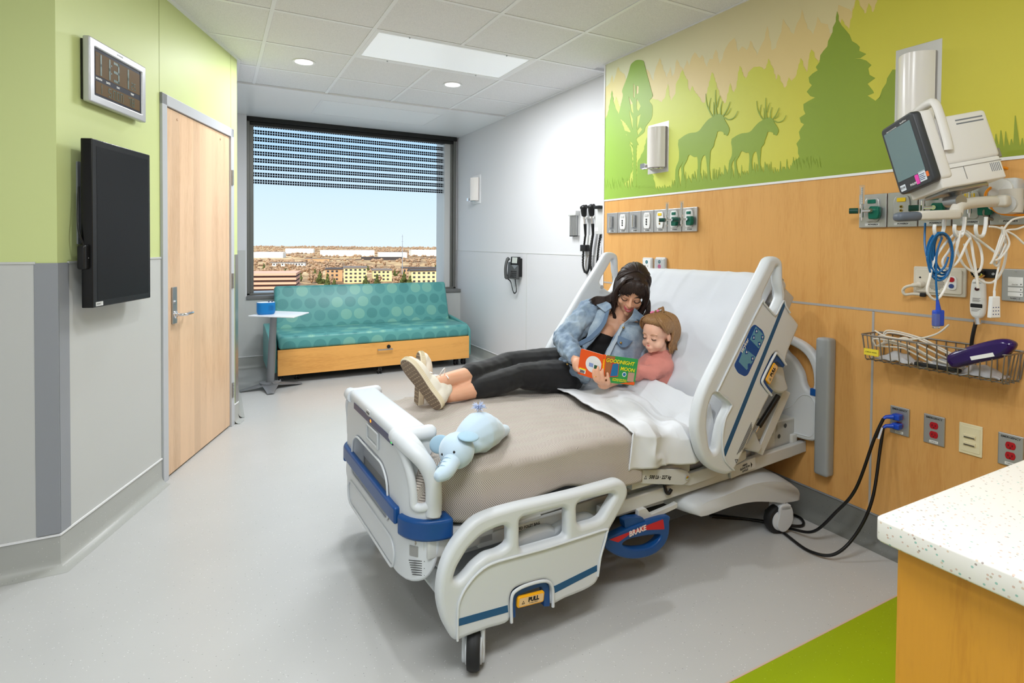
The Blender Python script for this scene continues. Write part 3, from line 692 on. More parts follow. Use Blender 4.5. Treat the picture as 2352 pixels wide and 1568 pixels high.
# ================================================================== SOFA BED, SIDE TABLE, SPEAKER
m_teal = mat('teal_vinyl', (92, 160, 156), .38, spec=.45); g = NT(m_teal)
g.base(g.mix(g.noise(g.coord(), 2.5, 3), lin((78, 148, 146)), lin((100, 168, 164)))); g.bump(g.noise(g.coord(), 500, 2), .1, .0008)
def rings_mat(nm, kz, ky):
    m = mat(nm, (88, 164, 158), .36, spec=.45); g = NT(m); c = g.n('TexCoord'); u = g.n('SeparateXYZ'); g.l(c.outputs['Object'], u.inputs[0])
    P_ = .142; X = g.math('ADD', u.outputs[0], 10.0); Z = g.math('ADD', g.math('SUBTRACT', g.math('MULTIPLY', u.outputs[2], kz), g.math('MULTIPLY', u.outputs[1], ky)), 10.04)
    cx_ = g.math('DIVIDE', X, P_); cz_ = g.math('DIVIDE', Z, P_*.98)
    rowi = g.math('FLOOR', cz_); cx_ = g.math('ADD', cx_, g.math('MULTIPLY', g.math('SINE', g.math('MULTIPLY', rowi, 2.3)), .35))
    ci = g.math('FLOOR', cx_)
    wv = g.noise(g.coord(), 14, 2); wob = g.math('MULTIPLY', g.math('SUBTRACT', wv, .5), .05)
    fx = g.math('SUBTRACT', g.math('FRACT', cx_), .5); fz = g.math('SUBTRACT', g.math('FRACT', cz_), .5)
    r = g.math('ADD', g.math('SQRT', g.math('ADD', g.math('MULTIPLY', fx, fx), g.math('MULTIPLY', fz, fz))), wob)
    ins = g.math('LESS_THAN', r, .43)
    ring = g.math('GREATER_THAN', g.math('SINE', g.math('MULTIPLY', r, 105)), .3)
    w = g.n('TexWhiteNoise'); w.noise_dimensions = '2D'; cm = g.n('CombineXYZ'); g.l(ci, cm.inputs[0]); g.l(rowi, cm.inputs[1]); g.l(cm.outputs[0], w.inputs['Vector'])
    kind = g.ramp(w.outputs[0], [(0, lin((52, 122, 122))), (.36, lin((62, 134, 134))), (.7, lin((142, 196, 172)))], 'CONSTANT')
    bg_ = g.mix(g.noise(g.coord(), 3, 3), lin((82, 150, 148)), lin((104, 170, 165)))
    fill = g.mix(g.math('MULTIPLY', ins, .32), bg_, kind)
    g.base(g.mix(g.math('MULTIPLY', g.math('MULTIPLY', ins, ring), .62), fill, kind)); g.bump(g.noise(g.coord(), 450, 2), .08, .0008); return m
m_rings = rings_mat('teal_ring_fabric', 1.0, 1.0); m_ringsb = rings_mat('teal_ring_back', 1.055, 0.0)
sofa = thing('sofa_bed', 'teal ring-patterned sofa bed with maple drawer front under the window', 'sofa', (1.52, 6.15, 0))
sx0, sx1, sy0 = .53, 2.52, 5.76
MB().box((sx0+.01, sy0, .33), (sx1, 6.42, .462), bev=.03).build('seat_cushion', m_rings, sofa, smooth=True)
bk = MB(); Mb = plane((0, 6.30, .44), (1, 0, 0), (0, .155, .455))
bk.box((.56, .0, -.12), (2.505, .49, 0), Mb, .03); bk.build('back_cushion', m_ringsb, sofa, smooth=True)
dr = MB().box((sx0, sy0, .083), (sx1+.003, sy0+.022, .331), bev=.002).build('drawer', m_maples, sofa)
MB().tube([(1.493, sy0+.002, .262), (1.493, sy0-.028, .262)], .005, 8).tube([(1.635, sy0+.002, .262), (1.635, sy0-.028, .262)], .005, 8).box((1.486, sy0-.034, .256), (1.642, sy0-.026, .268)).build('handle', m_metal, dr)
MB().cyl((1.605, sy0+.002, .286), (1.605, sy0-.012, .286), .019, 24).build('lock', m_black, dr, smooth=True)
MB().box((.59, sy0+.03, .11), (2.48, 6.5, .33)).build('base', m_dark, sofa)
sd = lambda x0, x1: MB().plate([rpoly([(-6.52, .10), (-5.80, .10), (-5.80, .40), (-5.90, .45), (-6.34, .49), (-6.52, .50)][::-1], .03)], plane((x0, 0, 0), (0, -1, 0), (0, 0, 1)), x1-x0, .008)
sd(.455, .525).build('side_panel', m_teal, sofa, smooth=True); sd(2.525, 2.56).build('side_panel', m_teal, sofa, smooth=True)
def caster(x, y, r=.033):
    c = MB(); c.tube([(x, y+.0, .11), (x, y, .075)], .012, 10)
    for s_ in (-.014, .014): c.lathe([(r-.003, -.008), (r, -.004), (r, .004), (r-.003, .008)], plane((x+s_, y, r), (0, 1, 0), (0, 0, 1)), 24)
    c.box((x-.022, y-.02, .045), (x+.022, y+.022, .078), bev=.006)
    w = c.build('caster', m_black, sofa, smooth=True)
    MB().cyl((x-.024, y, r), (x+.024, y, r), .008, 12).build('axle', m_metal, w, smooth=True)
for p in ((1.52, 5.80), (2.40, 5.85), (2.49, 5.85), (.56, 5.84), (.72, 5.92), (.56, 6.44), (2.46, 6.44)): caster(*p)
# side table
m_tg = mat('grey_powder_coat', (136, 138, 141), .4, metal=.3)
st = thing('side_table', 'small side table with white angular top on a leaning grey pole and splayed foot', 'table', (.48, 5.6, 0))
ZTb = .715
tp = [onz(570, 725, ZTb), onz(706, 717, ZTb), onz(661, 731, ZTb)+V((0, 0, 0)), onz(600, 729, ZTb)]
poly = [(p.x, p.y) for p in (onz(570, 724, ZTb), onz(659, 731, ZTb), onz(706, 718, ZTb), onz(640, 716, ZTb))]
poly = [(.255, 5.43), (.60, 5.16), (.775, 5.46), (.50, 5.70)]
MB().plate([rpoly(poly, .012)], PZ(ZTb+.006), .010, .003).build('table_top', mat('white_laminate', (232, 232, 234), .3), st, smooth=True)
MB().tube([(.455, 5.66, .045), (.475, 5.53, ZTb-.006)], [.036, .029], 20, flat=None).lathe([(.07, 0), (.07, .006), (.03, .012)], Matrix.Translation((.475, 5.53, ZTb-.016)), 20).build('pole', m_tg, st, smooth=True)
ft = MB()
pb = V((.455, 5.66, 0))
arms = [((.20, 5.64), .0), ((.44, 5.42), .0), ((.735, 5.70), .0), ((.50, 5.90), 0)]
for (ax, ay), _ in arms:
    tip = V((ax, ay, 0)); d = (tip-pb).normalized(); n = V((-d.y, d.x, 0)); L = (tip-pb).length
    def fn(u, v, d=d, n=n, L=L):
        w = lerp(.095, .026, v**.75); z = lerp(.062, .006, v**.7)+.004*(1-abs(2*u-1))
        return pb+d*(L*v)+n*(w*(2*u-1))+V((0, 0, z))
    ft.grid(fn, 6, 10, .006)
ft.lathe([(.085, .045), (.085, .058), (.045, .066)], Matrix.Translation(pb), 24)
ft.build('foot', m_tg, st, smooth=True)
# blue speaker on the table
m_sb = mat('blue_speaker_body', (0, 112, 178), .42); m_sw = mat('speaker_top_white', (230, 234, 238), .35)
sp = thing('speaker', 'small bright blue rounded speaker with white top on the white side table', 'speaker', (.405, 5.46, ZTb+.006))
c0 = V((.405, 5.46, ZTb+.006)); w, d_, h = .155, .10, .118
def rr3(w, d, r, z): return [c0+V((x, y, z)) for x, y in rrect(w, d, r)]
q = MB(); secs = [rr3(w*.84, d_*.84, .04, 0), rr3(w*.95, d_*.95, .045, .010), rr3(w, d_, .048, .026), rr3(w, d_, .048, .098), rr3(w*.99, d_*.99, .046, .106)]
n_ = len(secs[0]); q.add([p for s_ in secs for p in s_], [(j*n_+i, j*n_+(i+1) % n_, (j+1)*n_+(i+1) % n_, (j+1)*n_+i) for j in range(len(secs)-1) for i in range(n_)]+[tuple(range(n_-1, -1, -1)), tuple(range((len(secs)-1)*n_, len(secs)*n_))])
q.build('body', m_sb, sp, smooth=True)
MB().plate([rrect(w*.94, d_*.94, .042)], Matrix.Translation(c0+V((0, 0, .1085))), .003, .001).build('top_plate', m_sw, sp)
e_ = MB()
for dx in (-.012, .014): e_.tube([c0+V((.035+dx, -.01, .108)), c0+V((.037+dx, -.01, .122))], [.009, .001], 8)
e_.build('ears', mat('navy_plastic', (20, 50, 96), .4), sp)
q = MB()
for i in range(7):
    for j in range(7): q.lathe([(.0018, 0), (.0012, .0006)], plane(c0+V((.02+i*.006, -d_/2, .04+j*.0065)), (1, 0, 0), (0, 0, 1)), 6)
q.build('grille', mat('navy_plastic', (20, 50, 96), .4), sp)

# ================================================================== VIEW OUTSIDE
GZ = -45.0
m_gnd = mat('winter_ground', (206, 176, 136), .95, spec=.1); g = NT(m_gnd); cc = g.n('NewGeometry'); mp = g.n('Mapping'); g.l(cc.outputs['Position'], mp.inputs[0])
n1 = g.noise(mp.outputs[0], .006, 4); n2 = g.noise(mp.outputs[0], .05, 5, .7); n3 = g.noise(mp.outputs[0], .0011, 3)
f = g.math('ADD', g.math('MULTIPLY', n1, .5), g.math('MULTIPLY', n2, .5))
g.base(g.ramp(f, [(.38, lin((112, 88, 70))), (.48, lin((150, 122, 96))), (.52, lin((206, 172, 126))), (.6, lin((220, 190, 148))), (.68, lin((236, 228, 216)))]))
def ang(px): u = (px-1176)/CAM_F; d = ray(px, 560); return d.xy.normalized()
gd = MB()
a, b_ = V((-.8, .6)).normalized(), V((.9, .44)).normalized(); R1, R2 = 200, 8200
rows = [200, 400, 800, 1600, 3200, 8200]
vs = []; 
for R in rows:
    for k in range(9): d = a.lerp(b_, k/8).normalized(); vs.append(V((d.x*R, d.y*R, GZ)))
gd.add(vs, [(j*9+k, j*9+k+1, (j+1)*9+k+1, (j+1)*9+k) for j in range(5) for k in range(8)])
struct(gd.build('ground', m_gnd, org=O0))
def gp_(px, py, z=GZ): return onz(px, py, z)
fwd2 = V((*ang(800), 0)); rt2 = V((fwd2.y, -fwd2.x, 0))
rb = random.Random(11)
def blk(mb, p, w, dpt, h, z0=0): 
    M = plane(V((p.x, p.y, GZ)), rt2, (0, 0, 1)); mb.box((-w/2, z0, -dpt), (w/2, z0+h, 0), M)
PADS = []
def building(px0, px1, pyb, h, mw, mr, label, floors=0, mwin=None, roofo=1.5, dep=30, name='building'):
    p0 = gp_(px0, pyb); p1 = gp_(px1, pyb); c = (p0+p1)/2; w = (p1-p0).length; PADS.append((c+fwd2*dep/2, w/2+12, dep/2+12))
    t_ = thing(name, label, 'building', (c.x, c.y, GZ)); q = MB(); blk(q, c, w, dep, h); q.build('wall', mw, t_)
    q = MB(); blk(q, c-fwd2*.6, w+roofo, dep+roofo, max(.8, h*.08), h); q.build('roof', mr, t_)
    M = plane(V((c.x, c.y, GZ)), rt2, (0, 0, 1))
    if floors:
        n = int(w/5)
        for j in range(floors):
            z = h*(j+.35)/floors
            for i in range(n): MB().box((-w/2+5*i+1.5, z, 0), (-w/2+5*i+4, z+h/floors*.45, .25), M).build('window', mwin, t_)
    return t_, M, w, h
m_wh = mat('warehouse_white', (244, 240, 232), .7); m_cr = mat('cream_wall', (238, 216, 160), .8); m_rf = mat('grey_roof', (128, 118, 112), .8); m_rfd = mat('dark_roof', (80, 72, 70), .8)
m_pk = mat('garage_band', (232, 176, 150), .8); m_wn = mat('far_window', (60, 62, 70), .3); m_tn = mat('tan_wall', (206, 164, 122), .8)
# parking garage
p0 = gp_(560, 668); p1 = gp_(678, 668); c = (p0+p1)/2; w = (p1-p0).length
t_ = thing('parking_garage', 'salmon banded parking garage at the lower left of the view outside', 'building', (c.x, c.y, GZ)); M = plane(V((c.x, c.y, GZ)), rt2, (0, 0, 1))
MB().box((-w/2+1, 0, -50), (w/2-1, 15, -1), M).build('wall', mat('garage_dark', (70, 50, 44), .8), t_)
for j in range(4): MB().box((-w/2, j*4.2+1.8, -52), (w/2, j*4.2+4.0, 0), M).build('parapet', m_pk, t_)
MB().box((-w/2+2, 15.2, -50), (w/2-2, 15.6, -2), M).build('deck', mat('deck_pale', (214, 204, 192), .8), t_)
MB().box((-w/2-2, 0, -1), (-w/2+6, 17, 1), M).build('tower', m_pk, t_)
names = ['long white warehouse low on the horizon at the left of the window', 'white warehouse roof left of the middle of the horizon', 'broad white warehouse in the middle of the horizon', 'white warehouse right of the middle under the tall mast', 'long white warehouse at the right end of the horizon']
for k, (a_, b__, pb_, h) in enumerate(((582, 650, 592, 15), (655, 720, 582, 18), (735, 860, 588, 18), (870, 935, 592, 15), (945, 1022, 588, 20))):
    building(a_, b__, pb_, h, m_wh, m_wh, names[k], dep=80)
building(700, 756, 601, 7, m_tn, m_rf, 'low tan block in front of the left warehouses outside', dep=30)
building(830, 925, 597, 7, m_rfd, m_rfd, 'long dark roofed block below the middle warehouses outside', dep=30)
building(790, 842, 650, 17, m_cr, m_rf, 'cream apartment block with rows of windows in the middle of the view', 4, m_wn)
building(748, 786, 646, 14, m_tn, m_rfd, 'brown apartment block left of the cream one in the view outside', 3, m_wn)
building(856, 900, 646, 13, m_cr, m_rf, 'smaller cream apartment block right of the middle of the view', 3, m_wn)
building(945, 1030, 660, 17, m_cr, m_rfd, 'yellow brick apartment block at the lower right of the window', 4, m_wn)
building(925, 1025, 628, 8, m_tn, m_rfd, 'low brown school roof at the right behind the evergreens outside', 1, m_wn)
building(620, 700, 611, 6, m_wh, m_rf, 'low white hall among the trees at the left of the view', 1, m_wn)
pb2 = gp_(924, 632); q = MB(); zt = EYE+(559.5-541)/CAM_F*pb2.length
q.tube([(pb2.x, pb2.y, GZ), (pb2.x, pb2.y, zt)], [.7, .3], 6)
for k in range(8): z = lerp(GZ+6, zt-3, k/7); q.box((pb2.x-1.2, pb2.y-.2, z), (pb2.x+1.2, pb2.y+.2, z+.4))
tag(q.build('radio_mast', mat('mast_grey', (150, 156, 166), .5)), 'thin tall grey radio mast rising over the trees outside', 'mast')
# trees
m_bt = mat('bare_crown', (148, 116, 92), 1, spec=.05); g = NT(m_bt); n = g.noise(g.coord((1, 1, 1)), .5, 4, .8); g.base(g.ramp(n, [(.35, lin((116, 88, 68))), (.5, lin((170, 138, 110))), (.65, lin((208, 182, 154)))]))
m_ev = mat('evergreen_crown', (74, 84, 50), 1, spec=.05); g = NT(m_ev); n = g.noise(g.coord(), .6, 4, .8); g.base(g.ramp(n, [(.35, lin((36, 44, 28))), (.6, lin((104, 112, 64)))]))
m_tk = mat('tree_trunk', (96, 78, 64), .9)
def crown(mb, c, r, h, seed, n=10, spiky=False, dens=1):
    R = random.Random(seed)
    for k in range(n):
        a = R.uniform(0, 6.28); rr = R.uniform(0, .7)*r*(1 if not spiky else 1-k/n); z = (R.uniform(.25, .95) if not spiky else lerp(.15, .95, k/n))*h
        s_ = (R.uniform(.16, .32) if not spiky else lerp(.62, .16, k/n))*r; mb.ball(c+V((rr*math.cos(a), rr*math.sin(a), z)), (s_, s_, s_*1.1), None, 7, 5)
def mk_tree(name, m, seed, r, h, spiky, label, cat, group):
    t_ = thing(name, label, cat, (0, 0, GZ), group); q = MB(); crown(q, V((0, 0, GZ)), r, h, seed, 34 if not spiky else 16, spiky)
    q.v = [v+noise.noise_vector(v*.35)*r*.12 for v in q.v]; q.build('crown', m, t_)
    MB().tube([(0, 0, GZ), (0, 0, GZ+h*.5)], [.35, .2], 6).build('trunk', m_tk, t_); return t_
bl = 'bare brown winter tree in the town seen through the window'; el = 'dark evergreen tree in the town seen through the window'
bps = [mk_tree('bare_tree', m_bt, 20+k, 5.2, 9, False, bl, 'tree', 'bare trees in the town outside') for k in range(3)]
eps = [mk_tree('evergreen_tree', m_ev, 40+k, 3.8, 13, True, el, 'tree', 'evergreens in the town outside') for k in range(2)]
used = set()
spots_ = []
def plant(protos, px, py, s_, lab=None):
    p = gp_(px, py)
    if lab is None and (any((p-q_).length < 12.5 for q_ in spots_) or any(abs((p-q_).dot(rt2)) < w_-4 and abs((p-q_).dot(fwd2)) < h_-4 for q_, w_, h_ in PADS)): return
    spots_.append(p); pr = protos[rb.randrange(len(protos))]
    if pr not in used: used.add(pr); o = pr; o.location = p; o.rotation_euler = (0, 0, rb.uniform(0, 6))
    else: o = dup(pr, p, None, rb.uniform(0, 6))
    if lab: o['label'] = lab
    o.scale = (s_, s_, s_*rb.uniform(.85, 1.15))
for k in range(260):
    py = 602+ (rb.random()**.8)*58; px = rb.uniform(580, 1028)
    if px < 690 and py > 636: continue
    if 745 < px < 905 and py > 652: continue
    if px > 930 and py > 650: continue
    plant(bps, px, py, rb.uniform(.6, 1.05))
EV = [(735, 652, 1.3, 'tall evergreen left of the brown apartment block outside'), (752, 661, 1.1, 'dark evergreen in front of the left end of the brown apartment block'), (768, 660, .9, 'small evergreen in front of the brown apartment block outside'), (840, 656, 1, 'evergreen at the right corner of the cream apartment block'), (866, 656, 1.1, 'evergreen in front of the smaller cream apartment block'), (928, 653, 1.3, 'tall evergreen just left of the yellow brick block outside'), (942, 662, 1.2, 'tall evergreen in front of the left corner of the yellow brick block'), (915, 643, 1, 'evergreen behind the gap left of the yellow brick block'), (606, 618, .8, 'lone small evergreen above the parking garage outside'), (690, 646, .9, 'evergreen just right of the parking garage outside'), (907, 634, .8, 'evergreen right behind the smaller cream block outside'), (845, 622, .8, 'small far evergreen above the cream apartment block'), (781, 628, .7, 'small far evergreen above the brown apartment block'), (723, 640, 1, 'evergreen between the parking garage and the brown apartment block'), (1000, 619, .8, 'small far evergreen above the yellow brick block'), (655, 627, .7, 'small evergreen over the right end of the parking garage')]
for px, py, s_, lab in EV: plant(eps, px, py, s_, lab)
fw_ = MB()
for k in range(26000):
    R = 900+(rb.random()**1.6)*6500; d = a.lerp(b_, rb.random()).normalized(); s_ = rb.uniform(1.6, 3.6)*(1+R/3800)
    c = V((d.x*R, d.y*R, GZ+s_*.6))
    if R < 1500 and ang(560).dot(d) > .9 and any((V((d.x*R, d.y*R, GZ))-q_).length < 13 for q_ in spots_): continue
    if any(abs((c-q_).dot(rt2)) < w_ and abs((c-q_).dot(fwd2)) < h_ for q_, w_, h_ in PADS): continue
    if noise.noise(V((d.x*R*.004, d.y*R*.004, 0))) < -.02: continue
    t3 = [V((s_*1.3, 0, 0)), V((0, s_, 0)), V((-s_*1.3, 0, 0)), V((0, -s_, 0)), V((rb.uniform(-1, 1), 0, s_*.9)), V((0, 0, -s_))]
    fw_.add([c+v for v in t3], [(0, 1, 4), (1, 2, 4), (2, 3, 4), (3, 0, 4), (1, 0, 5), (2, 1, 5), (3, 2, 5), (0, 3, 5)])
tag(fw_.build('distant_trees', m_bt, org=O0), 'endless brown bare treetops of the town reaching the horizon outside', 'trees', kind='stuff')
# ================================================================== THINGS ON THE HEAD WALL
m_steel = mat('brushed_steel', (186, 186, 186), .38, metal=.75); g = NT(m_steel); g.bump(g.noise(g.coord((1, 60, 1)), 30, 2), .08, .0006)
m_wp = mat('white_plastic', (232, 232, 230), .35); m_gp = mat('pale_grey_plastic', (206, 206, 204), .4)
m_o2 = mat('oxygen_green', (0, 104, 84), .35); m_o2d = mat('dark_oxygen_green', (4, 70, 58), .35); m_yel = mat('air_yellow', (244, 204, 30), .4)
m_ink = mat('black_print', (20, 20, 22), .5); m_clear = mat('clear_plastic', (240, 245, 248), .06, trans=.92, ior=1.3)
m_bras = mat('brass', (190, 160, 96), .25, metal=1); m_red = mat('red_plastic', (176, 16, 28), .4); m_ivory = mat('ivory_plastic', (232, 222, 186), .4)
m_blp = mat('blue_plastic', (24, 72, 190), .35)
MHp = MH @ Matrix.Translation((0, 0, .010))     # face of the maple panels
def gas_plate(a, z, w, h, kind, label, grp):
    M = tr(MHp, a, z); t_ = thing('gas_outlet', label, 'wall outlet', M.translation, grp)
    MB().plate([rrect(w-.004, h, .003)], M @ Matrix.Translation((0, 0, .014)), .014, .003).build('face_plate', m_steel, t_, smooth=True)
    if kind == 'slide':
        MB().plate([rrect(.046, .096, .003, 0, .004)], M @ Matrix.Translation((0, 0, .0155)), .002).build('recess', m_metal, t_)
        MB().tube([M @ V((-.004, -.036, .024)), M @ V((-.004, .046, .024))], .015, 20).build('slide_bar', m_chrome, t_, smooth=True)
    else:
        body = m_wp if kind in ('white', 'green', 'yellow') and grp == 'a' else m_steel
        out_ = crom2([(-.026, -.05), (0, -.053), (.026, -.05), (.034, 0), (.027, .05), (0, .055), (-.027, .05), (-.034, 0)], 4)
        MB().plate([out_], M @ Matrix.Translation((.0, .004, .021)), .008, .003).build('outlet_body', m_wp if grp.startswith('gas outlets beside') else m_steel, t_, smooth=True)
        tm = {'white': m_gp, 'yellow': m_yel, 'green': m_o2}[kind]
        MB().plate([rrect(.036, .018, .004, 0, .042)], M @ Matrix.Translation((0, 0, .024)), .006, .002).build('gas_label', tm, t_, smooth=True)
        q = MB()
        for zz in (.012, -.004, -.020): q.lathe([(.0065, 0), (.0065, .003), (.003, .003), (.003, .001)], tr(M, 0, zz, .020), 14)
        q.build('port', m_bras if kind == 'yellow' else m_dark, t_, smooth=True)
    MB().plate([rrect(w*.5, .011, .001, 0, -h/2+.014)], M @ Matrix.Translation((0, 0, .0148)), .001).build('maker_strip', m_gp, t_)
    MB().text('POWEREX', tr(M, .004, -h/2+.014, .0152), .0095, .0004, bold=.0003, shear=.25).build('lettering', m_ink, t_)
    return t_
def flow_meter(a, z, label, hose=True):
    M = tr(MHp, a, z); t_ = thing('flow_meter', label, 'flow meter', M @ V((0, 0, .02)), 'oxygen flow meters on the head wall')
    MB().plate([rpoly([(-.02, -.034), (.02, -.034), (.026, -.01), (.024, .022), (-.014, .024), (-.022, .01)], .006)], M @ Matrix.Translation((.008, -.004, .045)), .024, .004).build('adapter', m_o2, t_, smooth=True)
    MB().cyl(M @ V((.006, .0, .045)), M @ V((.006, .0, .058)), .009).cyl(M @ V((.004, 0, .05)), M @ V((-.03, 0, .062)), .008).cyl(M @ V((-.03, -.03, .062)), M @ V((-.03, .03, .062)), .008).tube([M @ V((-.03, -.03, .062)), M @ V((-.03, -.045, .062))], [.006, .003], 10).build('valve_body', m_chrome, t_, smooth=True)
    MB().cyl(M @ V((-.042, 0, .068)), M @ V((-.074, 0, .082)), .013, 20).build('knob', m_o2d, t_, smooth=True)
    MB().tube([M @ V((-.03, .028, .062)), M @ V((-.03, .115, .062))], .0105, 16).build('flow_tube', m_clear, t_, smooth=True)
    MB().tube([M @ V((-.03, .030, .062)), M @ V((-.03, .105, .062))], .0035, 8).build('scale', m_wp, t_, smooth=True)
    q = MB()
    for k in range(7): q.box((-.026, .04+k*.01, .0735), (-.021, .0408+k*.01, .0738), M)
    q.build('scale_marks', m_ink, t_)
    return t_
G1 = 'gas outlets beside the moose mural'
y0_, y1_ = -3.431, -2.525; wz = (y1_-y0_)/7; zc = 1.531; hh = .152
kinds = ['slide', 'white', 'slide', 'white', 'yellow', 'green', 'green']
labs = ['metal slide bar plate at the window end of the far outlet row', 'white outlet plate with grey top, second from the window end of the far row', 'metal slide bar plate in the middle of the far outlet row, between two white outlets', 'white outlet plate with grey top beside the yellow marked one, far row', 'white outlet plate with yellow label in the far outlet row', 'outlet plate with green label behind the left flow meter of the far row', 'outlet plate with green label at the near end of the far outlet row']
for k in range(7): gas_plate(y0_+wz*(k+.5), zc, wz, hh, kinds[k], labs[k], G1)
flow_meter(y0_+wz*5.5+.012, zc+.0, 'oxygen flow meter, left one of the pair on the far outlet row'); flow_meter(y0_+wz*6.5+.012, zc+.0, 'oxygen flow meter, right one of the pair on the far outlet row')
G2 = 'gas outlets behind the monitor'
labs2 = ['steel plate with green label at the bed end of the near outlet row', 'steel plate with yellow label and brass port under the monitor screen', 'steel plate with green label behind the monitor arm', 'steel plate with yellow label right of the monitor arm', 'steel plate behind the suction gauge']
for k, kd in enumerate(['green', 'yellow', 'green', 'yellow', 'yellow']): gas_plate(-1.542+.124*(k+.5), zc, .124, hh, kd, labs2[k], G2)
flow_meter(-1.470, zc, 'oxygen flow meter with green knob at the bed end of the near outlet row'); flow_meter(-1.222, zc, 'oxygen flow meter half hidden behind the monitor arm')
fm = flow_meter(-1.060, zc+.0, 'yellow based flow meter right of the monitor arm')
MB().box((-1.11+.045, zc+.02, .05), (-1.11+.02, zc+.033, .075), MH).build('yellow_collar', m_yel, fm)
# suction gauge at the frame edge
M = tr(MHp, -.985, zc+.055, .075); sg = thing('suction_regulator', 'round suction gauge with green and red dial beside the monitor', 'gauge', M.translation)
MB().box((-.045, -.075, -.065), (.045, .04, .0), M, .012).build('body', m_gp, sg, smooth=True)
MB().lathe([(.036, 0), (.036, .014), (.031, .014)], M, 32).build('bezel', m_wp, sg, smooth=True)
MB().lathe([(.031, .011), (.001, .0112)], M, 32, False).build('dial', m_ink, sg)
def arc(q, M, r, a0, a1, w, z, n=14):
    q.add([M @ V((rr*math.cos(math.radians(lerp(a0, a1, k/n))), rr*math.sin(math.radians(lerp(a0, a1, k/n))), z)) for k in range(n+1) for rr in (r-w, r)], [(2*k, 2*k+1, 2*k+3, 2*k+2) for k in range(n)]); return q
arc(MB(), M, .030, 220, 120, .007, .0125).build('green_band', mat('dial_green', (90, 190, 40), .5), sg); arc(MB(), M, .030, 60, -30, .007, .0125).build('red_band', mat('dial_red', (226, 70, 30), .5), sg)
q = MB(); q.tube([M @ V((-.012, -.012, .0135)), M @ V((.018, .018, .0135))], .0012, 6)
for k in range(13):
    a_ = math.radians(225-k*22.5); q.tube([M @ V((.019*math.cos(a_), .019*math.sin(a_), .013)), M @ V((.023*math.cos(a_), .023*math.sin(a_), .013))], .0006, 4)
q.build('needle', m_wp, sg)
MB().cyl(M @ V((.03, -.06, .0)), M @ V((.03, -.06, .06)), .035, 28).cyl(M @ V((.03, -.06, .06)), M @ V((.03, -.06, .066)), .014, 20).build('mode_knob', m_gp, sg, smooth=True)

# call boxes over the head of the bed
for k, (px, lab) in enumerate(((1491, 'white call box with one teal dot over the bed, left of the pair'), (1521, 'white call box with pink and blue stickers over the bed, right of the pair'))):
    a_, z_ = mx_(px, 612, .01); M = tr(MHp, a_, z_); t_ = thing('call_box', lab, 'call box', M.translation)
    MB().plate([rrect(.098, .125, .012)], M @ Matrix.Translation((0, 0, .02)), .02, .006).build('case', m_gp, t_, smooth=True)
    MB().plate([rrect(.078, .105, .008)], M @ Matrix.Translation((0, 0, .023)), .005, .002).build('front', m_wp, t_, smooth=True)
    MB().lathe([(.012, 0), (.012, .001)], tr(M, 0, .032, .023), 24).build('dot', mat('teal_print', (24, 110, 120), .5), t_)
    MB().text('X', tr(M, 0, .032, .0243), .012, .0004).build('mark', m_wp, t_)
    if k:
        MB().lathe([(.015, 0), (.015, .001)], tr(M, 0, .0, .023), 24).build('pink_dot', mat('pink_print', (214, 80, 140), .5), t_); MB().lathe([(.013, 0), (.013, .001)], tr(M, 0, -.032, .023), 24).build('blue_dot', mat('blue_print', (40, 90, 190), .5), t_)
        MB().box((-.045, -.06, .022), (.045, .05, .03), M, .008).build('cover', m_clear, t_, smooth=True)
    else:
        q = MB()
        for dx in (-.012, .012): q.lathe([(.003, 0), (.003, .0008)], tr(M, dx, .004, .023), 10)
        q.build('holes', m_ink, t_)

# vertical bumper strip behind the bed head
a0, z0_ = -1.706, .253
MB_ = MB().box((XM-.07, 1.640, .255), (XM-.010, 1.712, .925), bev=.014)
bs = tag(MB_.build('bumper_strip', mat('bumper_grey', (158, 162, 163), .45), smooth=True), 'grey vertical bumper strip on the maple panel beside the bed head', 'wall bumper')

# nurse call / pillow speaker plate
a_ = (-1.305-1.118)/2; z_ = 1.228; M = tr(MHp, a_, z_)
ps = thing('nurse_call_station', 'ivory nurse call plate with round speaker grille and red button behind the blue cable', 'nurse call station', M.translation)
m_iv2 = mat('warm_grey_plastic', (214, 206, 190), .4)
MB().plate([rrect(.19, .118, .006)], M @ Matrix.Translation((0, 0, .012)), .012, .003).build('back_plate', m_iv2, ps, smooth=True)
MB().plate([rrect(.168, .098, .008)], M @ Matrix.Translation((0, 0, .018)), .008, .003).build('front_plate', m_iv2, ps, smooth=True)
q = MB()
for i in range(-6, 7):
    for j in range(-6, 7):
        if i*i+j*j < 38: q.lathe([(.0016, 0), (.0016, .0006)], tr(M, -.008+i*.0048, -.008+j*.0048, .018), 6)
q.build('speaker_grille', m_ink, ps)
MB().plate([crom2([(-.013, .038), (0, .044), (.013, .038), (.013, .03), (0, .026), (-.013, .03)], 3)], tr(M, -.005, 0, .0186), .001).build('badge', mat('dark_green_print', (14, 60, 60), .5), ps)
MB().text('X', tr(M, -.005, .034, .019), .011, .0004).build('badge_mark', m_wp, ps)
MB().plate([rrect(.034, .056, .012, .05, -.004)], tr(M, 0, 0, .022), .005, .002).build('button_panel', m_wp, ps, smooth=True)
MB().lathe([(.010, 0), (.010, .003)], tr(M, .05, .010, .022), 20).build('red_button', m_red, ps); MB().lathe([(.009, 0), (.009, .003)], tr(M, .05, -.016, .022), 20).build('blue_button', mat('slate_blue', (50, 70, 130), .5), ps)
MB().lathe([(.0035, 0), (.0035, .002), (.002, .002)], tr(M, -.066, .013, .018), 14).build('jack', m_ink, ps)
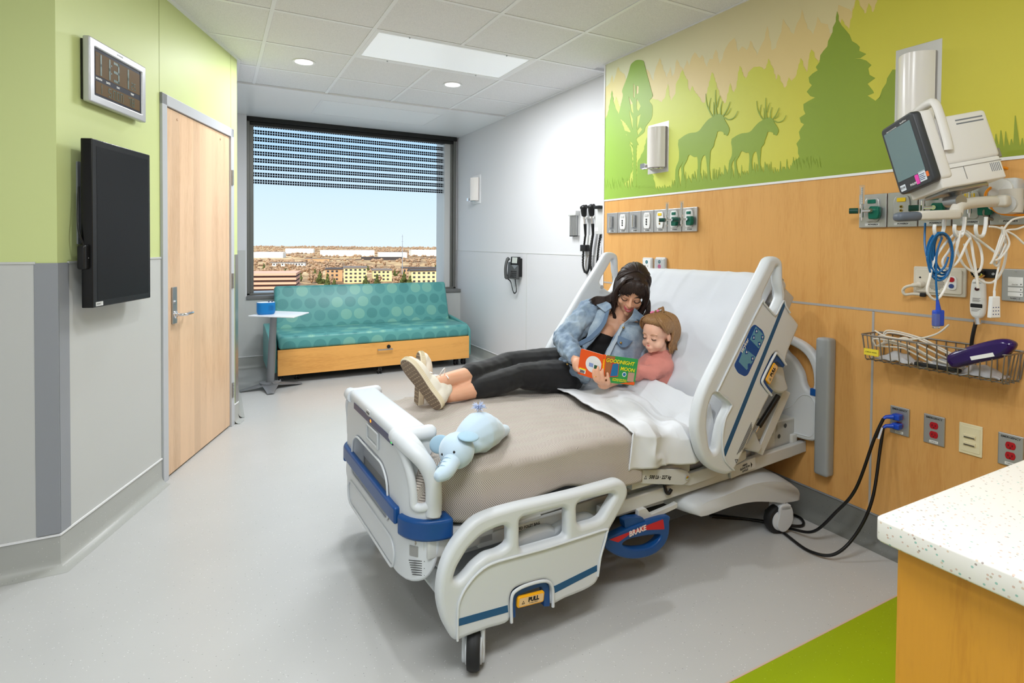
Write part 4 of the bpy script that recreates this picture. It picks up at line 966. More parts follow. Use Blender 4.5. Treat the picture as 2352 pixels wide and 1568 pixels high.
MB().tube([M @ V(p) for p in crom([(-.058, -.016, .018), (-.066, -.018, .036), (-.085, -.022, .046), (-.105, -.03, .05), (-.118, -.045, .045), (-.112, -.062, .04), (-.085, -.058, .03), (-.055, -.06, .02)], 5)], [.014]*5+[.009]*5+[.006]*26, 10).build('call_cord', m_iv2, ps, smooth=True)
MB().box((-.062, -.068, .015), (-.042, -.052, .03), M, .003).build('cord_clip', m_ink, ps, smooth=True)
# light switch plate
M = tr(MHp, -.962, 1.229); sw = thing('light_switch', 'stainless light switch plate with three white buttons at the right edge', 'light switch', M.translation)
MB().plate([rrect(.085, .122, .004)], M @ Matrix.Translation((0, 0, .008)), .008, .003).build('plate', m_steel, sw, smooth=True)
for k, hz in enumerate((.034, .016, .016)):
    zz = (.012, -.016, -.034)[k]; MB().plate([rrect(.044, hz-.001, .001, 0, zz+(.002 if k == 0 else 0))], tr(M, 0, 0, .0095), .002).build('button', m_wp, sw)
q = MB()
for zz in (.004, -.016, -.034): q.box((.015, zz-.002, .0095), (.018, zz+.002, .010), M)
q.text('N48C-5', tr(M, 0, -.05, .0082), .009, .0003)
q.text('On/Off', tr(M, -.002, .002, .0097), .006, .0003)
q.build('marks', m_ink, sw)
for zz in (.052, -.056): MB().lathe([(.004, 0), (.0035, .0015)], tr(M, 0, zz, .008), 14).build('screw', m_chrome, sw)
# lower outlets
def emerg(a, z, label, plugged=False):
    M = tr(MHp, a, z); t_ = thing('wall_outlet', label, 'wall outlet', M.translation)
    MB().plate([rrect(.078, .122, .003)], M @ Matrix.Translation((0, 0, .007)), .007, .003).build('plate', m_steel, t_, smooth=True)
    MB().text('EMERGENCY', tr(M, 0, .048, .0073), .0105, .0003, bold=.0003).build('lettering', m_ink, t_)
    for zz in (.018, -.020):
        r_ = MB().plate([rpoly([(-.012, -.014), (.012, -.014), (.0165, 0), (.012, .014), (-.012, .014), (-.0165, 0)], .006)], tr(M, 0, zz, .0095), .004, .001).build('receptacle', m_red, t_, smooth=True)
        q = MB(); q.box((-.007, -.003, 0), (-.005, .005, .0004), tr(M, 0, zz, .0097)).box((.005, -.003, 0), (.007, .005, .0004), tr(M, 0, zz, .0097)).lathe([(.0022, 0), (.0022, .0004)], tr(M, 0, zz-.008, .0097), 10); q.build('slots', m_ink, r_)
    MB().plate([rrect(.032, .010, .001, 0, -.050)], tr(M, 0, 0, .0078), .001).build('number_label', m_wp, t_); MB().text('C2BQ2-6', tr(M, 0, -.050, .008), .006, .0003).build('number', m_ink, t_)
    return t_
eo1 = emerg(-1.352, .608, 'stainless EMERGENCY outlet nearest the bed with blue plugs in it')
emerg(-1.219, .608, 'stainless EMERGENCY outlet with two empty red sockets, middle of the low row')
emerg(-.965, .606, 'stainless EMERGENCY outlet with red sockets half hidden by the white counter')
M = tr(MHp, -1.092, .607); do = thing('data_outlet', 'ivory data outlet plate between the two empty EMERGENCY outlets', 'data outlet', M.translation)
MB().plate([rrect(.078, .122, .003)], M @ Matrix.Translation((0, 0, .006)), .006, .0025).build('plate', m_ivory, do, smooth=True)
MB().plate([rrect(.064, .100, .003)], M @ Matrix.Translation((0, 0, .0075)), .002, .001).build('inner_plate', m_ivory, do)
for zz in (.012, -.018): MB().box((-.022, zz-.007, .007), (.018, zz+.007, .012), M, .001).build('port', m_ivory, do); MB().box((-.020, zz-.006, .0121), (.016, zz-.001, .0124), M).build('port_opening', mat('port_shadow', (90, 84, 70), .6), do)
# blue plugs and black power cords from the bed
for k, (zz, dx) in enumerate(((.020, 0), (-.020, .0))):
    t_ = thing('power_cable', ['black power cable whose blue plug sits in the upper socket nearest the bed', 'black power cable with silver tag, its blue plug in the lower socket nearest the bed'][k], 'power cable', (XM-.03, 1.352, .608+zz))
    c0 = V((XM-.018, 1.352, .608+zz))
    MB().box(c0+V((-.034, -.016, -.013)), c0+V((0, .016, .013)), None, .005).tube([c0+V((-.03, .008, 0)), c0+V((-.046, .03, -.004)), c0+V((-.055, .036, -.012))], [.011, .008, .006], 10).build('plug', m_blp, t_, smooth=True)
    s0 = c0+V((-.055, .036, -.012))
    if k == 0: pts = [s0, s0+V((-.03, .02, -.09)), V((2.50, 1.45, .30)), V((2.47, 1.52, .17)), V((2.44, 1.60, .055)), V((2.43, 1.70, .02)), V((2.40, 1.80, .012)), V((2.33, 1.88, .012)), V((2.2, 2.0, .012))]
    else: pts = [s0, s0+V((-.02, .0, -.09)), V((2.50, 1.38, .28)), V((2.44, 1.41, .13)), V((2.37, 1.46, .035)), V((2.34, 1.55, .010)), V((2.37, 1.68, .010)), V((2.42, 1.80, .010)), V((2.5, 1.90, .010)), V((2.57, 1.84, .010)), V((2.58, 1.76, .010)), V((2.50, 1.72, .010)), V((2.36, 1.86, .010)), V((2.2, 1.98, .010))]
    MB().tube(crom(pts, 10), .0065, 10).build('cord', mat('black_cord', (12, 12, 13), .35), t_, smooth=True)
    if k:
        q = MB(); q.tube([s0+V((.0, .004, .0)), s0+V((-.012, .012, -.05))], [.009, .011], 8); q.build('foil_tag', m_chrome, t_, smooth=True)
# wire basket
bx0, bx1, by0, by1, bz0, bz1 = XM-.15, XM-.012, .935, 1.435, .875, .985
bk_ = thing('wire_basket', 'grey wire basket with pale cables hanging on the head wall', 'basket', ((bx0+bx1)/2, (by0+by1)/2, bz0))
m_wire = mat('grey_wire', (132, 126, 118), .4, metal=.5)
def ring3(x0, x1, y0, y1, z, r=.02): return [V((x, y, z)) for x, y in rrect(x1-x0, y1-y0, r, (x0+x1)/2, (y0+y1)/2, 3)]
MB().tube(ring3(bx0-.012, bx1, by0-.01, by1+.01, bz1), .0035, 8, closed=True).build('rim', m_wire, bk_, smooth=True)
q = MB()
n = 14
for k in range(n+1):
    y = lerp(by0+.01, by1-.01, k/n); q.tube([V((bx0-.012, lerp(by0, by1, k/n), bz1)), V((bx0+.0, y, bz0+.008)), V((bx0+.01, y, bz0)), V((bx1-.01, y, bz0)), V((bx1, y, bz0+.01)), V((bx1, y, bz1))], .0022, 6)
for k in range(5):
    x = lerp(bx0+.01, bx1-.01, k/4)
    for yy, s_ in ((by0, 1), (by1, -1)): q.tube([V((x, yy-.01*s_, bz1)), V((x, yy+.004*s_, bz0+.006)), V((x, yy+.012*s_, bz0))], .0022, 6)
for x in (bx0+.03, bx0+.07, bx0+.11): q.tube([V((x, by0, bz0)), V((x, by1, bz0))], .0022, 6)
q.build('wires', m_wire, bk_, smooth=True)
lb = MB().box((bx0-.014, 1.365, .900), (bx0-.010, 1.425, .928)); lb.build('yellow_label', mat('label_yellow', (240, 214, 50), .4), bk_)
MB().plate([rrect(.056, .024, .001, -1.395, .914)], PX(bx0-.0145), .0004).build('label_border', mat('label_yellow2', (244, 222, 70), .4), bk_); MB().text('CHECK WIRES', plane((bx0-.0152, 1.395, .914), (0, -1, 0), (0, 0, 1)), .0075, .0003).build('label_text', m_ink, bk_)
rb2 = random.Random(5); m_cab = mat('pale_cable', (222, 214, 200), .4)
for k in range(9):
    y = rb2.uniform(1.30, 1.41); x = rb2.uniform(bx0+.03, bx1-.03); zt_ = bz1+.012-.008*k
    pts = [V((x, 1.405, bz1-.05)), V((x, y+.01, zt_+.01)), V((x+.01, 1.28, zt_)), V((x-.01, 1.17, zt_-.035)), V((x, 1.06+.01*k, bz0+.03)), V((x+.01, 1.10, bz0+.012)), V((x, 1.25, bz0+.012))]
    if k == 0: pts = [V((bx0+.02, 1.40, bz1+.02)), V((bx0+.02, 1.34, bz1-.002)), V((bx0+.03, 1.25, bz1+.005)), V((bx0+.05, 1.18, bz1+.035)), V((bx0+.08, 1.15, bz1+.075))]
    tag(MB().tube(crom(pts, 7), .0036, 8).build('patient_cable', m_cab, smooth=True), ['', 'pale cable at the back of the wire basket, top of the pile', 'pale cable second from the top of the coil in the wire basket', 'pale cable in the upper middle of the coil in the basket', 'pale cable in the middle of the coil in the wire basket', 'pale cable in the lower middle of the coil in the basket', 'pale cable low in the coil in the wire basket', 'pale cable second from the bottom of the coil in the basket', 'pale cable at the bottom of the coil in the wire basket'][k] if k else 'pale cable rising out of the wire basket towards the monitor', 'cable', 'pale cables in the wire basket' if k else None)
# hand set, purple instrument, plastic bags in the basket
pi_ = thing('purple_instrument', 'dark purple wedge shaped instrument leaning out of the wire basket', 'instrument', (bx0+.06, 1.02, bz1))
Mq = plane((bx0-.018, 1.10, bz1-.035), (0, -.93, .37), (0, .37, .93))
MB().plate([crom2([(-.02, -.03), (-.02, .0), (.02, .018), (.14, .030), (.19, .022), (.205, -.004), (.16, -.035), (.08, -.04), (.0, -.045)], 4)], Mq, .05, .018).build('body', mat('dark_purple', (44, 20, 84), .15), pi_, smooth=True)
MB().plate([rrect(.075, .014, .001, .10, -.020)], Mq @ Matrix.Translation((0, 0, .0005)), .001).build('white_label', m_wp, pi_)
for k, (yy, c) in enumerate(((1.33, (236, 238, 242)), (1.03, (228, 230, 236)), (1.16, (224, 226, 230)))):
    q = MB()
    def fn(u, v, yy=yy, k=k): return V((bx0+.02+.1*u, yy-.07+.14*v, bz0+.012+.035*math.sin(PI*u)*math.sin(PI*v)+.012*noise.noise(V((u*4, v*4, k*3)))))
    q.grid(fn, 14, 14, .004)
    tag(q.build('plastic_packet', mat('packet_film%d' % k, c, .15, trans=.5), smooth=True), ['crinkled clear packet at the labelled end of the wire basket', 'crinkled clear packet at the right end of the wire basket', 'crinkled clear packet in the middle of the wire basket'][k], 'packet')
tag(MB().box((bx0+.01, 1.08, bz0+.012), (bx0+.03, 1.24, bz0+.026), None, .004).build('black_hose', m_dark, smooth=True), 'short black hose lying along the front of the wire basket', 'hose')
# thermometer unit on black bracket with its hanging cord
a_ = -1.065; M = tr(MHp, a_, 1.19, .05); th = thing('thermometer', 'white long wall thermometer with black display hanging under the black bracket', 'thermometer', M.translation)
MB().plate([crom2([(-.019, .05), (0, .062), (.019, .05), (.024, 0), (.025, -.06), (.018, -.088), (0, -.097), (-.018, -.088), (-.025, -.06), (-.024, 0)], 5)], M, .03, .012).build('case', m_wp, th, smooth=True)
MB().plate([rrect(.038, .015, .003, 0, -.046)], tr(M, 0, 0, .001), .002).build('display', m_ink, th); MB().lathe([(.0075, 0), (.0075, .002)], tr(M, .001, .019, 0), 16).build('button', mat('dark_red', (60, 16, 22), .4), th)
MB().text('EXERGEN', tr(M, 0, .042, .0006), .0065, .0003).build('lettering', m_ink, th)
q = MB()
for k in range(4): q.box((-.013, -.018-k*.004, 0), (.013-.004*(k % 2), -.0165-k*.004, .0006), M)
for k in range(3): q.box((-.016, -.060-k*.004, 0), (.014-.005*k, -.0588-k*.004, .0006), M)
q.build('small_print', mat('grey_print', (120, 110, 104), .5), th)
MB().tube([M @ V((0, .05, -.01)), M @ V((0, .066, -.01)), M @ V((.01, .08, -.012))], [.01, .012, .015], 14).build('probe_head', m_chrome, th, smooth=True)
br_ = thing('thermometer_bracket', 'black bracket clip holding the white thermometer on the head wall', 'bracket', M @ V((0, .08, -.04)))
MB().box((-.03, .062, -.05), (.05, .096, -.038), M, .002).box((-.012, .07, -.04), (.012, .09, .02), M, .004).cyl(M @ V((-.0, .085, -.02)), M @ V((.0, .085, .02)), .014).build('clip', m_black, br_, smooth=True)
MB().lathe([(.006, 0), (.005, .002)], tr(M, .036, .078, -.038), 12).build('screw', m_chrome, br_)
MB().cyl(M @ V((.0, -.095, -.008)), M @ V((.004, -.118, -.008)), .010, 16).build('tether_joint', m_chrome, th, smooth=True)
MB().tube(crom([M @ V(p) for p in ((-.004, -.11, -.01), (-.012, -.15, -.012), (-.020, -.19, -.02), (-.03, -.23, -.04))], 6), .0065, 10).build('tether', m_dark, th, smooth=True)

# ================================================================== PATIENT MONITOR ON ITS ARM
m_mw = mat('monitor_white', (226, 222, 216), .4); m_mg = mat('monitor_grey', (120, 124, 130), .4); m_mbz = mat('monitor_bezel', (58, 60, 64), .4)
m_arm = mat('arm_beige', (206, 200, 188), .4)
D = 2.02
c_tl, c_tr, c_br, c_bl = at(2032, 297, D+.09), at(2102, 248, D-.09), at(2137, 420, D-.09), at(2056, 452, D+.09)
ctr = (c_tl+c_tr+c_br+c_bl)/4
ax = ((c_tr-c_tl)+(c_br-c_bl)).normalized(); ay = ((c_tl-c_bl)+(c_tr-c_br)); ay = (ay-ax*ay.dot(ax)).normalized()
wM = ((c_tr-c_tl).length+(c_br-c_bl).length)/2; hM = ((c_tl-c_bl).length+(c_tr-c_br).length)/2
MM = plane(ctr, ax, ay)
mon = thing('patient_monitor', 'white patient monitor with grey screen tilted on an arm at the right', 'monitor', ctr)
MB().plate([rrect(wM, hM, .018)], MM, .03, .006).build('bezel', m_mbz, mon, smooth=True)
scr = MB().plate([rrect(wM*.80, hM*.72, .002, -.004, .012)], tr(MM, 0, 0, .001), .002).build('screen', mat('screen_grey', (104, 128, 132), .15, emit=(104, 128, 132), es=.12), mon)
DP = .26
MB().box((-wM/2+.004, -hM/2+.004, -.075), (wM/2-.004, hM/2-.002, -.026), MM, .014).box((-wM/2+.02, -hM/2+.05, -DP), (wM/2-.015, hM/2-.035, -.07), MM, .014).build('housing', m_mw, mon, smooth=True)
MB().box((-wM/2+.01, -hM/2-.028, -DP+.01), (wM/2-.012, -hM/2+.052, -.03), MM, .006).build('module_rack', m_mw, mon, smooth=True)
MB().box((wM/2-.013, -hM/2+.035, -DP+.01), (wM/2-.0105, -hM/2+.037, -.04), MM).box((wM/2-.013, -hM/2-.01, -.12), (wM/2-.0105, -hM/2+.036, -.118), MM).build('rack_seam', mat('seam_grey', (150, 146, 140), .5), mon)
# carrying handle over the top and down the side
hp_ = [MM @ V(p) for p in crom([(wM/2-.006, -hM/2+.10, -.085), (wM/2-.004, 0, -.088), (wM/2-.004, hM/2-.03, -.092), (wM/2-.012, hM/2+.015, -.094), (wM/2-.04, hM/2+.025, -.094), (0, hM/2+.022, -.094), (-wM/2+.04, hM/2+.012, -.094), (-wM/2+.02, hM/2-.03, -.094)], 6)]
MB().tube(hp_, .016, 12, flat=(ax, .55)).build('carry_handle', m_mw, mon, smooth=True)
q = MB()
for k in range(2): q.box((wM/2-.0156, hM/2-.062-k*.013, -DP+.02), (wM/2-.0146, hM/2-.057-k*.013, -DP+.115), MM)
for k in range(6): q.box((wM/2-.013, -hM/2+.0, -DP+.02+k*.006), (wM/2-.0112, -hM/2+.03, -DP+.022+k*.006), MM)
q.build('vents', m_mg, mon)
for nm, x, y, w, h, m_ in (('ecm_sticker', -wM/2+.03, -hM/2+.022, .028, .022, mat('sticker_white', (226, 232, 240), .5)), ('pink_sticker', wM/2-.072, -hM/2+.03, .018, .034, mat('sticker_pink', (240, 70, 180), .5)), ('barcode_sticker', wM/2-.043, -hM/2+.034, .034, .036, mat('sticker_white', (226, 232, 240), .5)), ('orange_sticker', wM/2-.018, -hM/2+.034, .012, .018, mat('sticker_orange', (240, 120, 50), .5))):
    o = MB().plate([rrect(w, h, .002, x, y)], tr(MM, 0, 0, .001), .001).build(nm, m_, mon)
MB().text('ECM', tr(MM, -wM/2+.03, -hM/2+.022, .0016), .012, .0003).build('lettering', m_ink, mon)
MB().text('PHILIPS', tr(MM, -.004, -hM/2+.02, .0012), .011, .0004, bold=.0002).build('maker_lettering', m_wp, mon); MB().text('IntelliVue', tr(MM, wM/2-.055, hM/2-.018, .0008), .009, .0004).build('corner_lettering', m_wp, mon); MB().text('HEART RATE MONITOR', tr(MM, -wM/2+.06, hM/2-.022, .0008), .0055, .0004).build('top_lettering', m_wp, mon)
q = MB()
for k in range(4): q.box((wM/2-.058, -hM/2+.040-k*.006, .0008), (wM/2-.030-.004*(k % 2), -hM/2+.042-k*.006, .0018), MM)
q.build('sticker_print', mat('slate_print', (70, 80, 120), .5), mon)
# arm: tilt head, grey handle, beam to the wall
arm = thing('monitor_mount', 'beige wall arm with grey tipped handle carrying the patient monitor and cable hooks', 'monitor arm', (XM-.02, .95, 1.5))
ha, hb = at(2056, 497, 1.93), at(2200, 492, 1.93); hd = (hb-ha).normalized(); up_ = V((0, 0, 1)); hn = hd.cross(up_)
Mh = plane(ha, hd, up_); L = (hb-ha).length
MB().box((.075, -.016, -.02), (L, .016, .02), Mh, .008).build('handle_bar', m_arm, arm, smooth=True)
MB().box((0, -.018, -.022), (.085, .014, .022), Mh, .014).build('handle_grip', mat('slate_grip', (92, 100, 112), .45), arm, smooth=True)
q = MB(); P1 = at(2195, 492, 1.93); P2 = at(2210, 470, 1.95); P3 = at(2290, 462, 1.99); P4 = at(2350, 470, 2.05); P5 = V((XM-.03, .78, P4.z))
q.tube(crom([P1, P2, P3, P4, P5], 6), .02, 14); q.box(-V((.02, .035, .02)), V((.02, .035, .02)), Matrix.Translation(P3), .01)
q.cyl(at(2322, 460, 2.03)+V((0, 0, -.045)), at(2322, 460, 2.03)+V((0, 0, .04)), .034, 28)
q.build('beam', m_arm, arm, smooth=True)
MB().box((XM-.035, .70, 1.38), (XM-.011, .86, 1.62), None, .006).build('wall_plate', m_arm, arm, smooth=True)
q = MB(); T1 = at(2192, 462, 1.96); T2 = at(2165, 447, 1.98)
bt = MM @ V((-.0, -hM/2-.03, -.13))
q.cyl(T1-hn*.03, T1+hn*.03, .02, 24); q.tube([T1, (T1+bt)/2+V((0, 0, -.005)), bt], [.016, .018, .02], 12); q.tube([P2, T1], .018, 12)
q.box((-.06, -hM/2-.040, -.20), (.06, -hM/2-.028, -.06), MM, .004)
q.build('tilt_head', m_metal, arm, smooth=True)
# hooks under the beam
for k, px in enumerate((2152, 2198, 2247)):
    t0 = at(px+18, 498, 1.95); lo_ = at(px+12, 540, 1.95); 
    d1 = ray(px, 520)*1.95+CPOS; 
    MB().tube(crom([t0, at(px+16, 522, 1.95), at(px+10, 541, 1.95), at(px-2, 541, 1.93), at(px-6, 527, 1.92), at(px-5, 516, 1.92)], 5), .0065, 10, flat=(hd, .8)).build('hook', m_wp, arm, smooth=True)
# coiled blue sensor cable with its clip
m_bc = mat('blue_cable', (0, 94, 152), .35)
cc = thing('sensor_cable', 'coiled blue finger sensor cable hanging on the first hook under the monitor', 'cable', at(2160, 590, 1.93))
def loop(q, px, py, rx, ry, D, r, n=30, ph=0, tilt=0, a1=360):
    q.tube([at(px+rx*math.cos(math.radians(a+ph))+tilt*math.sin(math.radians(a)), py+ry*math.sin(math.radians(a+ph)), D+.012*math.sin(math.radians(a*1.0))) for a in [a1*k/n for k in range(n+1)]], r, 8)
q = MB()
for k, (rx, ry, dx, dy) in enumerate(((28, 55, 0, 0), (25, 52, 2, -2), (22, 48, 4, -6), (30, 52, -1, -3), (20, 44, 6, -8))): loop(q, 2160+dx, 589+dy, rx, ry, 1.925+.006*k, .0035, tilt=(k-2)*1.5)
q.tube(crom([at(2125, 512, 1.97), at(2124, 560, 1.96), at(2131, 595, 1.94), at(2148, 625, 1.93), at(2168, 615, 1.93), at(2178, 590, 1.93)], 6), .0035, 8)
q.tube(crom([at(2164, 545, 1.93), at(2152, 580, 1.935), at(2150, 640, 1.93), at(2153, 690, 1.93)], 6), .0035, 8); q.build('coil', m_bc, cc, smooth=True)
dq = at(2155, 690, 1.93)
MB().tube([at(2153, 688, 1.93), at(2156, 715, 1.93)], [.004, .009], 10).build('strain_relief', mat('sensor_blue', (36, 72, 180), .35), cc, smooth=True)
MB().box((-.016, -.055, -.012), (.016, 0, .008), plane(at(2156, 712, 1.93), hd, up_), .004).build('sensor_clip', mat('sensor_blue', (50, 88, 190), .35), cc, smooth=True)
MB().box((-.020, -.062, -.004), (-.002, -.012, .012), plane(at(2156, 712, 1.93), hd, up_), .003).build('clear_tip', m_clear, cc, smooth=True)
# white cables looped from the other hooks
wl = [('white cable looped wide from the middle hook down to the nurse call plate', [(2200, 530), (2170, 560), (2145, 600), (2135, 640), (2130, 670), (2150, 688), (2172, 660), (2186, 610), (2200, 560), (2206, 530)]),
      ('white cable looped from the middle hook to the right and back up', [(2205, 532), (2180, 575), (2165, 600), (2175, 618), (2200, 600), (2220, 560), (2228, 545), (2210, 530)]),
      ('white cable from the middle hook down to the long white thermometer', [(2208, 530), (2228, 548), (2236, 590), (2244, 640), (2246, 662)]),
      ('grey white cable swinging from the middle hook over to the lead bundle', [(2210, 528), (2240, 545), (2280, 575), (2296, 590), (2290, 610), (2280, 600)]),
      ('thick white cable making the deep loop right of the middle hook', [(2205, 531), (2198, 570), (2215, 610), (2245, 625), (2256, 600), (2250, 565), (2232, 540), (2215, 528)]),
      ('white cable running from the thermometer hook round under the lead bundle', [(2215, 560), (2230, 610), (2250, 642), (2280, 648), (2302, 620), (2311, 580), (2308, 545)])]
for k, (lab, pts) in enumerate(wl):
    tag(MB().tube(crom([at(x, y, 1.935+.012*k+.006*math.sin(i*1.3)) for i, (x, y) in enumerate(pts)], 7), .0042, 8).build('monitor_cable', mat('white_cable', (226, 222, 214), .35), smooth=True), lab, 'cable')
ld = thing('lead_bundle', 'bundle of white monitor leads tied together at the right edge with small key pad', 'leads', at(2303, 560, 1.96))
q = MB()
for k, pts in enumerate([[(2300, 520), (2306, 545), (2285, 590), (2275, 606), (2290, 580), (2304, 540)], [(2302, 520), (2300, 560), (2282, 600), (2296, 590), (2310, 560)], [(2352, 498), (2325, 505), (2305, 528), (2290, 570), (2280, 600)], [(2352, 560), (2330, 540), (2306, 528), (2290, 522), (2272, 520)], [(2352, 520), (2335, 526), (2310, 530), (2300, 550)], [(2305, 535), (2296, 600), (2288, 640), (2283, 672)], [(2308, 530), (2318, 560), (2300, 590), (2285, 598)]]): q.tube(crom([at(x, y, 1.95+.01*(k % 3)) for x, y in pts], 6), .0034, 8)
q.build('leads', mat('white_cable', (226, 222, 214), .35), ld, smooth=True)
Mk = plane(at(2282, 700, 1.96), hd, up_)
MB().plate([rpoly([(-.016, -.045), (.02, -.045), (.017, .03), (-.012, .03)], .003)], tr(Mk, 0, 0, .008), .016, .003).tube([Mk @ V((.002, .03, 0)), Mk @ V((.002, .05, 0))], .004, 8).build('key_pad', m_wp, ld, smooth=True)
q = MB()
for i in range(3):
    for j in range(3): q.lathe([(.002, 0), (.002, .0006)], tr(Mk, -.007+i*.009, -.032+j*.012, .008), 8)
q.build('keys', mat('slate_print', (70, 80, 120), .5), ld)
# cords behind the monitor
mp0 = MM @ V((wM/2-.05, -hM/2+.07, -DP))
MB_ = MB().box((-.014, -.02, -.02), (.014, .014, .0), Matrix.Translation(mp0) @ MM.to_3x3().to_4x4(), .003)
MB_.tube(crom([mp0, at(2284, 392, 2.2), at(2310, 405, 2.2), at(2325, 410, 2.2), at(2318, 425, 2.2), at(2296, 436, 2.18), at(2275, 460, 2.15), at(2260, 490, 2.15), at(2285, 505, 2.15), at(2352, 505, 2.15)], 6), .006, 10)
tag(MB_.build('grey_cord', mat('grey_cord', (140, 134, 122), .4), smooth=True), 'grey cord with moulded plug at the back of the patient monitor', 'cord')
tag(MB().tube(crom([at(2276, 382, 2.12), at(2310, 386, 2.12), at(2330, 400, 2.12), at(2322, 412, 2.12), at(2285, 425, 2.1), at(2264, 445, 2.08), at(2272, 470, 2.06), at(2300, 490, 2.05), at(2352, 494, 2.05)], 6), .005, 10).build('orange_cord', mat('orange_cord', (246, 150, 20), .35), smooth=True), 'orange cord looping behind the patient monitor', 'cord')

# ================================================================== THINGS ON THE WHITE WALL
MW = PX(XW-.004)
def wx(px, py): return loc2(PX(XW), onx(px, py, XW))
m_ph = mat('phone_grey', (74, 76, 76), .35)
a_, z_ = -5.10, 1.12
M = tr(PX(XW-.004), a_, z_); ph = thing('wall_phone', 'dark grey desk style phone hanging on the white wall', 'phone', M.translation)
Mt = M @ Matrix.Rotation(math.radians(-10), 4, 'X')
MB().box((-.085, -.09, 0), (.085, .1, .045), M, .006).build('wall_mount', m_black, ph, smooth=True)
Mf = M @ Matrix.Translation((0, 0, .06)) @ Matrix.Rotation(math.radians(16), 4, 'Y') @ Matrix.Rotation(math.radians(-6), 4, 'X')
MB().box((-.075, -.115, -.02), (.085, .06, .012), Mf, .008).build('body', m_ph, ph, smooth=True)
MB().box((-.035, .03, -.012), (.085, .115, .016), Mf, .005).build('display_housing', m_black, ph, smooth=True)
MB().plate([rrect(.075, .06, .002, .027, .078)], tr(Mf, 0, 0, .0175), .002).build('display', mat('lcd_grey', (180, 186, 180), .3), ph)
MB().plate([rpoly([(-.02, .03), (.078, .03), (.05, .004), (.03, -.012), (.012, .004)], .004)], tr(Mf, 0, 0, .014), .003).build('silver_panel', m_metal, ph)
for i in range(4):
    for j in range(4): MB().box((-.018+i*.022, -.100+j*.019, .011), (-.004+i*.022, -.088+j*.019, .0155), Mf, .002).build('key', m_black, ph)
hq = [Mf @ V(p) for p in crom([(-.062, -.108, .018), (-.064, -.09, .036), (-.066, -.03, .046), (-.066, .02, .046), (-.064, .075, .036), (-.062, .095, .018)], 5)]
MB().tube(hq, [.02]*5+[.016]*16+[.019]*5, 12).build('handset', m_ph, ph, smooth=True)
cq = crom([Mf @ V((-.062, -.115, .01)), M @ V((-.075, -.15, .05)), M @ V((-.062, -.24, .03)), M @ V((-.03, -.265, .03)), M @ V((.012, -.24, .03)), M @ V((.022, -.15, .045)), Mf @ V((.04, -.115, 0))], 30)
hel = [p+V((.006*math.cos(i*1.5), .007*math.cos(i*1.5), .006*math.sin(i*1.5))) for i, p in enumerate(cq)]
MB().tube(hel, .0032, 6).build('coiled_cord', m_black, ph, smooth=True)
# specula dispenser
a_, z_ = -4.06, 1.545; M = tr(PX(XW), a_, z_); dp = thing('tip_dispenser', 'silver wall dispenser of four upright tubes beside the black scopes', 'dispenser', M.translation)
MB().box((-.06, .072, 0), (.06, .115, .05), M, .005).build('cap', m_gp, dp, smooth=True)
MB().box((-.055, -.1, 0), (.055, .08, .014), M, .002).build('backing', m_wp, dp)
for k in range(4): MB().tube([M @ V((-.042+k*.028, -.1, .028)), M @ V((-.042+k*.028, .075, .028))], .0115, 14).build('tube', m_metal, dp, smooth=True); MB().tube([M @ V((-.042+k*.028, -.108, .028)), M @ V((-.042+k*.028, -.1, .028))], .012, 14).build('tube_end', m_dark, dp, smooth=True)
# otoscope / ophthalmoscope set
M0 = PX(XW)
wt = thing('scope_charger', 'white wall charger body of the diagnostic scopes at the mural corner', 'scope charger', (XW-.03, 3.65, 1.55))
MB().box((-3.72, 1.45, 0), (-3.60, 1.70, .05), M0, .006).build('body', m_gp, wt, smooth=True)
MB().plate([rrect(.05, .03, .001, -3.70, 1.49)], M0 @ Matrix.Translation((0, 0, .052)), .002).build('label', m_wp, wt)
MB().box((-3.69, 1.655, .04), (-3.62, 1.68, .09), M0, .005).build('control_knob', m_black, wt, smooth=True)
for k, (a_, lab) in enumerate(((-3.872, 'black scope with coiled hose, nearest the silver tip dispenser'), (-3.765, 'black scope with coiled hose, next to the mural edge'))):
    t_ = thing('diagnostic_scope', lab, 'medical scope', (XW-.05, -a_, 1.6), 'black scopes on the wall'); M = tr(M0, a_, 0)
    MB().box((-.03, 1.582, .0), (.03, 1.600, .05), M, .003).build('cradle', m_gp, t_, smooth=True)
    MB().tube([M @ V((0, 1.66, .055)), M @ V((.0, 1.61, .05)), M @ V((0, 1.60, .05))], [.028, .022, .012], 14).ball(M @ V((.003, 1.675, .055)), (.03, .03, .026)).cyl(M @ V((-.03, 1.675, .06)), M @ V((.03, 1.685, .05)), .016).build('head', m_black, t_, smooth=True)
    MB().cyl(M @ V((0, 1.60, .045)), M @ V((0, 1.54, .04)), .011).build('neck', m_chrome, t_, smooth=True)
    MB().tube([M @ V((0, 1.54, .04)), M @ V((0, 1.45, .035))], [.014, .010], 12).build('grip', m_black, t_, smooth=True)
    dd = .085 if k == 0 else .1
    hose = crom([M @ V((0, 1.45, .035)), M @ V((-.012, 1.40, .035)), M @ V((-.03, 1.30, .035)), M @ V((-.03, 1.18, .035)), M @ V((.01, 1.13, .035)), M @ V((.05, 1.16, .035)), M @ V((.065, 1.25, .035)), M @ V((.075, 1.36, .03)), M @ V((.10, 1.46, .03))], 22)
    hose = [p+V((0, .004*math.cos(i*1.6), .004*math.sin(i*1.6))) for i, p in enumerate(hose)]
    MB().tube(hose, .0085, 8).build('hose', m_black, t_, smooth=True)
M = tr(M0, -3.87, 1.385); t_ = thing('power_outlet', 'white outlet with black adapter plugged in under the scopes', 'wall outlet', M.translation)
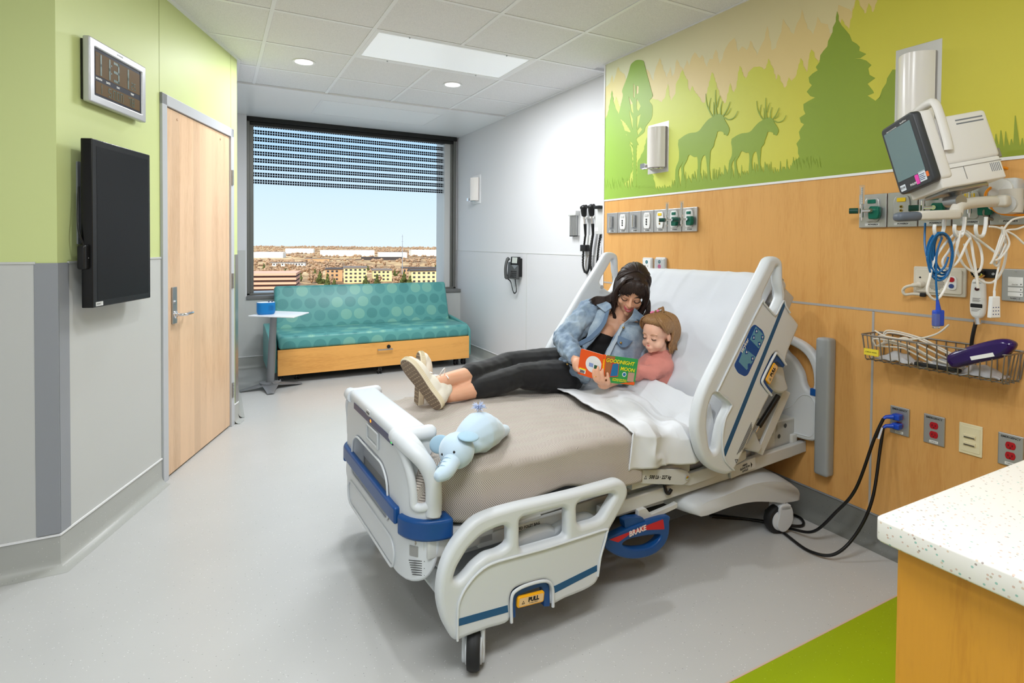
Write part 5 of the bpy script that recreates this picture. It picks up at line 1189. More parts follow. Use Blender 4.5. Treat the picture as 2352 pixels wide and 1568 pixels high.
MB().plate([rrect(.075, .12, .003)], M @ Matrix.Translation((0, 0, .006)), .006, .002).build('plate', m_wp, t_); MB().box((-.06, -.075, .006), (.02, -.02, .05), M, .005).build('adapter', m_black, t_, smooth=True)
MB().tube(crom([M @ V(p) for p in ((.0, -.06, .03), (.0, -.12, .02), (-.015, -.2, .02), (.01, -.26, .02), (.05, -.18, .02), (.04, -.1, .02), (.0, -.16, .03), (.0, -.27, .02), (.04, -.22, .02))], 6), .003, 6).build('adapter_cord', mat('grey_cord', (140, 134, 122), .4), t_, smooth=True)

# ================================================================== TV AND CLOCK ON THE GREEN WALL
def dw(px, py, off): return loc2(Mw, onp(px, py, A+dN*off, dN))
off = .10
q = [dw(*p, off) for p in ((212, 319), (345, 355), (345, 684), (212, 707))]
x0, x1 = (q[0][0]+q[3][0])/2, (q[1][0]+q[2][0])/2; z0, z1 = (q[2][1]+q[3][1])/2, (q[0][1]+q[1][1])/2
tv = thing('television', 'black flat television mounted upright on the green and grey wall', 'television', Mw @ V(((x0+x1)/2, z0, off)))
Mt = Mw @ Matrix.Translation((0, 0, off))
MB().plate([rrect(x1-x0, z1-z0, .004, (x0+x1)/2, (z0+z1)/2)], Mt, .045, .003).build('case', mat('gloss_black', (10, 10, 11), .25), tv, smooth=True)
MB().plate([rrect(x1-x0-.05, z1-z0-.055, .001, (x0+x1)/2+.006, (z0+z1)/2)], tr(Mt, 0, 0, .0006), .001).build('screen', mat('tv_screen', (20, 21, 23), .3, spec=.22), tv)
MB().plate([rrect(.05, .018, .001, x0+.045, z0+.014)], tr(Mt, 0, 0, .001), .001).build('sticker', m_gp, tv); MB().text('SIGNET', tr(Mt, x0+.04, z0+.014, .0012), .009, .0003).build('sticker_text', m_ink, tv)
xm, zm = (x0+x1)/2, (z0+z1)/2
MB().plate([rrect(.30, .36, .004, xm-.02, zm+.09)], Mw @ Matrix.Translation((0, 0, .006)), .006).build('wall_plate', m_guard, tv); MB().plate([rrect(.24, .40, .004, xm, zm)], Mw @ Matrix.Translation((0, 0, off-.045)), off-.052).build('mount', m_black, tv)
cb = thing('call_button_box', 'small black box with white symbol hanging at the left side of the television', 'control box', Mw @ V((x0-.02, z0+.31, .06)))
bx_, bz_ = dw(208, 590, .085)
MB().plate([rrect(.085, .105, .012, bx_, bz_)], Mw @ Matrix.Translation((0, 0, .085)), .03, .006).build('case', m_black, cb, smooth=True)
MB().text('<o>', tr(Mw, bx_+.0, bz_-.005, .0855), .02, .0003).lathe([(.003, 0), (.003, .0006)], tr(Mw, bx_, bz_+.038, .085), 10).build('symbol', m_wp, cb)
MB().tube(crom([Mw @ V(p) for p in ((bx_-.01, bz_+.05, .065), (bx_-.02, bz_+.12, .05), (bx_-.005, bz_+.22, .04), (bx_-.0, bz_+.30, .04))], 6), .004, 8).build('cord', m_black, cb, smooth=True)
off = .045
q = [dw(*p, off) for p in ((207, 88), (336, 150), (335, 274), (205, 240))]
x0, x1 = (q[0][0]+q[3][0])/2, (q[1][0]+q[2][0])/2; z0, z1 = (q[2][1]+q[3][1])/2, (q[0][1]+q[1][1])/2; xm, zm = (x0+x1)/2, (z0+z1)/2; w, h = x1-x0, z1-z0
ck = thing('wall_clock', 'silver framed digital wall clock reading 11:31 over the television', 'clock', Mw @ V((xm, z0, 0)))
Mc = tr(Mw, xm, zm, off)
m_silv = mat('silver_plastic', (190, 191, 194), .3, metal=.3)
MB().plate([rrect(w, h, .006), rrect(w-.075, h-.075, .002)[::-1]], Mc, .03, .006).build('frame', m_silv, ck, smooth=True); MB().plate([rrect(w-.02, h-.02, .004)], tr(Mc, 0, 0, -.028), off-.03).build('back', m_black, ck)
MB().plate([rrect(w-.072, h-.072, .001)], tr(Mc, 0, 0, -.006), .004).build('fascia', mat('navy_black', (18, 20, 36), .5, spec=.2), ck)
m_lcd = mat('lcd_brown', (100, 78, 46), .5, spec=.1); m_seg = mat('lcd_segments', (30, 66, 44), .4)
MB().plate([rrect(w-.10, .105, .001, 0, .038)], tr(Mc, 0, 0, -.0052), .002).plate([rrect(w-.10, .055, .001, 0, -.068)], tr(Mc, 0, 0, -.0052), .002).build('display', m_lcd, ck)
SEG = {'0': 'abcdef', '1': 'bc', '2': 'abged', '3': 'abgcd', '5': 'afgcd', '7': 'abc', '8': 'abcdefg', 'S': 'afgcd', 'M': 'efabc', 'O': 'abcdef', 'N': 'efabc'}
def digit(q, ch, x, y, w, h, M, t=.006):
    P_ = {'a': ((0, h), (w, h)), 'b': ((w, h), (w, h/2)), 'c': ((w, h/2), (w, 0)), 'd': ((0, 0), (w, 0)), 'e': ((0, 0), (0, h/2)), 'f': ((0, h/2), (0, h)), 'g': ((0, h/2), (w, h/2))}
    for s_ in SEG.get(ch, ''):
        (ax_, ay_), (bx2, by2) = P_[s_]; q.box((x+min(ax_, bx2)-t/2, y+min(ay_, by2)-t/2, 0), (x+max(ax_, bx2)+t/2, y+max(ay_, by2)+t/2, .0006), M)
Md = tr(Mc, 0, 0, -.0050); q = MB(); X0 = -w/2+.055
for k, ch in enumerate('1131'): digit(q, ch, X0+(.0, .065, .135, .215)[k]*1.0, -.003, .034, .082, Md, .012)
for zz in (.02, .055): q.box((X0+.108, zz, 0), (X0+.116, zz+.008, .0006), Md)
digit(q, '2', X0+.275, -.002, .014, .03, Md, .003); digit(q, '5', X0+.297, -.002, .014, .03, Md, .003)
for k, ch in enumerate('15MON78'): digit(q, ch, X0+(.02, .09, .125, .155, .185, .25, .28)[k], -.087, .018, .036, Md, .004)
q.text('AM', tr(Md, X0+.005, .075), .01, .0005); q.build('segments', m_seg, ck)
q = MB()
for k, s_ in enumerate(('MONTH', 'DATE', 'DAY', 'TEMP')): q.text(s_, tr(Mc, -w/2+.075+(.0, .07, .15, .27)[k]*.98, -.027, -.0058), .012, .0005, bold=.0004)
q.build('lettering', m_wp, ck)
MB().text('LA CROSSE', tr(Mc, 0, h/2-.018, .0004), .010, .0004).build('maker_name', m_guard, ck)

# ================================================================== COUNTER WITH SINK
cz = .90; cx0, cy1 = 1.012, .556
ct = thing('sink_cabinet', 'maple sink cabinet under the speckled white counter in the corner', 'cabinet', (1.8, .2, 0))
MB().box((cx0+.03, -.42, .0), (2.648, cy1-.025, cz-.04)).build('body', m_maplec, ct, bevel=.001)
m_cor = mat('speckled_counter', (226, 222, 214), .3); g = NT(m_cor); cc_ = g.coord(); vd = g.vor(cc_, 130); k1 = g.math('LESS_THAN', vd, .24); sc_ = g.n('SeparateColor'); g.l(g.vor(cc_, 130, out='Color'), sc_.inputs[0])
tint = g.ramp(sc_.outputs[1], [(0, lin((196, 160, 140))), (.3, lin((170, 160, 130))), (.5, lin((110, 176, 160))), (.7, lin((206, 180, 150))), (.85, lin((130, 110, 100)))], 'CONSTANT')
sel = g.math('MULTIPLY', k1, g.math('GREATER_THAN', sc_.outputs[0], .4)); g.base(g.mix(g.math('MULTIPLY', sel, .75), lin((228, 224, 216)), tint))
top = thing('counter_top', 'white speckled solid counter top with rounded corner and sink bowl', 'counter', (1.8, .2, cz-.04))
sink = rrect(.46, .30, .06, 1.56, .31)
MB().plate([rpoly([(cx0, -.44), (2.648, -.44), (2.648, cy1), (cx0, cy1)], [.0, 0, 0, .018]), sink[::-1]], PZ(cz), .040, .004).build('slab', m_cor, top, smooth=True)
q = MB(); n = len(sink); rings = []
for s_, dz in ((1.0, -.003), (.97, -.02), (.93, -.08), (.85, -.12), (.6, -.135), (.1, -.14)): rings += [V((1.56+(x-1.56)*s_, .31+(y-.31)*s_, cz+dz)) for x, y in sink]
q.add(rings, [((j+1)*n+i, (j+1)*n+(i+1) % n, j*n+(i+1) % n, j*n+i) for j in range(5) for i in range(n)]+[tuple(range(5*n, 6*n))])
q.build('sink_bowl', mat('sink_white', (226, 224, 228), .2), top, smooth=True)
# ================================================================== HOSPITAL BED
th_ = math.radians(2.6); BA = V((math.cos(th_), math.sin(th_), 0)); BB = V((-math.sin(th_), math.cos(th_), 0)); BO = V((.515, 2.11, 0)); UZ = V((0, 0, 1))
def PB(y): return plane(BO+BB*y, BA, UZ)              # upright plane along the bed, facing the near side
BM = Matrix(((BA.x, BB.x, 0, BO.x), (BA.y, BB.y, 0, BO.y), (0, 0, 1, 0), (0, 0, 0, 1)))     # bed frame: x foot to head, y across, z up
def B3(x, y, z): return BO+BA*x+BB*y+UZ*z
def byp(px, py, y): return loc2(PB(y), onp(px, py, BO+BB*y, BB))
m_bw = mat('bed_plastic_white', (214, 218, 222), .36); g = NT(m_bw); g.bump(g.noise(g.coord(), 900, 1), .08, .0005)
m_bw2 = mat('bed_panel_grey', (200, 204, 207), .42); m_bm = mat('bed_painted_metal', (204, 205, 203), .4)
m_bb = mat('bed_blue', (16, 72, 134), .35); m_bst = mat('bed_stripe_blue', (22, 84, 128), .4); m_bdk = mat('bed_shadow_grey', (70, 72, 74), .6)
bed = thing('hospital_bed', 'white and blue electric hospital bed with raised head section and lowered side rail', 'bed', BO)

# footboard: outline drawn unrolled along its plan curve (s), then bent
FP = crom([(.150, -.446), (.105, -.444), (.055, -.426), (.018, -.385), (.003, -.330), (0, -.25), (0, 0), (0, .25), (.003, .330), (.018, .385), (.055, .426), (.105, .444), (.150, .446)], 12)
FL = [0]
for p, q in zip(FP, FP[1:]): FL.append(FL[-1]+(q-p).length)
FC = FL[-1]/2
def bend(s, n):
    """s measured from the middle towards the near side; n outwards"""
    t = min(max(FC-s, 0), FL[-1]-1e-6)
    for i in range(len(FL)-1):
        if FL[i+1] >= t: break
    k = (t-FL[i])/(FL[i+1]-FL[i]); p = FP[i].lerp(FP[i+1], k); d = (FP[i+1]-FP[i]).normalized(); ex = (FC-s)-t
    p = p+d*ex; nrm = V((-d.y, d.x, 0))
    return p+nrm*n
def bent(loops, th, bev, n0=0, cuts=46):
    """plate in (s,z), bent round the footboard; returns MB in world space"""
    q = MB().plate(loops, Matrix.Identity(4), th, bev); bm = bmesh.new()
    vs = [bm.verts.new(p) for p in q.v]; bm.verts.ensure_lookup_table()
    for f in q.f:
        try: bm.faces.new([vs[i] for i in f])
        except ValueError: pass
    lo = min(p.x for p in q.v); hi = max(p.x for p in q.v)
    for k in range(1, cuts):
        x = lerp(-.56, .56, k/cuts)
        if lo < x < hi: bmesh.ops.bisect_plane(bm, geom=bm.verts[:]+bm.edges[:]+bm.faces[:], plane_co=(x, 0, 0), plane_no=(1, 0, 0))
    out = MB(); bm.verts.index_update(); vv = []
    for v in bm.verts:
        p = bend(v.co.x, v.co.z+n0); vv.append(B3(p.x, p.y, v.co.y))
    out.add(vv, [[v.index for v in f.verts] for f in bm.faces]); bm.free(); return out
half = [(.30, .742), (.355, .738), (.41, .715), (.455, .672), (.482, .62), (.492, .55), (.495, .47), (.492, .39), (.478, .335), (.45, .298), (.40, .280), (.30, .272)]
outl = crom2(half, 3, False); outl = [(-a, b) for a, b in outl][::-1]+outl
slot = crom2([(.322, .715), (.36, .700), (.405, .668), (.436, .625), (.446, .57), (.440, .540), (.425, .532), (.408, .545), (.398, .58), (.375, .635), (.335, .680), (.318, .70)], 2)
opn = rpoly([(-.232, .415), (.232, .415), (.238, .47), (.222, .555), (.165, .590), (-.165, .590), (-.222, .555), (-.238, .47)], .035)
fb = bent([outl, slot[::-1], [(-a, b) for a, b in slot], opn[::-1]], .052, .010)
for s_ in (-1, 1):
    tb = crom([(.27, .722), (.34, .717), (.40, .697), (.445, .660), (.468, .61), (.472, .55), (.470, .50)], 8)
    fb.tube([(lambda p, z: B3(p.x, p.y, z))(bend(s_*p.x, -.012), p.y) for p in tb], .027, 14)
    tb = crom([(.315, .70), (.355, .675), (.385, .625), (.398, .57), (.402, .53), (.425, .522), (.455, .53)], 8)
    fb.tube([(lambda p, z: B3(p.x, p.y, z))(bend(s_*p.x, -.006), p.y) for p in tb], .014, 12)
fbo = fb.build('footboard', m_bw, bed, smooth=True, angle=55)
# raised rim round the opening and the lower panel
q = MB()
for lp, r_ in ((opn, .004),):
    q.tube([B3(*(lambda p: (p.x, p.y))(bend(a, .004)), b) for a, b in lp], r_, 8, closed=True)
lpn = rpoly([(-.285, .275), (.285, .275), (.30, .34), (.27, .372), (-.27, .372), (-.30, .34)], .03)
q.tube([B3(*(lambda p: (p.x, p.y))(bend(a, .003)), b) for a, b in lpn], .0045, 8, closed=True); q.build('rim', m_bw, fbo, smooth=True)
MB().box((.05, -.236, .40), (.058, .236, .60), BM).build('inner_panel', mat('inner_grey', (168, 168, 166), .5), bed)
# cap over the board with its two push handles
cap_ = MB(); cap_.box((-.004, -.295, .700), (.115, .295, .748), BM, .018)
capo = cap_.build('top_cap', m_bw, fbo, smooth=True)
for s_ in (-1, 1):
    MB().rod(B3(.01, s_*.30, .722), B3(.118, s_*.305, .724), .026, 16).plate([rpoly([(.03, .71), (.15, .71), (.13, .66), (.08, .60), (.05, .58)], .012)], PB(s_*.305-.012), .024, .006).build('push_handle', m_bw, bed, smooth=True)
MB().box((-.0045, -.285, .693), (-.001, .20, .716), Matrix.Translation(-BA*.001) @ BM).build('control_strip', mat('navy_strip', (22, 40, 92), .3), fbo)
Mf_ = plane(B3(-.0052, 0, 0), -BB, UZ)
q = MB()
for x_, tx in ((-.17, 'ZOOM'), (-.12, 'SIDERAIL'), (-.02, 'LOW HEIGHT'), (.10, 'BRAKE'), (.16, 'SETTING'), (.225, 'POWER')): q.text(tx, tr(Mf_, x_, .704), .008, .0003)
q.build('strip_lettering', m_wp, fbo)
MB().lathe([(.006, 0), (.006, .001)], tr(Mf_, .035, .706), 12).build('amber_light', mat('amber_led', (255, 150, 30), .4, emit=(255, 140, 20), es=1.5), fbo)
MB().plate([rrect(.014, .016, .003, .274, .705)], tr(Mf_, 0, 0, .001), .001).build('green_light', mat('green_led', (40, 200, 90), .4, emit=(40, 220, 90), es=.8), fbo)
MB().plate([rrect(.042, .020, .002, .005, .728)], tr(Mf_, 0, 0, .002), .003).build('badge', m_gp, fbo); MB().text('stryker', tr(Mf_, .005, .729, .0022), .013, .0003, bold=.0003).build('badge_lettering', m_ink, fbo)
MB().plate([rrect(.142, .062, .004, .052, .654), rrect(.122, .042, .002, .052, .655)[::-1]], tr(Mf_, 0, 0, .003), .008, .003).plate([rrect(.12, .04, .001, .052, .655)], tr(Mf_, 0, 0, -.003), .002).build('card_holder', m_bw2, fbo, smooth=True)
# bumpers
bent([rrect(.665, .056, .008, 0, .476)], .024, .007, .018, 46).build('blue_bumper', m_bb, bed, smooth=True, angle=50)
for s_ in (-1, 1): bent([rrect(.19, .068, .010, s_*.437, .456)], .070, .010, .016, 90).build('corner_bumper', m_bb, bed, smooth=True, angle=50)
for s_ in (-1, 1):
    sq = bent([rrect(.032, .034, .002, s_*.405, .383)], .003, 0, .001); sq.build('release_button', mat('button_grey', (150, 150, 148), .4), bed)
pl_ = bend(.415, .0008); p2_ = bend(.455, .0008); dL = B3(p2_.x, p2_.y, 0)-B3(pl_.x, pl_.y, 0); Mt2 = plane(B3(pl_.x, pl_.y, .335), dL, UZ)
q = MB()
for k in range(7): q.box((-.025+.002*k, .018-k*.0075, 0), (.028-.004*(k % 3), .0205-k*.0075, .0008), Mt2)
q.build('warning_print', mat('label_print', (70, 70, 72), .5), bed)

# mattress support, frame, links
PY_ = lambda y, lp, th, bev=.003: MB().plate([lp], PB(y), th, bev)
fr_ = MB()
for y in (-.36, .44): fr_.plate([rpoly([(.10, .300), (.76, .300), (2.06, .318), (2.06, .375), (.76, .360), (.10, .350)], .004)], PB(y), .05, .004)
for x in (.14, .55, 1.0, 1.5, 2.0): fr_.box((x-.03, -.40, .31), (x+.03, .40, .35), BM)
fr_.build('frame', m_bm, bed, smooth=True)
q = MB(); q.box((.10, -.43, .375), (.50, .43, .400), BM, .006); q.box((.06, -.44, .36), (.30, -.38, .43), BM, .008); q.plate([rpoly([(.05, .385), (.90, .405), (.935, .425), (.925, .452), (.88, .448), (.05, .43)], .006)], PB(-.425), .03, .005).plate([rpoly([(.05, .385), (.90, .405), (.935, .425), (.925, .452), (.88, .448), (.05, .43)], .006)], PB(.455), .03, .005).build('foot_deck', m_bm, bed, smooth=True)
bar = MB().plate([rpoly([(.875, .447), (.90, .488), (1.18, .435), (1.225, .418), (1.245, .392), (1.235, .372), (1.20, .362), (.90, .434)], .012)], PB(-.448), .014, .003)
baro = bar.build('thigh_link', m_bm, bed, smooth=True)
q = MB(); q.lathe([(.009, 0), (.009, .005), (.004, .007)], tr(PB(-.448), .905, .459, .002), 16).lathe([(.009, 0), (.009, .005), (.004, .007)], tr(PB(-.448), 1.218, .392, .002), 16); q.build('pivot_bolt', m_chrome, baro, smooth=True)
a_t = math.atan2(-.067, .313)
MB().text('500 Lb · 227 kg', tr(PB(-.448), 1.065, .424, .0004, a_t), .020, .0006, bold=.0005, shear=.2).build('load_lettering', m_ink, baro)
q = MB(); Mt3 = tr(PB(-.448), .985, .44, .0004, a_t); q.plate([[(-.008, -.007), (.008, -.007), (0, .008)], [(-.005, -.005), (0, .004), (.005, -.005)]], Mt3, .0006); q.build('warning_mark', m_ink, baro)
MB().plate([rpoly([(1.20, .365), (1.24, .40), (1.42, .405), (1.62, .43), (1.62, .39), (1.40, .35), (1.25, .345)], .008)], PB(-.440), .02, .004).build('seat_link', m_bm, bed, smooth=True)
MB().box((.92, -.44, .40), (1.2, .44, .43), BM).build('thigh_deck', m_bm, bed)
# head lift hardware
q = MB()
q.plate([rpoly([(1.62, .40), (1.93, .44), (1.95, .50), (1.70, .475), (1.60, .44)], .012)], PB(-.37), .06, .006)
q.plate([rpoly([(1.76, .345), (2.06, .362), (2.075, .50), (1.92, .505), (1.90, .44), (1.76, .415)], .010)], PB(-.385), .09, .006)
q.box((1.9, -.385, .36), (2.10, .385, .50), BM, .006)
q.build('head_bracket', m_bm, bed, smooth=True)
q = MB()
for a_, z_ in ((1.99, .47), (1.94, .425), (2.03, .345)): q.lathe([(.011, 0), (.011, .001)], tr(PB(-.386), a_, z_, .0), 14)
q.build('bolt_hole', m_bdk, bed)
ra = math.atan2(.61, .41)
P45 = lambda pts, y=-.455: [byp(px, py, y) for px, py in pts]
MB().plate([rpoly(P45([(1800, 893), (1816, 902), (1800, 940), (1752, 1046), (1741, 1040), (1748, 1020), (1780, 945), (1796, 905)]), .004)], PB(-.455), .014, .003).build('rail_arm', m_bm, bed, smooth=True)
sA, sB = P45([(1787, 909), (1743, 978)], -.47); sC = P45([(1735, 992)], -.47)[0]
MB().tube([B3(sA[0], -.47, sA[1]), B3(sB[0], -.47, sB[1])], .0125, 14).build('gas_strut', m_black, bed, smooth=True); MB().tube([B3(sB[0], -.47, sB[1]), B3(sC[0], -.47, sC[1])], .005, 10).build('strut_rod', m_chrome, bed, smooth=True)
MB().plate([rpoly(P45([(1716, 1020), (1728, 1000), (1736, 988), (1742, 1008), (1752, 1028), (1744, 1040), (1722, 1036), (1700, 1028)], -.47), .008)], PB(-.47), .03, .008).build('rail_mount_cover', m_bw2, bed, smooth=True)
MB().plate([crom2(P45([(1762, 870), (1788, 838), (1800, 842), (1806, 870), (1812, 893), (1800, 904), (1786, 903), (1770, 892)], -.49), 3)], PB(-.49), .05, .014).build('latch_cover', m_bw2, bed, smooth=True)
MB().plate([rpoly(P45([(1380, 1166), (1738, 1050), (1852, 1012), (1852, 1037), (1738, 1079), (1380, 1198)], -.42), .003)], PB(-.42), .03, .005).build('side_channel', m_bm, bed, smooth=True)
# backrest shell behind the mattress
c56, s56 = math.cos(math.radians(56.5)), math.sin(math.radians(56.5))
def HB(d, h, y): return B3(1.345+d*c56-h*s56, y, .545+d*s56+h*c56)     # d up the slope, h out of the surface
Mhb = plane(HB(0, 0, 0), BB, (HB(1, 0, 0)-HB(0, 0, 0)))
q = MB(); q.box((-.43, -.02, -.185), (.43, .80, -.165), plane(HB(0, 0, 0), -BB, (HB(1, 0, 0)-HB(0, 0, 0))).copy(), .008) if False else None
Mhd = plane(HB(0, 0, 0), (HB(1, 0, 0)-HB(0, 0, 0)), BB)     # x up slope, y across, normal = ? out of the surface
sg_ = 1 if (Mhd.to_3x3() @ V((0, 0, 1))).dot(HB(0, 1, 0)-HB(0, 0, 0)) > 0 else -1
q = MB().box((-.02, -.43, -.20*sg_), (.80, .43, -.175*sg_), Mhd, .008).box((.70, -.44, -.2*sg_), (.82, -.39, -.05*sg_), Mhd, .008).box((.70, .39, -.2*sg_), (.82, .44, -.05*sg_), Mhd, .008)
q.build('back_deck', m_bw2, bed, smooth=True)
# low head-end covers, beam, castors
def cover(x0, x1, flip=False):
    f = (lambda x: x) if not flip else (lambda x: .14+.1+(2.05-x)-.14)
    prof = [(1.22, .290), (1.40, .300), (1.60, .312), (1.76, .296), (1.90, .258), (2.0, .208), (2.045, .165), (2.05, .118), (2.03, .108), (1.90, .128), (1.78, .165), (1.62, .205), (1.45, .222), (1.22, .225)]
    pr = [(f(a), b) for a, b in prof]; q = MB(); K = 28; N = len(crom(pr, 4, True)); rings = []
    for j in range(K+1):
        y = -.475+.95*j/K; e_ = 1-(abs(y)/.475)**5*.16; rings.append([B3(f(1.6)+(p.x-f(1.6))*(e_ if abs(p.x-f(1.6)) > 0 else 1), y, .21+(p.y-.21)*(1-(abs(y)/.475)**6*.25)) for p in crom(pr, 4, True)])
    q.add([p for r in rings for p in r], [(j*N+i, j*N+(i+1) % N, (j+1)*N+(i+1) % N, (j+1)*N+i) for j in range(K) for i in range(N)]+[tuple(range(N-1, -1, -1)), tuple(range(K*N, (K+1)*N))]); return q
cover(0, 0).build('base_cover', m_bw2, bed, smooth=True, angle=70)
q = MB().box((.62, -.30, .12), (1.5, .30, .20), BM, .02).box((1.2, -.25, .09), (1.72, .25, .2), BM, .03); q.build('base_beam', m_bdk, bed, smooth=True)
MB().box((.18, -.40, .13), (.62, .40, .22), BM, .05).build('base_cover', m_bw2, bed, smooth=True)
MB().plate([rpoly([(.30, .29), (.95, .24), (1.45, .23), (1.45, .30), (.3, .33)], .01)], PB(-.33), .03, .004).build('side_cover', m_bw2, bed, smooth=True)
def castor(x, y, r=.066, yaw=0, hood=True):
    R = Matrix.Translation(B3(x, y, r)) @ Matrix.Rotation(th_+yaw, 4, 'Z')
    P_ = R @ plane((0, 0, 0), (1, 0, 0), (0, 0, 1))
    c = MB().lathe([(r*.72, -.022), (r*.93, -.020), (r, -.010), (r, -.003), (r*.985, 0), (r, .003), (r, .010), (r*.93, .020), (r*.72, .022)], P_, 36)
    w = c.build('castor', m_dark, bed, smooth=True)
    MB().lathe([(r*.72, .018), (r*.70, .026), (r*.35, .034), (.002, .036)], P_, 28, False).lathe([(r*.72, -.018), (r*.70, -.026), (r*.35, -.034), (.002, -.036)][::-1], P_, 28, False).build('hub_cap', m_bw2, w, smooth=True)
    MB().plate([crom2([(-.01, .075), (.04, .075), (.062, .04), (.06, -.01), (.03, -.045), (-.0, -.05), (-.03, -.02), (-.02, .03)], 4)], P_ @ Matrix.Translation((.0, .0, .036)), .014, .005).plate([crom2([(-.01, .075), (.04, .075), (.062, .04), (.06, -.01), (.03, -.045), (-.0, -.05), (-.03, -.02), (-.02, .03)], 4)], P_ @ Matrix.Translation((.0, .0, -.024)), .014, .005).box((-.01, .05, -.036), (.05, .075, .036), P_, .006).tube([P_ @ V((.02, .06, 0)), P_ @ V((.02, .12, 0))], .02, 14).build('hood', m_bw2, w, smooth=True)
castor(1.84, -.45, .066, math.radians(-14)); castor(1.84, .42, .066, .2); castor(.20, -.49, .066, math.radians(60)); castor(.2, .42, .066, .3)
# struts from the foot castors up to the frame
q = MB().plate([rpoly([(.05, .30), (.11, .30), (.25, .13), (.24, .10), (.17, .12)], .012)], PB(-.38), .03, .006); q.build('foot_strut', m_bw2, bed, smooth=True)
# brake pedal
Bp = -.46
def bq(px, py): return byp(px, py, Bp)
bo = crom2([bq(*p) for p in [(1385, 1245), (1395, 1238), (1460, 1208), (1534, 1186), (1539, 1200), (1537, 1230), (1525, 1255), (1500, 1275), (1465, 1284), (1430, 1281), (1400, 1266)]], 4)
bh = crom2([bq(*p) for p in [(1432, 1248), (1450, 1238), (1490, 1230), (1518, 1229), (1512, 1244), (1490, 1258), (1458, 1261), (1438, 1256)]], 4)
bp_ = MB().plate([bo, bh[::-1]], PB(Bp), .04, .008).plate([rpoly([bq(*p) for p in [(1438, 1198), (1450, 1192), (1480, 1190), (1490, 1205), (1440, 1215)]], .005)], PB(Bp+.01), .03).build('brake_pedal', m_bb, bed, smooth=True)
MB().plate([rpoly([bq(*p) for p in [(1399, 1239), (1523, 1192), (1526, 1215), (1480, 1217), (1447, 1226), (1420, 1245)]], .004)], PB(Bp-.0006), .002).build('red_plate', mat('brake_red', (196, 26, 30), .4), bp_)
pA, pB_ = bq(1438, 1230), bq(1490, 1208); MB().text('BRAKE', tr(PB(Bp), (pA[0]+pB_[0])/2, (pA[1]+pB_[1])/2, .0012, math.atan2(pB_[1]-pA[1], pB_[0]-pA[0])), .030, .0006, bold=.001).build('brake_lettering', mat('brake_white', (240, 220, 215), .5), bp_)

# side rails
def rail(name, pts, holes, y, label=None, th=.048, bev=.018, tracer=None):
    T_ = tracer or (lambda p: byp(*p, y)); return MB().plate([crom2([T_(p) for p in pts], 4)]+[rpoly([T_(p) for p in h], .014, 5)[::-1] for h in holes], PB(y), th, bev, 4)
YR = -.53
f_out = [(1047, 1474), (1030, 1452), (1016, 1420), (1008, 1375), (1013, 1325), (1028, 1280), (1052, 1240), (1088, 1200), (1125, 1180), (1180, 1163), (1250, 1147), (1330, 1128), (1395, 1110), (1422, 1103), (1438, 1110), (1445, 1128), (1440, 1150), (1420, 1188), (1400, 1225), (1388, 1262), (1384, 1300), (1375, 1335), (1352, 1355), (1300, 1377), (1268, 1390), (1266, 1350), (1252, 1336), (1220, 1342), (1186, 1354), (1175, 1375), (1172, 1428), (1120, 1448), (1075, 1465)]
f_h1 = [(1043, 1334), (1052, 1304), (1077, 1262), (1108, 1231), (1138, 1216), (1160, 1209), (1170, 1216), (1170, 1254), (1150, 1268), (1120, 1276), (1092, 1298), (1070, 1325), (1055, 1338)]
f_h2 = [(1196, 1197), (1203, 1190), (1296, 1167), (1304, 1173), (1304, 1232), (1296, 1239), (1203, 1266), (1196, 1258)]
f_h3 = [(1327, 1162), (1336, 1152), (1409, 1135), (1415, 1140), (1386, 1190), (1372, 1199), (1336, 1209), (1328, 1200)]
frl = rail('foot_rail', f_out, [f_h1, f_h2, f_h3], YR).build('foot_rail', m_bw, bed, smooth=True, angle=50)
def T(p): return byp(*p, YR)
# raised panel with rim
pn = crom2([T(p) for p in [(1050, 1470), (1051, 1400), (1058, 1370), (1075, 1340), (1100, 1312), (1130, 1293), (1180, 1278), (1250, 1259), (1330, 1234), (1390, 1215), (1393, 1222), (1386, 1250), (1378, 1280), (1372, 1322)]], 3, False)
MB().tube([PB(YR) @ V((a, b, .003)) for a, b in pn], .004, 8).build('panel_rim', m_bw, frl, smooth=True)
hd_ = [T(p) for p in [(1174, 1428), (1174, 1372), (1188, 1352), (1222, 1338), (1254, 1333), (1268, 1348), (1269, 1392)]]
MB().tube([PB(YR) @ V((*p, .003)) for p in crom2(hd_, 4, False)], .0055, 8).build('handle_rim', m_bw, frl, smooth=True)
MB().plate([rpoly([T(p) for p in [(1051, 1438), (1051, 1421), (1166, 1389), (1167, 1405)]], .001)], PB(YR-.0008), .0016).build('blue_stripe', m_bst, frl)
MB().plate([rpoly([T(p) for p in [(1271, 1363), (1270, 1347), (1371, 1297), (1371, 1311)]], .001)], PB(YR-.0008), .0016).build('blue_stripe', m_bst, frl)
MB().plate([rpoly([T(p) for p in [(1176, 1424), (1176, 1374), (1190, 1356), (1222, 1343), (1252, 1337), (1264, 1347), (1266, 1395), (1252, 1396), (1252, 1364), (1246, 1350), (1222, 1357), (1194, 1369), (1187, 1378), (1187, 1420)]], .004)], PB(YR+.006), .03, .003).build('release_grip', m_bb, frl, smooth=True)
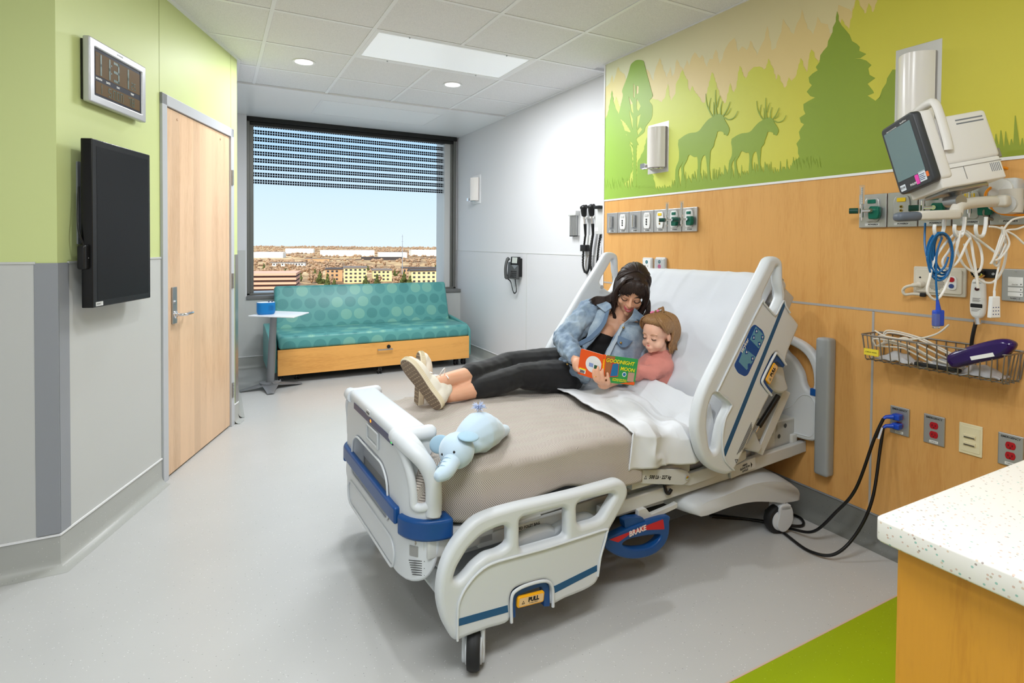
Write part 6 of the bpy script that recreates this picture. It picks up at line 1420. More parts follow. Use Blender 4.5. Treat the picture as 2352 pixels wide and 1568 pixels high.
def pull_sign(corn, M, par, flip=0, small='to release siderail'):
    c = [M.inverted() @ V((*p, 0)) if False else V((*p, 0)) for p in corn]; bl, br, tr_, tl = c; cen = (bl+br+tr_+tl)/4; w = ((br-bl).length+(tr_-tl).length)/2; h = ((tl-bl).length+(tr_-br).length)/2; a = math.atan2((br-bl).y, (br-bl).x)
    Q = tr(M, cen.x, cen.y, 0, a)
    MB().plate([rrect(w, h, h*.2)], Q @ Matrix.Translation((0, 0, .004)), .012, .003).build('yellow_frame', mat('pull_yellow', (248, 176, 24), .35), par, smooth=True)
    MB().plate([rrect(w*.90, h*.72, h*.12)], Q @ Matrix.Translation((0, 0, .0048)), .001).build('pull_plate', mat('pull_cream', (232, 196, 144), .4), par)
    MB().text('PULL', tr(Q, w*.08, h*.08, .0052), h*.52, .0005, bold=.0012).text(small, tr(Q, w*.08, -h*.22, .0052), h*.13, .0003).build('pull_lettering', m_ink, par)
    t_ = h*.17; MB().plate([[(-t_, -t_*.8), (t_, -t_*.8), (0, t_)], [(-t_*.55, -t_*.5), (0, t_*.5), (t_*.55, -t_*.5)]], tr(Q, -w*.30, -h*.05, .0052), .0005).build('warning_triangle', m_ink, par)
pull_sign([T(p) for p in [(1188, 1396), (1249, 1380), (1249, 1353), (1188, 1374)]], PB(YR), frl)
# near head rail
def c4(x, y): return (1560+x/2.85, 560+y/2.85)
def TH(p): return byp(*c4(*p), YR)
h_out = [(625, 82), (592, 98), (565, 150), (520, 240), (460, 355), (400, 472), (300, 680), (200, 880), (150, 1000), (122, 1110), (113, 1220), (130, 1330), (165, 1420), (225, 1483), (300, 1512), (345, 1505), (372, 1472), (430, 1355), (500, 1200), (560, 1070), (600, 985), (575, 950), (543, 908), (548, 875), (580, 805), (615, 735), (638, 718), (665, 745), (692, 790), (720, 705), (760, 610), (788, 535), (770, 500), (735, 455), (705, 405), (692, 350), (686, 250), (683, 130), (662, 92)]
h_h1 = [(546, 362), (560, 320), (612, 210), (640, 150), (652, 150), (655, 250), (676, 340), (640, 425), (622, 442), (585, 410)]
h_h2 = [(188, 1195), (196, 1070), (228, 990), (252, 988), (328, 1045), (330, 1080), (290, 1160), (268, 1260), (250, 1350), (228, 1370), (204, 1330)]
hrl = MB().plate([crom2([TH(p) for p in h_out], 4)]+[rpoly([TH(p) for p in h], .02, 5)[::-1] for h in (h_h1, h_h2)], PB(YR), .05, .018, 4).build('head_rail', m_bw, bed, smooth=True, angle=50)
rim = crom2([TH(p) for p in [(355, 1478), (300, 1420), (283, 1350), (280, 1250), (300, 1140), (335, 1070), (335, 1040), (255, 965), (258, 940), (400, 650), (535, 385), (550, 385), (610, 455), (635, 458), (680, 372), (694, 404), (722, 450)]], 3, False)
MB().tube([PB(YR) @ V((a, b, .003)) for a, b in rim], .004, 8).build('panel_rim', m_bw, hrl, smooth=True)
MB().tube([PB(YR) @ V((*p, .003)) for p in crom2([TH(p) for p in [(600, 990), (545, 915), (548, 872), (617, 735), (640, 718), (695, 790)]], 4, False)], .0055, 8).build('handle_rim', m_bw, hrl, smooth=True)
MB().plate([rpoly([TH(p) for p in [(302, 1392), (290, 1360), (298, 1330), (685, 372), (693, 395), (688, 420)]], .002)], PB(YR-.0008), .0016).build('blue_stripe', m_bst, hrl)
ctl = MB().plate([rpoly([TH(p) for p in [(358, 795), (385, 740), (470, 545), (495, 525), (545, 565), (562, 610), (450, 855), (430, 868), (385, 845)]], .012)], PB(YR-.001), .004, .001).build('control_panel', mat('panel_blue', (0, 74, 150), .3), hrl, smooth=True)
MB().plate([rpoly([TH(p) for p in [(388, 770), (425, 680), (500, 740), (440, 825)]], .003)], PB(YR-.0018), .001).plate([rpoly([TH(p) for p in [(462, 625), (500, 540), (560, 605), (520, 685)]], .003)], PB(YR-.0018), .001).build('button_field', mat('panel_light_blue', (96, 152, 178), .35), ctl)
q = MB()
for x, y in ((503, 570), (485, 612), (542, 610), (521, 655), (438, 706), (477, 750), (455, 796)):
    a, b = TH((x, y)); Q = tr(PB(YR-.0026), a, b, 0, 0); q.plate([rrect(.017, .019, .002)], Q, .001)
q.build('button', mat('panel_blue', (0, 74, 150), .3), ctl)
q = MB()
for x, y, up in ((503, 570, 1), (485, 612, 1), (542, 610, 0), (521, 655, 0), (438, 706, 1), (477, 750, 0)):
    a, b = TH((x, y)); s_ = 1 if up else -1; q.plate([[(-.005, -.004*s_), (.005, -.004*s_), (0, .006*s_)][::s_]], tr(PB(YR-.0032), a, b, 0, 0), .0006)
q.build('arrow_mark', m_wp, ctl)
a, b = TH((425, 668)); b0 = TH((400, 710)); b1 = TH((448, 618)); MB().text('stryker', tr(PB(YR-.0022), (b0[0]+b1[0])/2+.002, (b0[1]+b1[1])/2, .0004, math.atan2(b1[1]-b0[1], b1[0]-b0[0])), .024, .0006, bold=.0005).build('maker_lettering', m_wp, ctl)
MB().plate([rpoly([TH(p) for p in [(606, 984), (541, 914), (545, 878), (618, 738), (640, 722), (700, 784), (684, 812), (650, 778), (640, 770), (628, 776), (574, 888), (572, 905), (588, 930), (618, 960)]], .004)], PB(YR+.001), .035, .003).build('release_grip', m_bb, hrl, smooth=True)
pull_sign([TH(p) for p in [(588, 925), (644, 808), (618, 768), (566, 890)]], PB(YR), hrl)
wl0, wl1 = TH((385, 1385)), TH((478, 1180)); aw = math.atan2(wl1[1]-wl0[1], wl1[0]-wl0[0]); q = MB(); Q = tr(PB(YR-.0004), (wl0[0]+wl1[0])/2, (wl0[1]+wl1[1])/2, .0004, aw)
for k in range(4): q.box((-.075+.01*k, .009-k*.006, 0), (.08-.006*k, .0115-k*.006, .0005), Q)
q.plate([[(-.108, -.01), (-.088, -.01), (-.098, .010)], [(-.104, -.008), (-.098, .005), (-.092, -.008)]], Q @ Matrix.Translation((0, 0, .0005)), .0005); q.build('warning_print', mat('label_print', (70, 70, 72), .5), hrl)
# far head rail: same moulding on the other side (shown from inside)
fr2 = MB().plate([crom2([TH(p) for p in h_out], 4)]+[rpoly([TH(p) for p in h], .02, 5)[::-1] for h in (h_h1, h_h2)], PB(.58), .05, .018, 4).build('head_rail', m_bw, bed, smooth=True, angle=50)
q = MB(); 
for k in range(5): a, b = byp(1390+k*6, 690-k*1.5, .53); q.rod(PB(.53) @ V((a-.012, b-.02, .001)), PB(.53) @ V((a+.012, b+.02, .001)), .0018, 6)
a, b = byp(1382, 659, .53); q.lathe([(.012, 0), (.012, .002), (.009, .002)], tr(PB(.53), a, b), 20); q.build('speaker_slots', mat('slot_grey', (170, 170, 168), .5), fr2)
# far foot rail, lowered
MB().plate([crom2([T(p) for p in f_out], 4)]+[rpoly([T(p) for p in h], .014, 5)[::-1] for h in (f_h1, f_h2, f_h3)], PB(.55), .048, .018, 4).build('foot_rail', m_bw, bed, smooth=True, angle=50)
# headboard
MHB = plane(B3(2.065, 0, 0), -BB, UZ)
hout = crom([(.0, .91), (.22, .915), (.36, .905), (.46, .86), (.515, .78), (.525, .70), (.522, .55), (.515, .47), (.49, .415), (.44, .40), (.30, .40)], 4); hout = [(p.x, p.y) for p in hout]; hout = [(-a, b) for a, b in hout][::-1]+hout
hsl = crom2([(.34, .865), (.42, .835), (.465, .775), (.478, .70), (.47, .66), (.45, .655), (.43, .68), (.415, .735), (.375, .79), (.335, .82), (.32, .845)], 4)
hbo = MB().plate([hout, hsl[::-1], [(-a, b) for a, b in hsl]], MHB, .05, .016, 4).build('headboard', m_bw, bed, smooth=True, angle=50)
lp2 = rpoly([(.49, .60), (.47, .63), (.43, .63), (.40, .60), (.37, .55), (.33, .53), (.31, .50), (.32, .44), (.35, .42), (.47, .425), (.49, .45)], .02)
MB().tube([MHB @ V((a, b, .001)) for a, b in lp2], .003, 6, closed=True).build('panel_rim', m_bw, hbo, smooth=True); MB().tube([MHB @ V((-a, b, .001)) for a, b in lp2], .003, 6, closed=True).build('panel_rim', m_bw, hbo, smooth=True)
for s_ in (-1, 1): MB().box((s_*.465, .632, -.052), (s_*.528, .668, .003), MHB, .004).build('blue_band', mat('bed_blue_bright', (20, 84, 160), .3), hbo, smooth=True)
MB().box((2.03, -.40, .33), (2.07, .40, .42), BM, .004).build('head_crossbar', m_bm, bed, smooth=True)
# accessory bracket, yellow hook, angle label
a0, b0 = byp(1465, 1180, -.41); 
q = MB().plate([rpoly([(a0-.02, b0+.03), (a0-.02, b0-.02), (a0+.02, b0-.015), (a0+.02, b0-.03), (a0+.20, b0-.012), (a0+.20, b0+.01), (a0+.17, b0+.005), (a0+.05, b0-.004), (a0+.02, b0+.03)], .004)], PB(-.435), .02, .002); q.build('accessory_bracket', m_bm, bed, smooth=True)
MB().tube(crom([B3(1.12, -.42, .37), B3(1.12, -.43, .345), B3(1.135, -.43, .335), B3(1.15, -.43, .35)], 4), .007, 8).build('bag_hook', m_black, bed, smooth=True)
MB().plate([rpoly([(1.52, .318), (1.69, .334), (1.69, .385), (1.52, .37)], .003)], PB(-.436), .012, .002).build('angle_plate', m_bm, bed); Qa = tr(PB(-.4365), 1.615, .350, .0004, .1)
MB().text('HEAD\nELEVATION\nANGLE', Qa, .013, .0004, bold=.0003).plate([[(.042, -.012), (.052, 0), (.042, .014)]], Qa, .0006).build('angle_lettering', m_ink, bed)
MB().box((.24, -.44, .352), (.60, -.41, .392), BM, .003).build('hook_plate', m_bm, bed, smooth=True)
MB().text('ISOLATED FOLEY BAG\nHOOK BELOW', tr(PB(-.4405), .42, .372, .0003), .013, .0004, bold=.0003).build('hook_lettering', m_ink, bed)
# curved white shrouds seen through the lowered rail
for x0 in (.26, .44): MB().plate([crom2([(x0, .22), (x0+.02, .30), (x0+.10, .36), (x0+.22, .375), (x0+.28, .35), (x0+.27, .28), (x0+.2, .22)], 4)], PB(-.47), .04, .015, 3).build('rail_shroud', m_bw2, bed, smooth=True)

# ================================================================== MATTRESS, SHEETS, BLANKET
def ztop(x):
    """mattress surface height along the bed"""
    if x < .85: return .618+.012*math.sin(PI*min(x/.9, 1))
    if x < 1.0: t = (x-.85)/.15; return lerp(.621, .610, t)
    if x < 1.30: return lerp(.610, .548, (x-1.0)/.30)
    return .545
m_sheet = mat('white_sheet', (220, 222, 226), .85, sheen=.2); g = NT(m_sheet); g.bump(g.noise(g.coord(), 260, 3), .12, .001)
m_msheet = mat('white_jersey_sheet', (212, 215, 221), .9, sheen=.2); g = NT(m_msheet); g.bump(g.noise(g.coord(), 60, 4), .10, .003)
matt = [(.045, .455), (.50, .455), (.93, .445), (1.24, .385), (1.40, .375)]
hbk = [HB(d, -.165, 0) for d in (.10, .45, .80)]; hft = [HB(d, 0, 0) for d in (.80, .45, .12)]
def BX(p): q = p-BO; return (q.dot(BA), q.z)
prof = matt+[BX(p) for p in hbk]+[BX(p) for p in hft]+[(1.33, .575), (1.20, .572), (.95, .612), (.5, .622), (.045, .615)]
ms = tag(MB().plate([rpoly(prof, .035)], PB(-.398), .796, .028, 4).build('mattress', m_msheet, smooth=True, angle=55), 'white sheeted mattress bent up to a steep backrest on the hospital bed', 'mattress')
def set_uv(o, nu, nv, fu, fv):
    at_ = o.data.attributes.new('cloth', 'FLOAT_VECTOR', 'POINT'); n = len(o.data.vertices); K = (nu+1)*(nv+1)
    for i in range(n):
        j = i % K; u = (j % (nu+1))/nu; v = (j//(nu+1))/nv; at_.data[i].vector = (fu(u, v), fv(u, v), 0)
m_her = mat('herringbone_blanket', (170, 160, 150), .9, sheen=.15); g = NT(m_her); at_ = g.n('Attribute', attribute_name='cloth'); sp_ = g.n('SeparateXYZ'); g.l(at_.outputs['Vector'], sp_.inputs[0])
cw = .030; p_ = g.math('DIVIDE', sp_.outputs[1], cw); tri = g.math('ABSOLUTE', g.math('SUBTRACT', g.math('FRACT', g.math('MULTIPLY', p_, .5)), .5))
q_ = g.math('ADD', g.math('DIVIDE', sp_.outputs[0], .0062), g.math('MULTIPLY', tri, 7.6))
st_ = g.math('FRACT', q_); on_ = g.math('GREATER_THAN', st_, .56)
nz = g.noise(g.coord(), 6, 3)
c_l = g.mix(nz, lin((196, 186, 176)), lin((206, 196, 186))); g.base(g.mix(g.math('MULTIPLY', on_, .85), c_l, lin((112, 104, 98)))); g.bump(on_, .25, .0012)
XE = lambda v: lerp(.955, 1.09, min(1, v/.75))     # blanket's head-side edge (v from the near edge over to the far side)
def drape(x, t, lift, drop):
    """t: arc position across the bed, 0 = near hem; returns bed-frame point"""
    w = lerp(.388, .435, max(0, min(1, (x-.14)/.10))); L = drop
    if t < L: y = -w-.012; z = ztop(x)-.02-(L-t)
    else:
        y = -w+(t-L); z = ztop(x)
        e = min(t-L, .05); z -= (.05-e)**2*8
        if t-L < .02: y -= .006
    if y > w: z -= (y-w); y = w+.012
    return V((x, y, z+lift))
def legs_lift(x, y):
    """soft hump where the legs lie"""
    return 0
def wr(p, s, a, k=0): return a*noise.noise(V((p.x*s+k, p.y*s*1.0, p.z*s+3.1*k)))
NU, NV = 110, 90; drop = .155; tot = drop+.87+.09
def fbl(u, v):
    t = v*tot; x = .030+(XE(v)-.030)*u
    dr = drop+.012*math.sin(x*9)+.01*noise.noise(V((x*4, 0, 0)))
    p = drape(x, t, .012, dr)
    p.z += wr(p, 4, .018)+wr(p, 11, .007, 2)
    if t < dr: p.y += .010*math.sin(x*13+t*8)*(1-t/dr)-.012*(1-t/dr); p.z += 0
    d_ = (1-u)*XE(v)
    # gathered folds near the sheet
    if u > .75: p.z += .008*math.sin(v*26+u*4)*((u-.75)/.25)
    if x < .07: p.z -= (.07-x)*1.2
    return B3(p.x, p.y, p.z)
bl = MB().grid(fbl, NU, NV, .008).build('blanket', m_her, smooth='s'); set_uv(bl, NU, NV, lambda u, v: .03+(XE(v)-.03)*u, lambda u, v: v*tot)
tag(bl, 'grey beige herringbone blanket spread over the foot half of the hospital bed', 'blanket')
# white top sheet: folded band from the blanket edge to the hips, hanging in folds on the near side
NU2, NV2 = 120, 110; drop2 = .152; tot2 = drop2+.87+.02
def fsh(u, v):
    t = v*tot2; xe = XE(v*tot2/tot); x0 = xe-.07; x1 = lerp(1.36, 1.30, v)+.02
    x = x0+(x1-x0)*u; dr = drop2-.02*u-.03*u*u
    fan = math.sin((x*27-t*9)+2.2*noise.noise(V((x*5, t*4, 0)))); amp = .018*math.sin(PI*min(1, u*1.05+.06))
    p = drape(x, t, .024+.012*(1-u)**4, dr)
    if t < dr: p.y -= .014+amp*.9*fan+.02*(1-t/dr)*u; p.z += .035*u*(1-t/dr)
    else:
        k = math.exp(-((t-dr)/.30)**2); p.z += amp*fan*(.3+.7*k)+.018*math.exp(-((x-1.16)/.12)**2)*k
    ph = x*21+t*5.5+2.6*noise.noise(V((x*4, t*3, 9)))+1.2*noise.noise(V((x*11, t*9, 3))); rg = (1-abs(math.sin(ph)))**2.2*(.35+.65*max(0, noise.noise(V((x*6, t*5, 21)))+.5))
    k9 = math.exp(-((t-dr-.05)/.33)**2); p.z += .016*rg*k9*(1 if t > dr else .3); p.y -= .014*rg*(1 if t < dr+.03 else 0)
    p.z += wr(p, 7, .012, 5)+wr(p, 20, .004, 7)
    p.z += .055*math.exp(-((p.x-1.31)/.11)**2-((p.y+.03)/.20)**2)
    p.z += .066*math.exp(-((p.x-1.19)/.15)**2-((p.y+.01)/.17)**2)
    # climbs against the backrest at the head end
    if x > 1.27: p.z += (x-1.27)*1.15*(1 if t > dr else .3)
    return B3(p.x, p.y, p.z)
sh = MB().grid(fsh, NU2, NV2, .006).build('top_sheet', m_sheet, smooth='s')
tag(sh, 'rumpled white top sheet folded over the blanket beside the mother and child', 'sheet')
# fitted sheet hanging loose over the backrest edges
NU3, NV3 = 110, 110
def ffs(u, v):
    y = lerp(-.455, .455, u); d = lerp(-.02, .86, v); e = abs(y)/.455
    h = .010-.06*max(0, e-.93)**1.2*6; 
    if d > .78: h -= (d-.78)**2*9; 
    dd = min(d, .83); w = .010*noise.noise(V((y*4, d*3, 1)))+.004*noise.noise(V((y*14, d*9, 4)))
    w += .012*math.sin(y*9+d*16+2*noise.noise(V((y*5, d*5, 2))))*math.exp(-((d-.08)/.22)**2)+.007*math.sin(d*22-y*14+3*noise.noise(V((y*3, d*3, 8))))*math.exp(-((y+.40)/.3)**2)
    ph = d*15-y*10+2.4*noise.noise(V((y*3, d*3, 5))); w += .010*(1-abs(math.sin(ph)))**3*max(0, .5+noise.noise(V((y*4, d*4, 12))))*math.exp(-((d-.15)/.3)**2)
    ph = y*14+d*3+1.5*noise.noise(V((y*3, d*3, 15))); w += .006*(1-abs(math.sin(ph)))**4*max(0, (d-.55)/.3)
    p = HB(dd, h+w, y)
    return p
fs = MB().grid(ffs, NU3, NV3, .004).build('fitted_sheet', m_msheet, smooth='s'); tag(fs, 'white fitted sheet stretched over the raised backrest of the bed', 'sheet')
q = MB(); q.ball(HB(.80, -.07, -.40), (.07, .05, .055), None, 20, 14); q.v = [v+noise.noise_vector(v*22)*.008 for v in q.v]
tag(q.build('sheet_bunch', m_msheet, smooth='s'), 'knotted corner of the white sheet at the top near corner of the backrest', 'sheet')
# seat pad visible under the sheet
MB().box((1.02, -.435, .40), (1.26, -.40, .455), BM, .012).build('seat_pad', m_bm, bed, smooth=True)
# ================================================================== FIGURES
def skin_mat(name, rgb, rgb2):
    m = mat(name, rgb, .45, sss=.15, spec=.35); g = NT(m); n = g.noise(g.coord(), 18, 3); g.base(g.mix(n, lin(rgb), lin(rgb2))); return m
class Blob(MB):
    """overlapping rounded volumes, melted into one continuous surface by a voxel remesh"""
    def ch(s, pts, rs, sub=7, n=14, flat=None):
        P = crom(pts, sub) if len(pts) > 2 else [V(pts[0]).lerp(V(pts[1]), k/sub) for k in range(sub+1)]
        N = len(P); R = [lens(rs, i/(N-1)) for i in range(N)]
        d0 = (P[0]-P[1]).normalized(); d1 = (P[-1]-P[-2]).normalized()
        P = [P[0]+d0*R[0]*.95, P[0]+d0*R[0]*.7]+P+[P[-1]+d1*R[-1]*.7, P[-1]+d1*R[-1]*.95]; R = [R[0]*.3, R[0]*.72]+R+[R[-1]*.72, R[-1]*.3]
        return s.tube(P, R, n, flat=flat)
    def el(s, c, r, M=None): return s.ball(c, r, M, 20, 14)
    def melt(s, name, m, parent, voxel=.005, it=4, wrinkle=0, wscale=.06, org=None, f=.5):
        o = s.build(name, m, parent, smooth='s', org=org)
        r = o.modifiers.new('remesh', 'REMESH'); r.mode = 'VOXEL'; r.voxel_size = voxel; r.use_smooth_shade = True
        k = o.modifiers.new('smooth', 'SMOOTH'); k.factor = f; k.iterations = it
        if wrinkle:
            t = bpy.data.textures.new('folds', 'CLOUDS'); t.noise_scale = wscale; t.noise_depth = 1
            d = o.modifiers.new('folds', 'DISPLACE'); d.texture = t; d.strength = wrinkle; d.mid_level = .5; d.texture_coords = 'GLOBAL'
            k2 = o.modifiers.new('soft', 'SMOOTH'); k2.factor = .5; k2.iterations = 1
        return o
def rotv(v, ax, deg): return Matrix.Rotation(math.radians(deg), 3, ax) @ v
class Frame:
    def __init__(s, c, r, f, u, k=1): s.c, s.r, s.f, s.u, s.k = V(c), r.normalized(), f.normalized(), u.normalized(), k
    def __call__(s, x, y, z): return s.c+(s.r*x+s.f*y+s.u*z)*s.k
    def M(s): return Matrix(((s.r.x, s.f.x, s.u.x), (s.r.y, s.f.y, s.u.y), (s.r.z, s.f.z, s.u.z)))
def head_frame(c, pitch, roll, yaw, k):
    r, f, u = cr.copy(), -fw, cu.copy()
    f = rotv(f, u, yaw); r = rotv(r, u, yaw)            # + turns the face to image right
    f = rotv(f, r, pitch); u = rotv(u, r, pitch)
    ax = fw; f = rotv(f, ax, roll); u = rotv(u, ax, roll); r = rotv(r, ax, roll)
    return Frame(c, r, f, u, k)
def head(b, F, child=False):
    """cranium, jaw, cheeks, nose, brows, ears of a head about .23 high (origin between the ears)"""
    M = F.M(); k = F.k; E = lambda x, y, z, rx, ry, rz: b.el(F(x, y, z), (rx*k, ry*k, rz*k), M)
    E(0, -.015, .045, .074, .092, .078); E(0, .03, .04, .066, .062, .066)
    if child:
        E(0, .035, -.025, .062, .056, .055); E(0, .045, -.05, .042, .042, .036); E(0, .072, -.070, .018, .016, .015)
        for s_ in (-1, 1): E(s_*.036, .052, -.034, .030, .030, .028)
        E(0, .094, -.012, .010, .012, .012); E(0, .083, .012, .010, .012, .018)
    else:
        E(0, .03, -.03, .058, .055, .055); E(0, .040, -.062, .040, .040, .034); E(0, .066, -.088, .018, .017, .015)
        for s_ in (-1, 1): E(s_*.038, .052, -.022, .024, .028, .024); E(s_*.046, .02, -.05, .020, .03, .03)
        b.ch([F(0, .084, .022), F(0, .098, -.004), F(0, .106, -.018)], [.0075*k, .009*k, .0105*k]); 
        for s_ in (-1, 1): E(s_*.011, .096, -.021, .0085, .010, .007)
    for s_ in (-1, 1):
        E(s_*.030, .074, .026, .022, .014, .008)      # brow ridge
        E(s_*.031, .074, .006, .0155, .0125, .0115)   # eyelid over the eyeball
        E(s_*.074, -.004, .0, .008, .017, .023 if child else .030)     # ear
        E(s_*.080, .004, .004, .005, .010, .017)
    E(0, .086, -.050, .024, .012, .014)              # muzzle behind the lips
def arc_(F, pts, sub=5): return crom([F(*p) for p in pts], sub)

# ------------------------------------------------------------------ the mother
m_skin = skin_mat('skin_warm', (234, 184, 154), (224, 166, 134)); m_lip = mat('lips_rose', (182, 78, 84), .35); m_teeth = mat('teeth', (238, 234, 228), .3)
m_lash = mat('lashes', (24, 16, 14), .6)
m_hair = mat('dark_brown_hair', (38, 28, 25), .42, spec=.35); g = NT(m_hair); nn = g.noise(g.coord((1, 1, .12)), 420, 3); g.base(g.ramp(nn, [(.35, lin((20, 14, 12))), (.6, lin((58, 42, 36)))])); g.bump(nn, .35, .001)
m_den = mat('light_denim', (138, 160, 182), .85, sheen=.2); g = NT(m_den); c_ = g.coord(); n1 = g.noise(c_, 9, 4, .6); n2 = g.noise(c_, 420, 2)
g.base(g.ramp(g.math('ADD', g.math('MULTIPLY', n1, .8), g.math('MULTIPLY', n2, .2)), [(.33, lin((92, 114, 142))), (.5, lin((140, 160, 180))), (.68, lin((182, 196, 206)))])); g.bump(n2, .25, .001)
m_denl = mat('pale_denim_placket', (176, 188, 198), .85); m_dend = mat('dark_denim_seam', (104, 128, 156), .85)
m_tank = mat('black_jersey', (14, 14, 16), .8); m_jean = mat('black_denim', (20, 20, 23), .75, sheen=.15); g = NT(m_jean); g.bump(g.noise(g.coord(), 500, 2), .2, .001)
mum = thing('person', 'dark haired person in denim shirt and black trousers reclining and reading on the bed', 'person', at(1290, 900, 2.95))
hc = at(1449, 672, 2.90); HM = head_frame(hc, 30, 12, -7, .97)
b = Blob(); head(b, HM)
neck0 = HM(0, -.02, -.06); chest = at(1405, 765, 2.98); nb = at(1418, 738, 2.97)
b.ch([HM(0, -.005, -.045), neck0, nb], [.052, .050, .056])
sR, sL = at(1358, 715, 2.98), at(1468, 752, 3.0)
b.ch([sR, nb+V((0, 0, -.015)), sL], [.055, .062, .055]); pel = at(1292, 852, 3.03); wst = at(1345, 812, 3.03)
b.ch([nb, chest, wst, pel], [.08, .108, .098, .108], flat=(fw, .8)); b.el(at(1392, 765, 2.92), (.06, .05, .05)); b.el(at(1425, 775, 2.93), (.06, .05, .05))
eR, wR = at(1296, 778, 2.90), at(1322, 826, 2.72)
b.ch([sR, (sR+eR)/2, eR], [.050, .044, .038]); b.ch([eR, (eR+wR)/2, wR], [.038, .034, .026])
eL, wL = at(1468, 838, 2.90), at(1412, 874, 2.72)
b.ch([sL, (sL+eL)/2, eL], [.050, .044, .036]); b.ch([eL, (eL+wL)/2, wL], [.036, .030, .024])
# right hand behind the left edge of the book, thumb in front
pR = at(1327, 838, 2.69); b.el(pR, (.030, .020, .034)); b.ch([wR, pR], [.025, .024])
for k, (dx, dy) in enumerate(((1346, 822), (1348, 831), (1348, 840), (1345, 848))): b.ch([pR, at(1336, 826+7*k, 2.69), at(dx, dy, 2.685)], [.010, .0088, .0075], 4, 10)
b.ch([pR, at(1326, 848, 2.665), at(1330, 852, 2.655)], [.010, .0095, .008], 4, 10)
# left hand under the book, four fingers up over the covers
pL = at(1388, 881, 2.645); b.el(pL, (.036, .028, .026)); b.el(at(1391, 873, 2.622), (.019, .014, .019)); b.el(at(1380, 873, 2.618), (.022, .014, .018)); b.ch([wL, pL], [.024, .024])
FT = [((1369, 874), (1363, 860), (1364, 848), .0), ((1377, 876), (1373, 857), (1374, 842), .0), ((1387, 878), (1384, 860), (1384, 848), .0), ((1398, 880), (1397, 868), (1395, 857), .0)]
for (a0, a1, a2, _) in FT: b.ch([pL, at(*a0, 2.598), at(*a1, 2.588), at(*a2, 2.590)], [.0095, .0086, .0080, .0068], 6, 10)
b.ch([pL, at(1404, 876, 2.67), at(1404, 862, 2.69)], [.011, .010, .008], 4, 10)
# legs
hT, kT, aT = at(1285, 836, 3.0), at(1163, 836, 2.86), at(1022, 873, 2.50)
hL, kL, aL = at(1300, 866, 2.93), at(1192, 863, 2.76), at(1035, 908, 2.50)
b.ch([hT, hT.lerp(kT, .5), kT], [.085, .072, .052]); b.ch([kT, kT.lerp(aT, .35)+V((0, 0, -.01)), aT], [.050, .050, .031])
b.ch([hL, hL.lerp(kL, .5), kL], [.085, .072, .052]); b.ch([kL, kL.lerp(aL, .35)+V((0, 0, -.005)), aL], [.050, .050, .031])
b.el(pel, (.12, .12, .10))
fT = at(985, 892, 2.46); b.ch([aT, at(1000, 884, 2.47), fT], [.032, .034, .03]); fL = at(984, 905, 2.57); b.ch([aL, at(1008, 907, 2.54), fL], [.032, .034, .026])
mb_ = b.melt('body', m_skin, mum, .0045, 4)
# face details
lip = Blob(); k = HM.k
def smile(F, w, y, z, curve): return [F(x*w, y-.020*x*x*1.0, z+curve*x*x) for x in [-1, -.75, -.5, -.25, 0, .25, .5, .75, 1]]
lip.tube(smile(HM, .026, .1005, -.0455, .010), [.001, .0028, .0034, .0036, .0030, .0036, .0034, .0028, .001], 10); lip.tube(smile(HM, .025, .0985, -.0560, .016), [.001, .0034, .0044, .0050, .0052, .0050, .0044, .0034, .001], 10)
lip.build('lips', m_lip, mb_, smooth='s'); MB().tube(smile(HM, .021, .0985, -.0505, .012), [.0008, .0028, .0034, .0036, .0036, .0036, .0034, .0028, .0008], 10).build('teeth', m_teeth, mb_, smooth='s')
q = MB()
for s_ in (-1, 1): q.tube(arc_(HM, [(s_*.017, .0835, .004), (s_*.024, .0875, -.001), (s_*.032, .0885, -.0035), (s_*.041, .084, -.002), (s_*.049, .076, .003)]), .0020, 8); q.tube(arc_(HM, [(s_*.017, .0825, .008), (s_*.031, .0875, .0135), (s_*.046, .077, .009)]), .0008, 6)
q.build('lashes', m_lash, mb_, smooth='s'); q = MB()
for s_ in (-1, 1): q.tube(arc_(HM, [(s_*.014, .0865, .026), (s_*.024, .0880, .031), (s_*.037, .0830, .032), (s_*.052, .071, .026)]), [.0020]*5+[.0026]*6+[.0012]*5, 8)
q.build('eyebrows', m_hair, mb_, smooth='s')
MB().tube(arc_(HM, [(-.045, .035, -.118), (-.02, .062, -.135), (.0, .068, -.14), (.03, .055, -.13)]), .0008, 6).build('necklace', m_bras, mum)
# hair: cap, crown volume, bangs, long locks
MUM_CAP = []
hr = Blob(); M = HM.M(); K = HM.k
def HE(x, y, z, rx, ry, rz): MUM_CAP.append((x, y, z, rx, ry, rz)); hr.el(HM(x, y, z), (rx*K, ry*K, rz*K), M)
HE(0, -.030, .062, .084, .098, .082); HE(0, -.035, .10, .066, .074, .054); HE(-.038, -.02, .065, .050, .072, .070); HE(.038, -.02, .065, .050, .072, .070); HE(0, -.07, .0, .075, .06, .08); HE(0, .012, .092, .066, .070, .050)
R_ = random.Random(4)
def lock(pts, rs, sub=6, n=8): P = arc_(HM, pts, sub); hr.tube(P, [lens(rs, i/(len(P)-1))*K for i in range(len(P))], n)
for i in range(34):       # bangs swept from the parting
    t = i/33; s_ = lerp(-1, 1, t); x1 = .066*s_; L = lerp(.0, .026, abs(s_)**1.5)
    lock([(.008+.010*s_, .042, .126), (.008+.034*s_, .080, .106), (x1*.88, .1005-.022*s_*s_, .072), (x1, .0985-.030*s_*s_-.004*R_.random(), .040-L*1.1+R_.uniform(-.004, .008) + (.014 if -.1 < s_ < .5 else 0))], [.005, .0070, .0052, .0010])
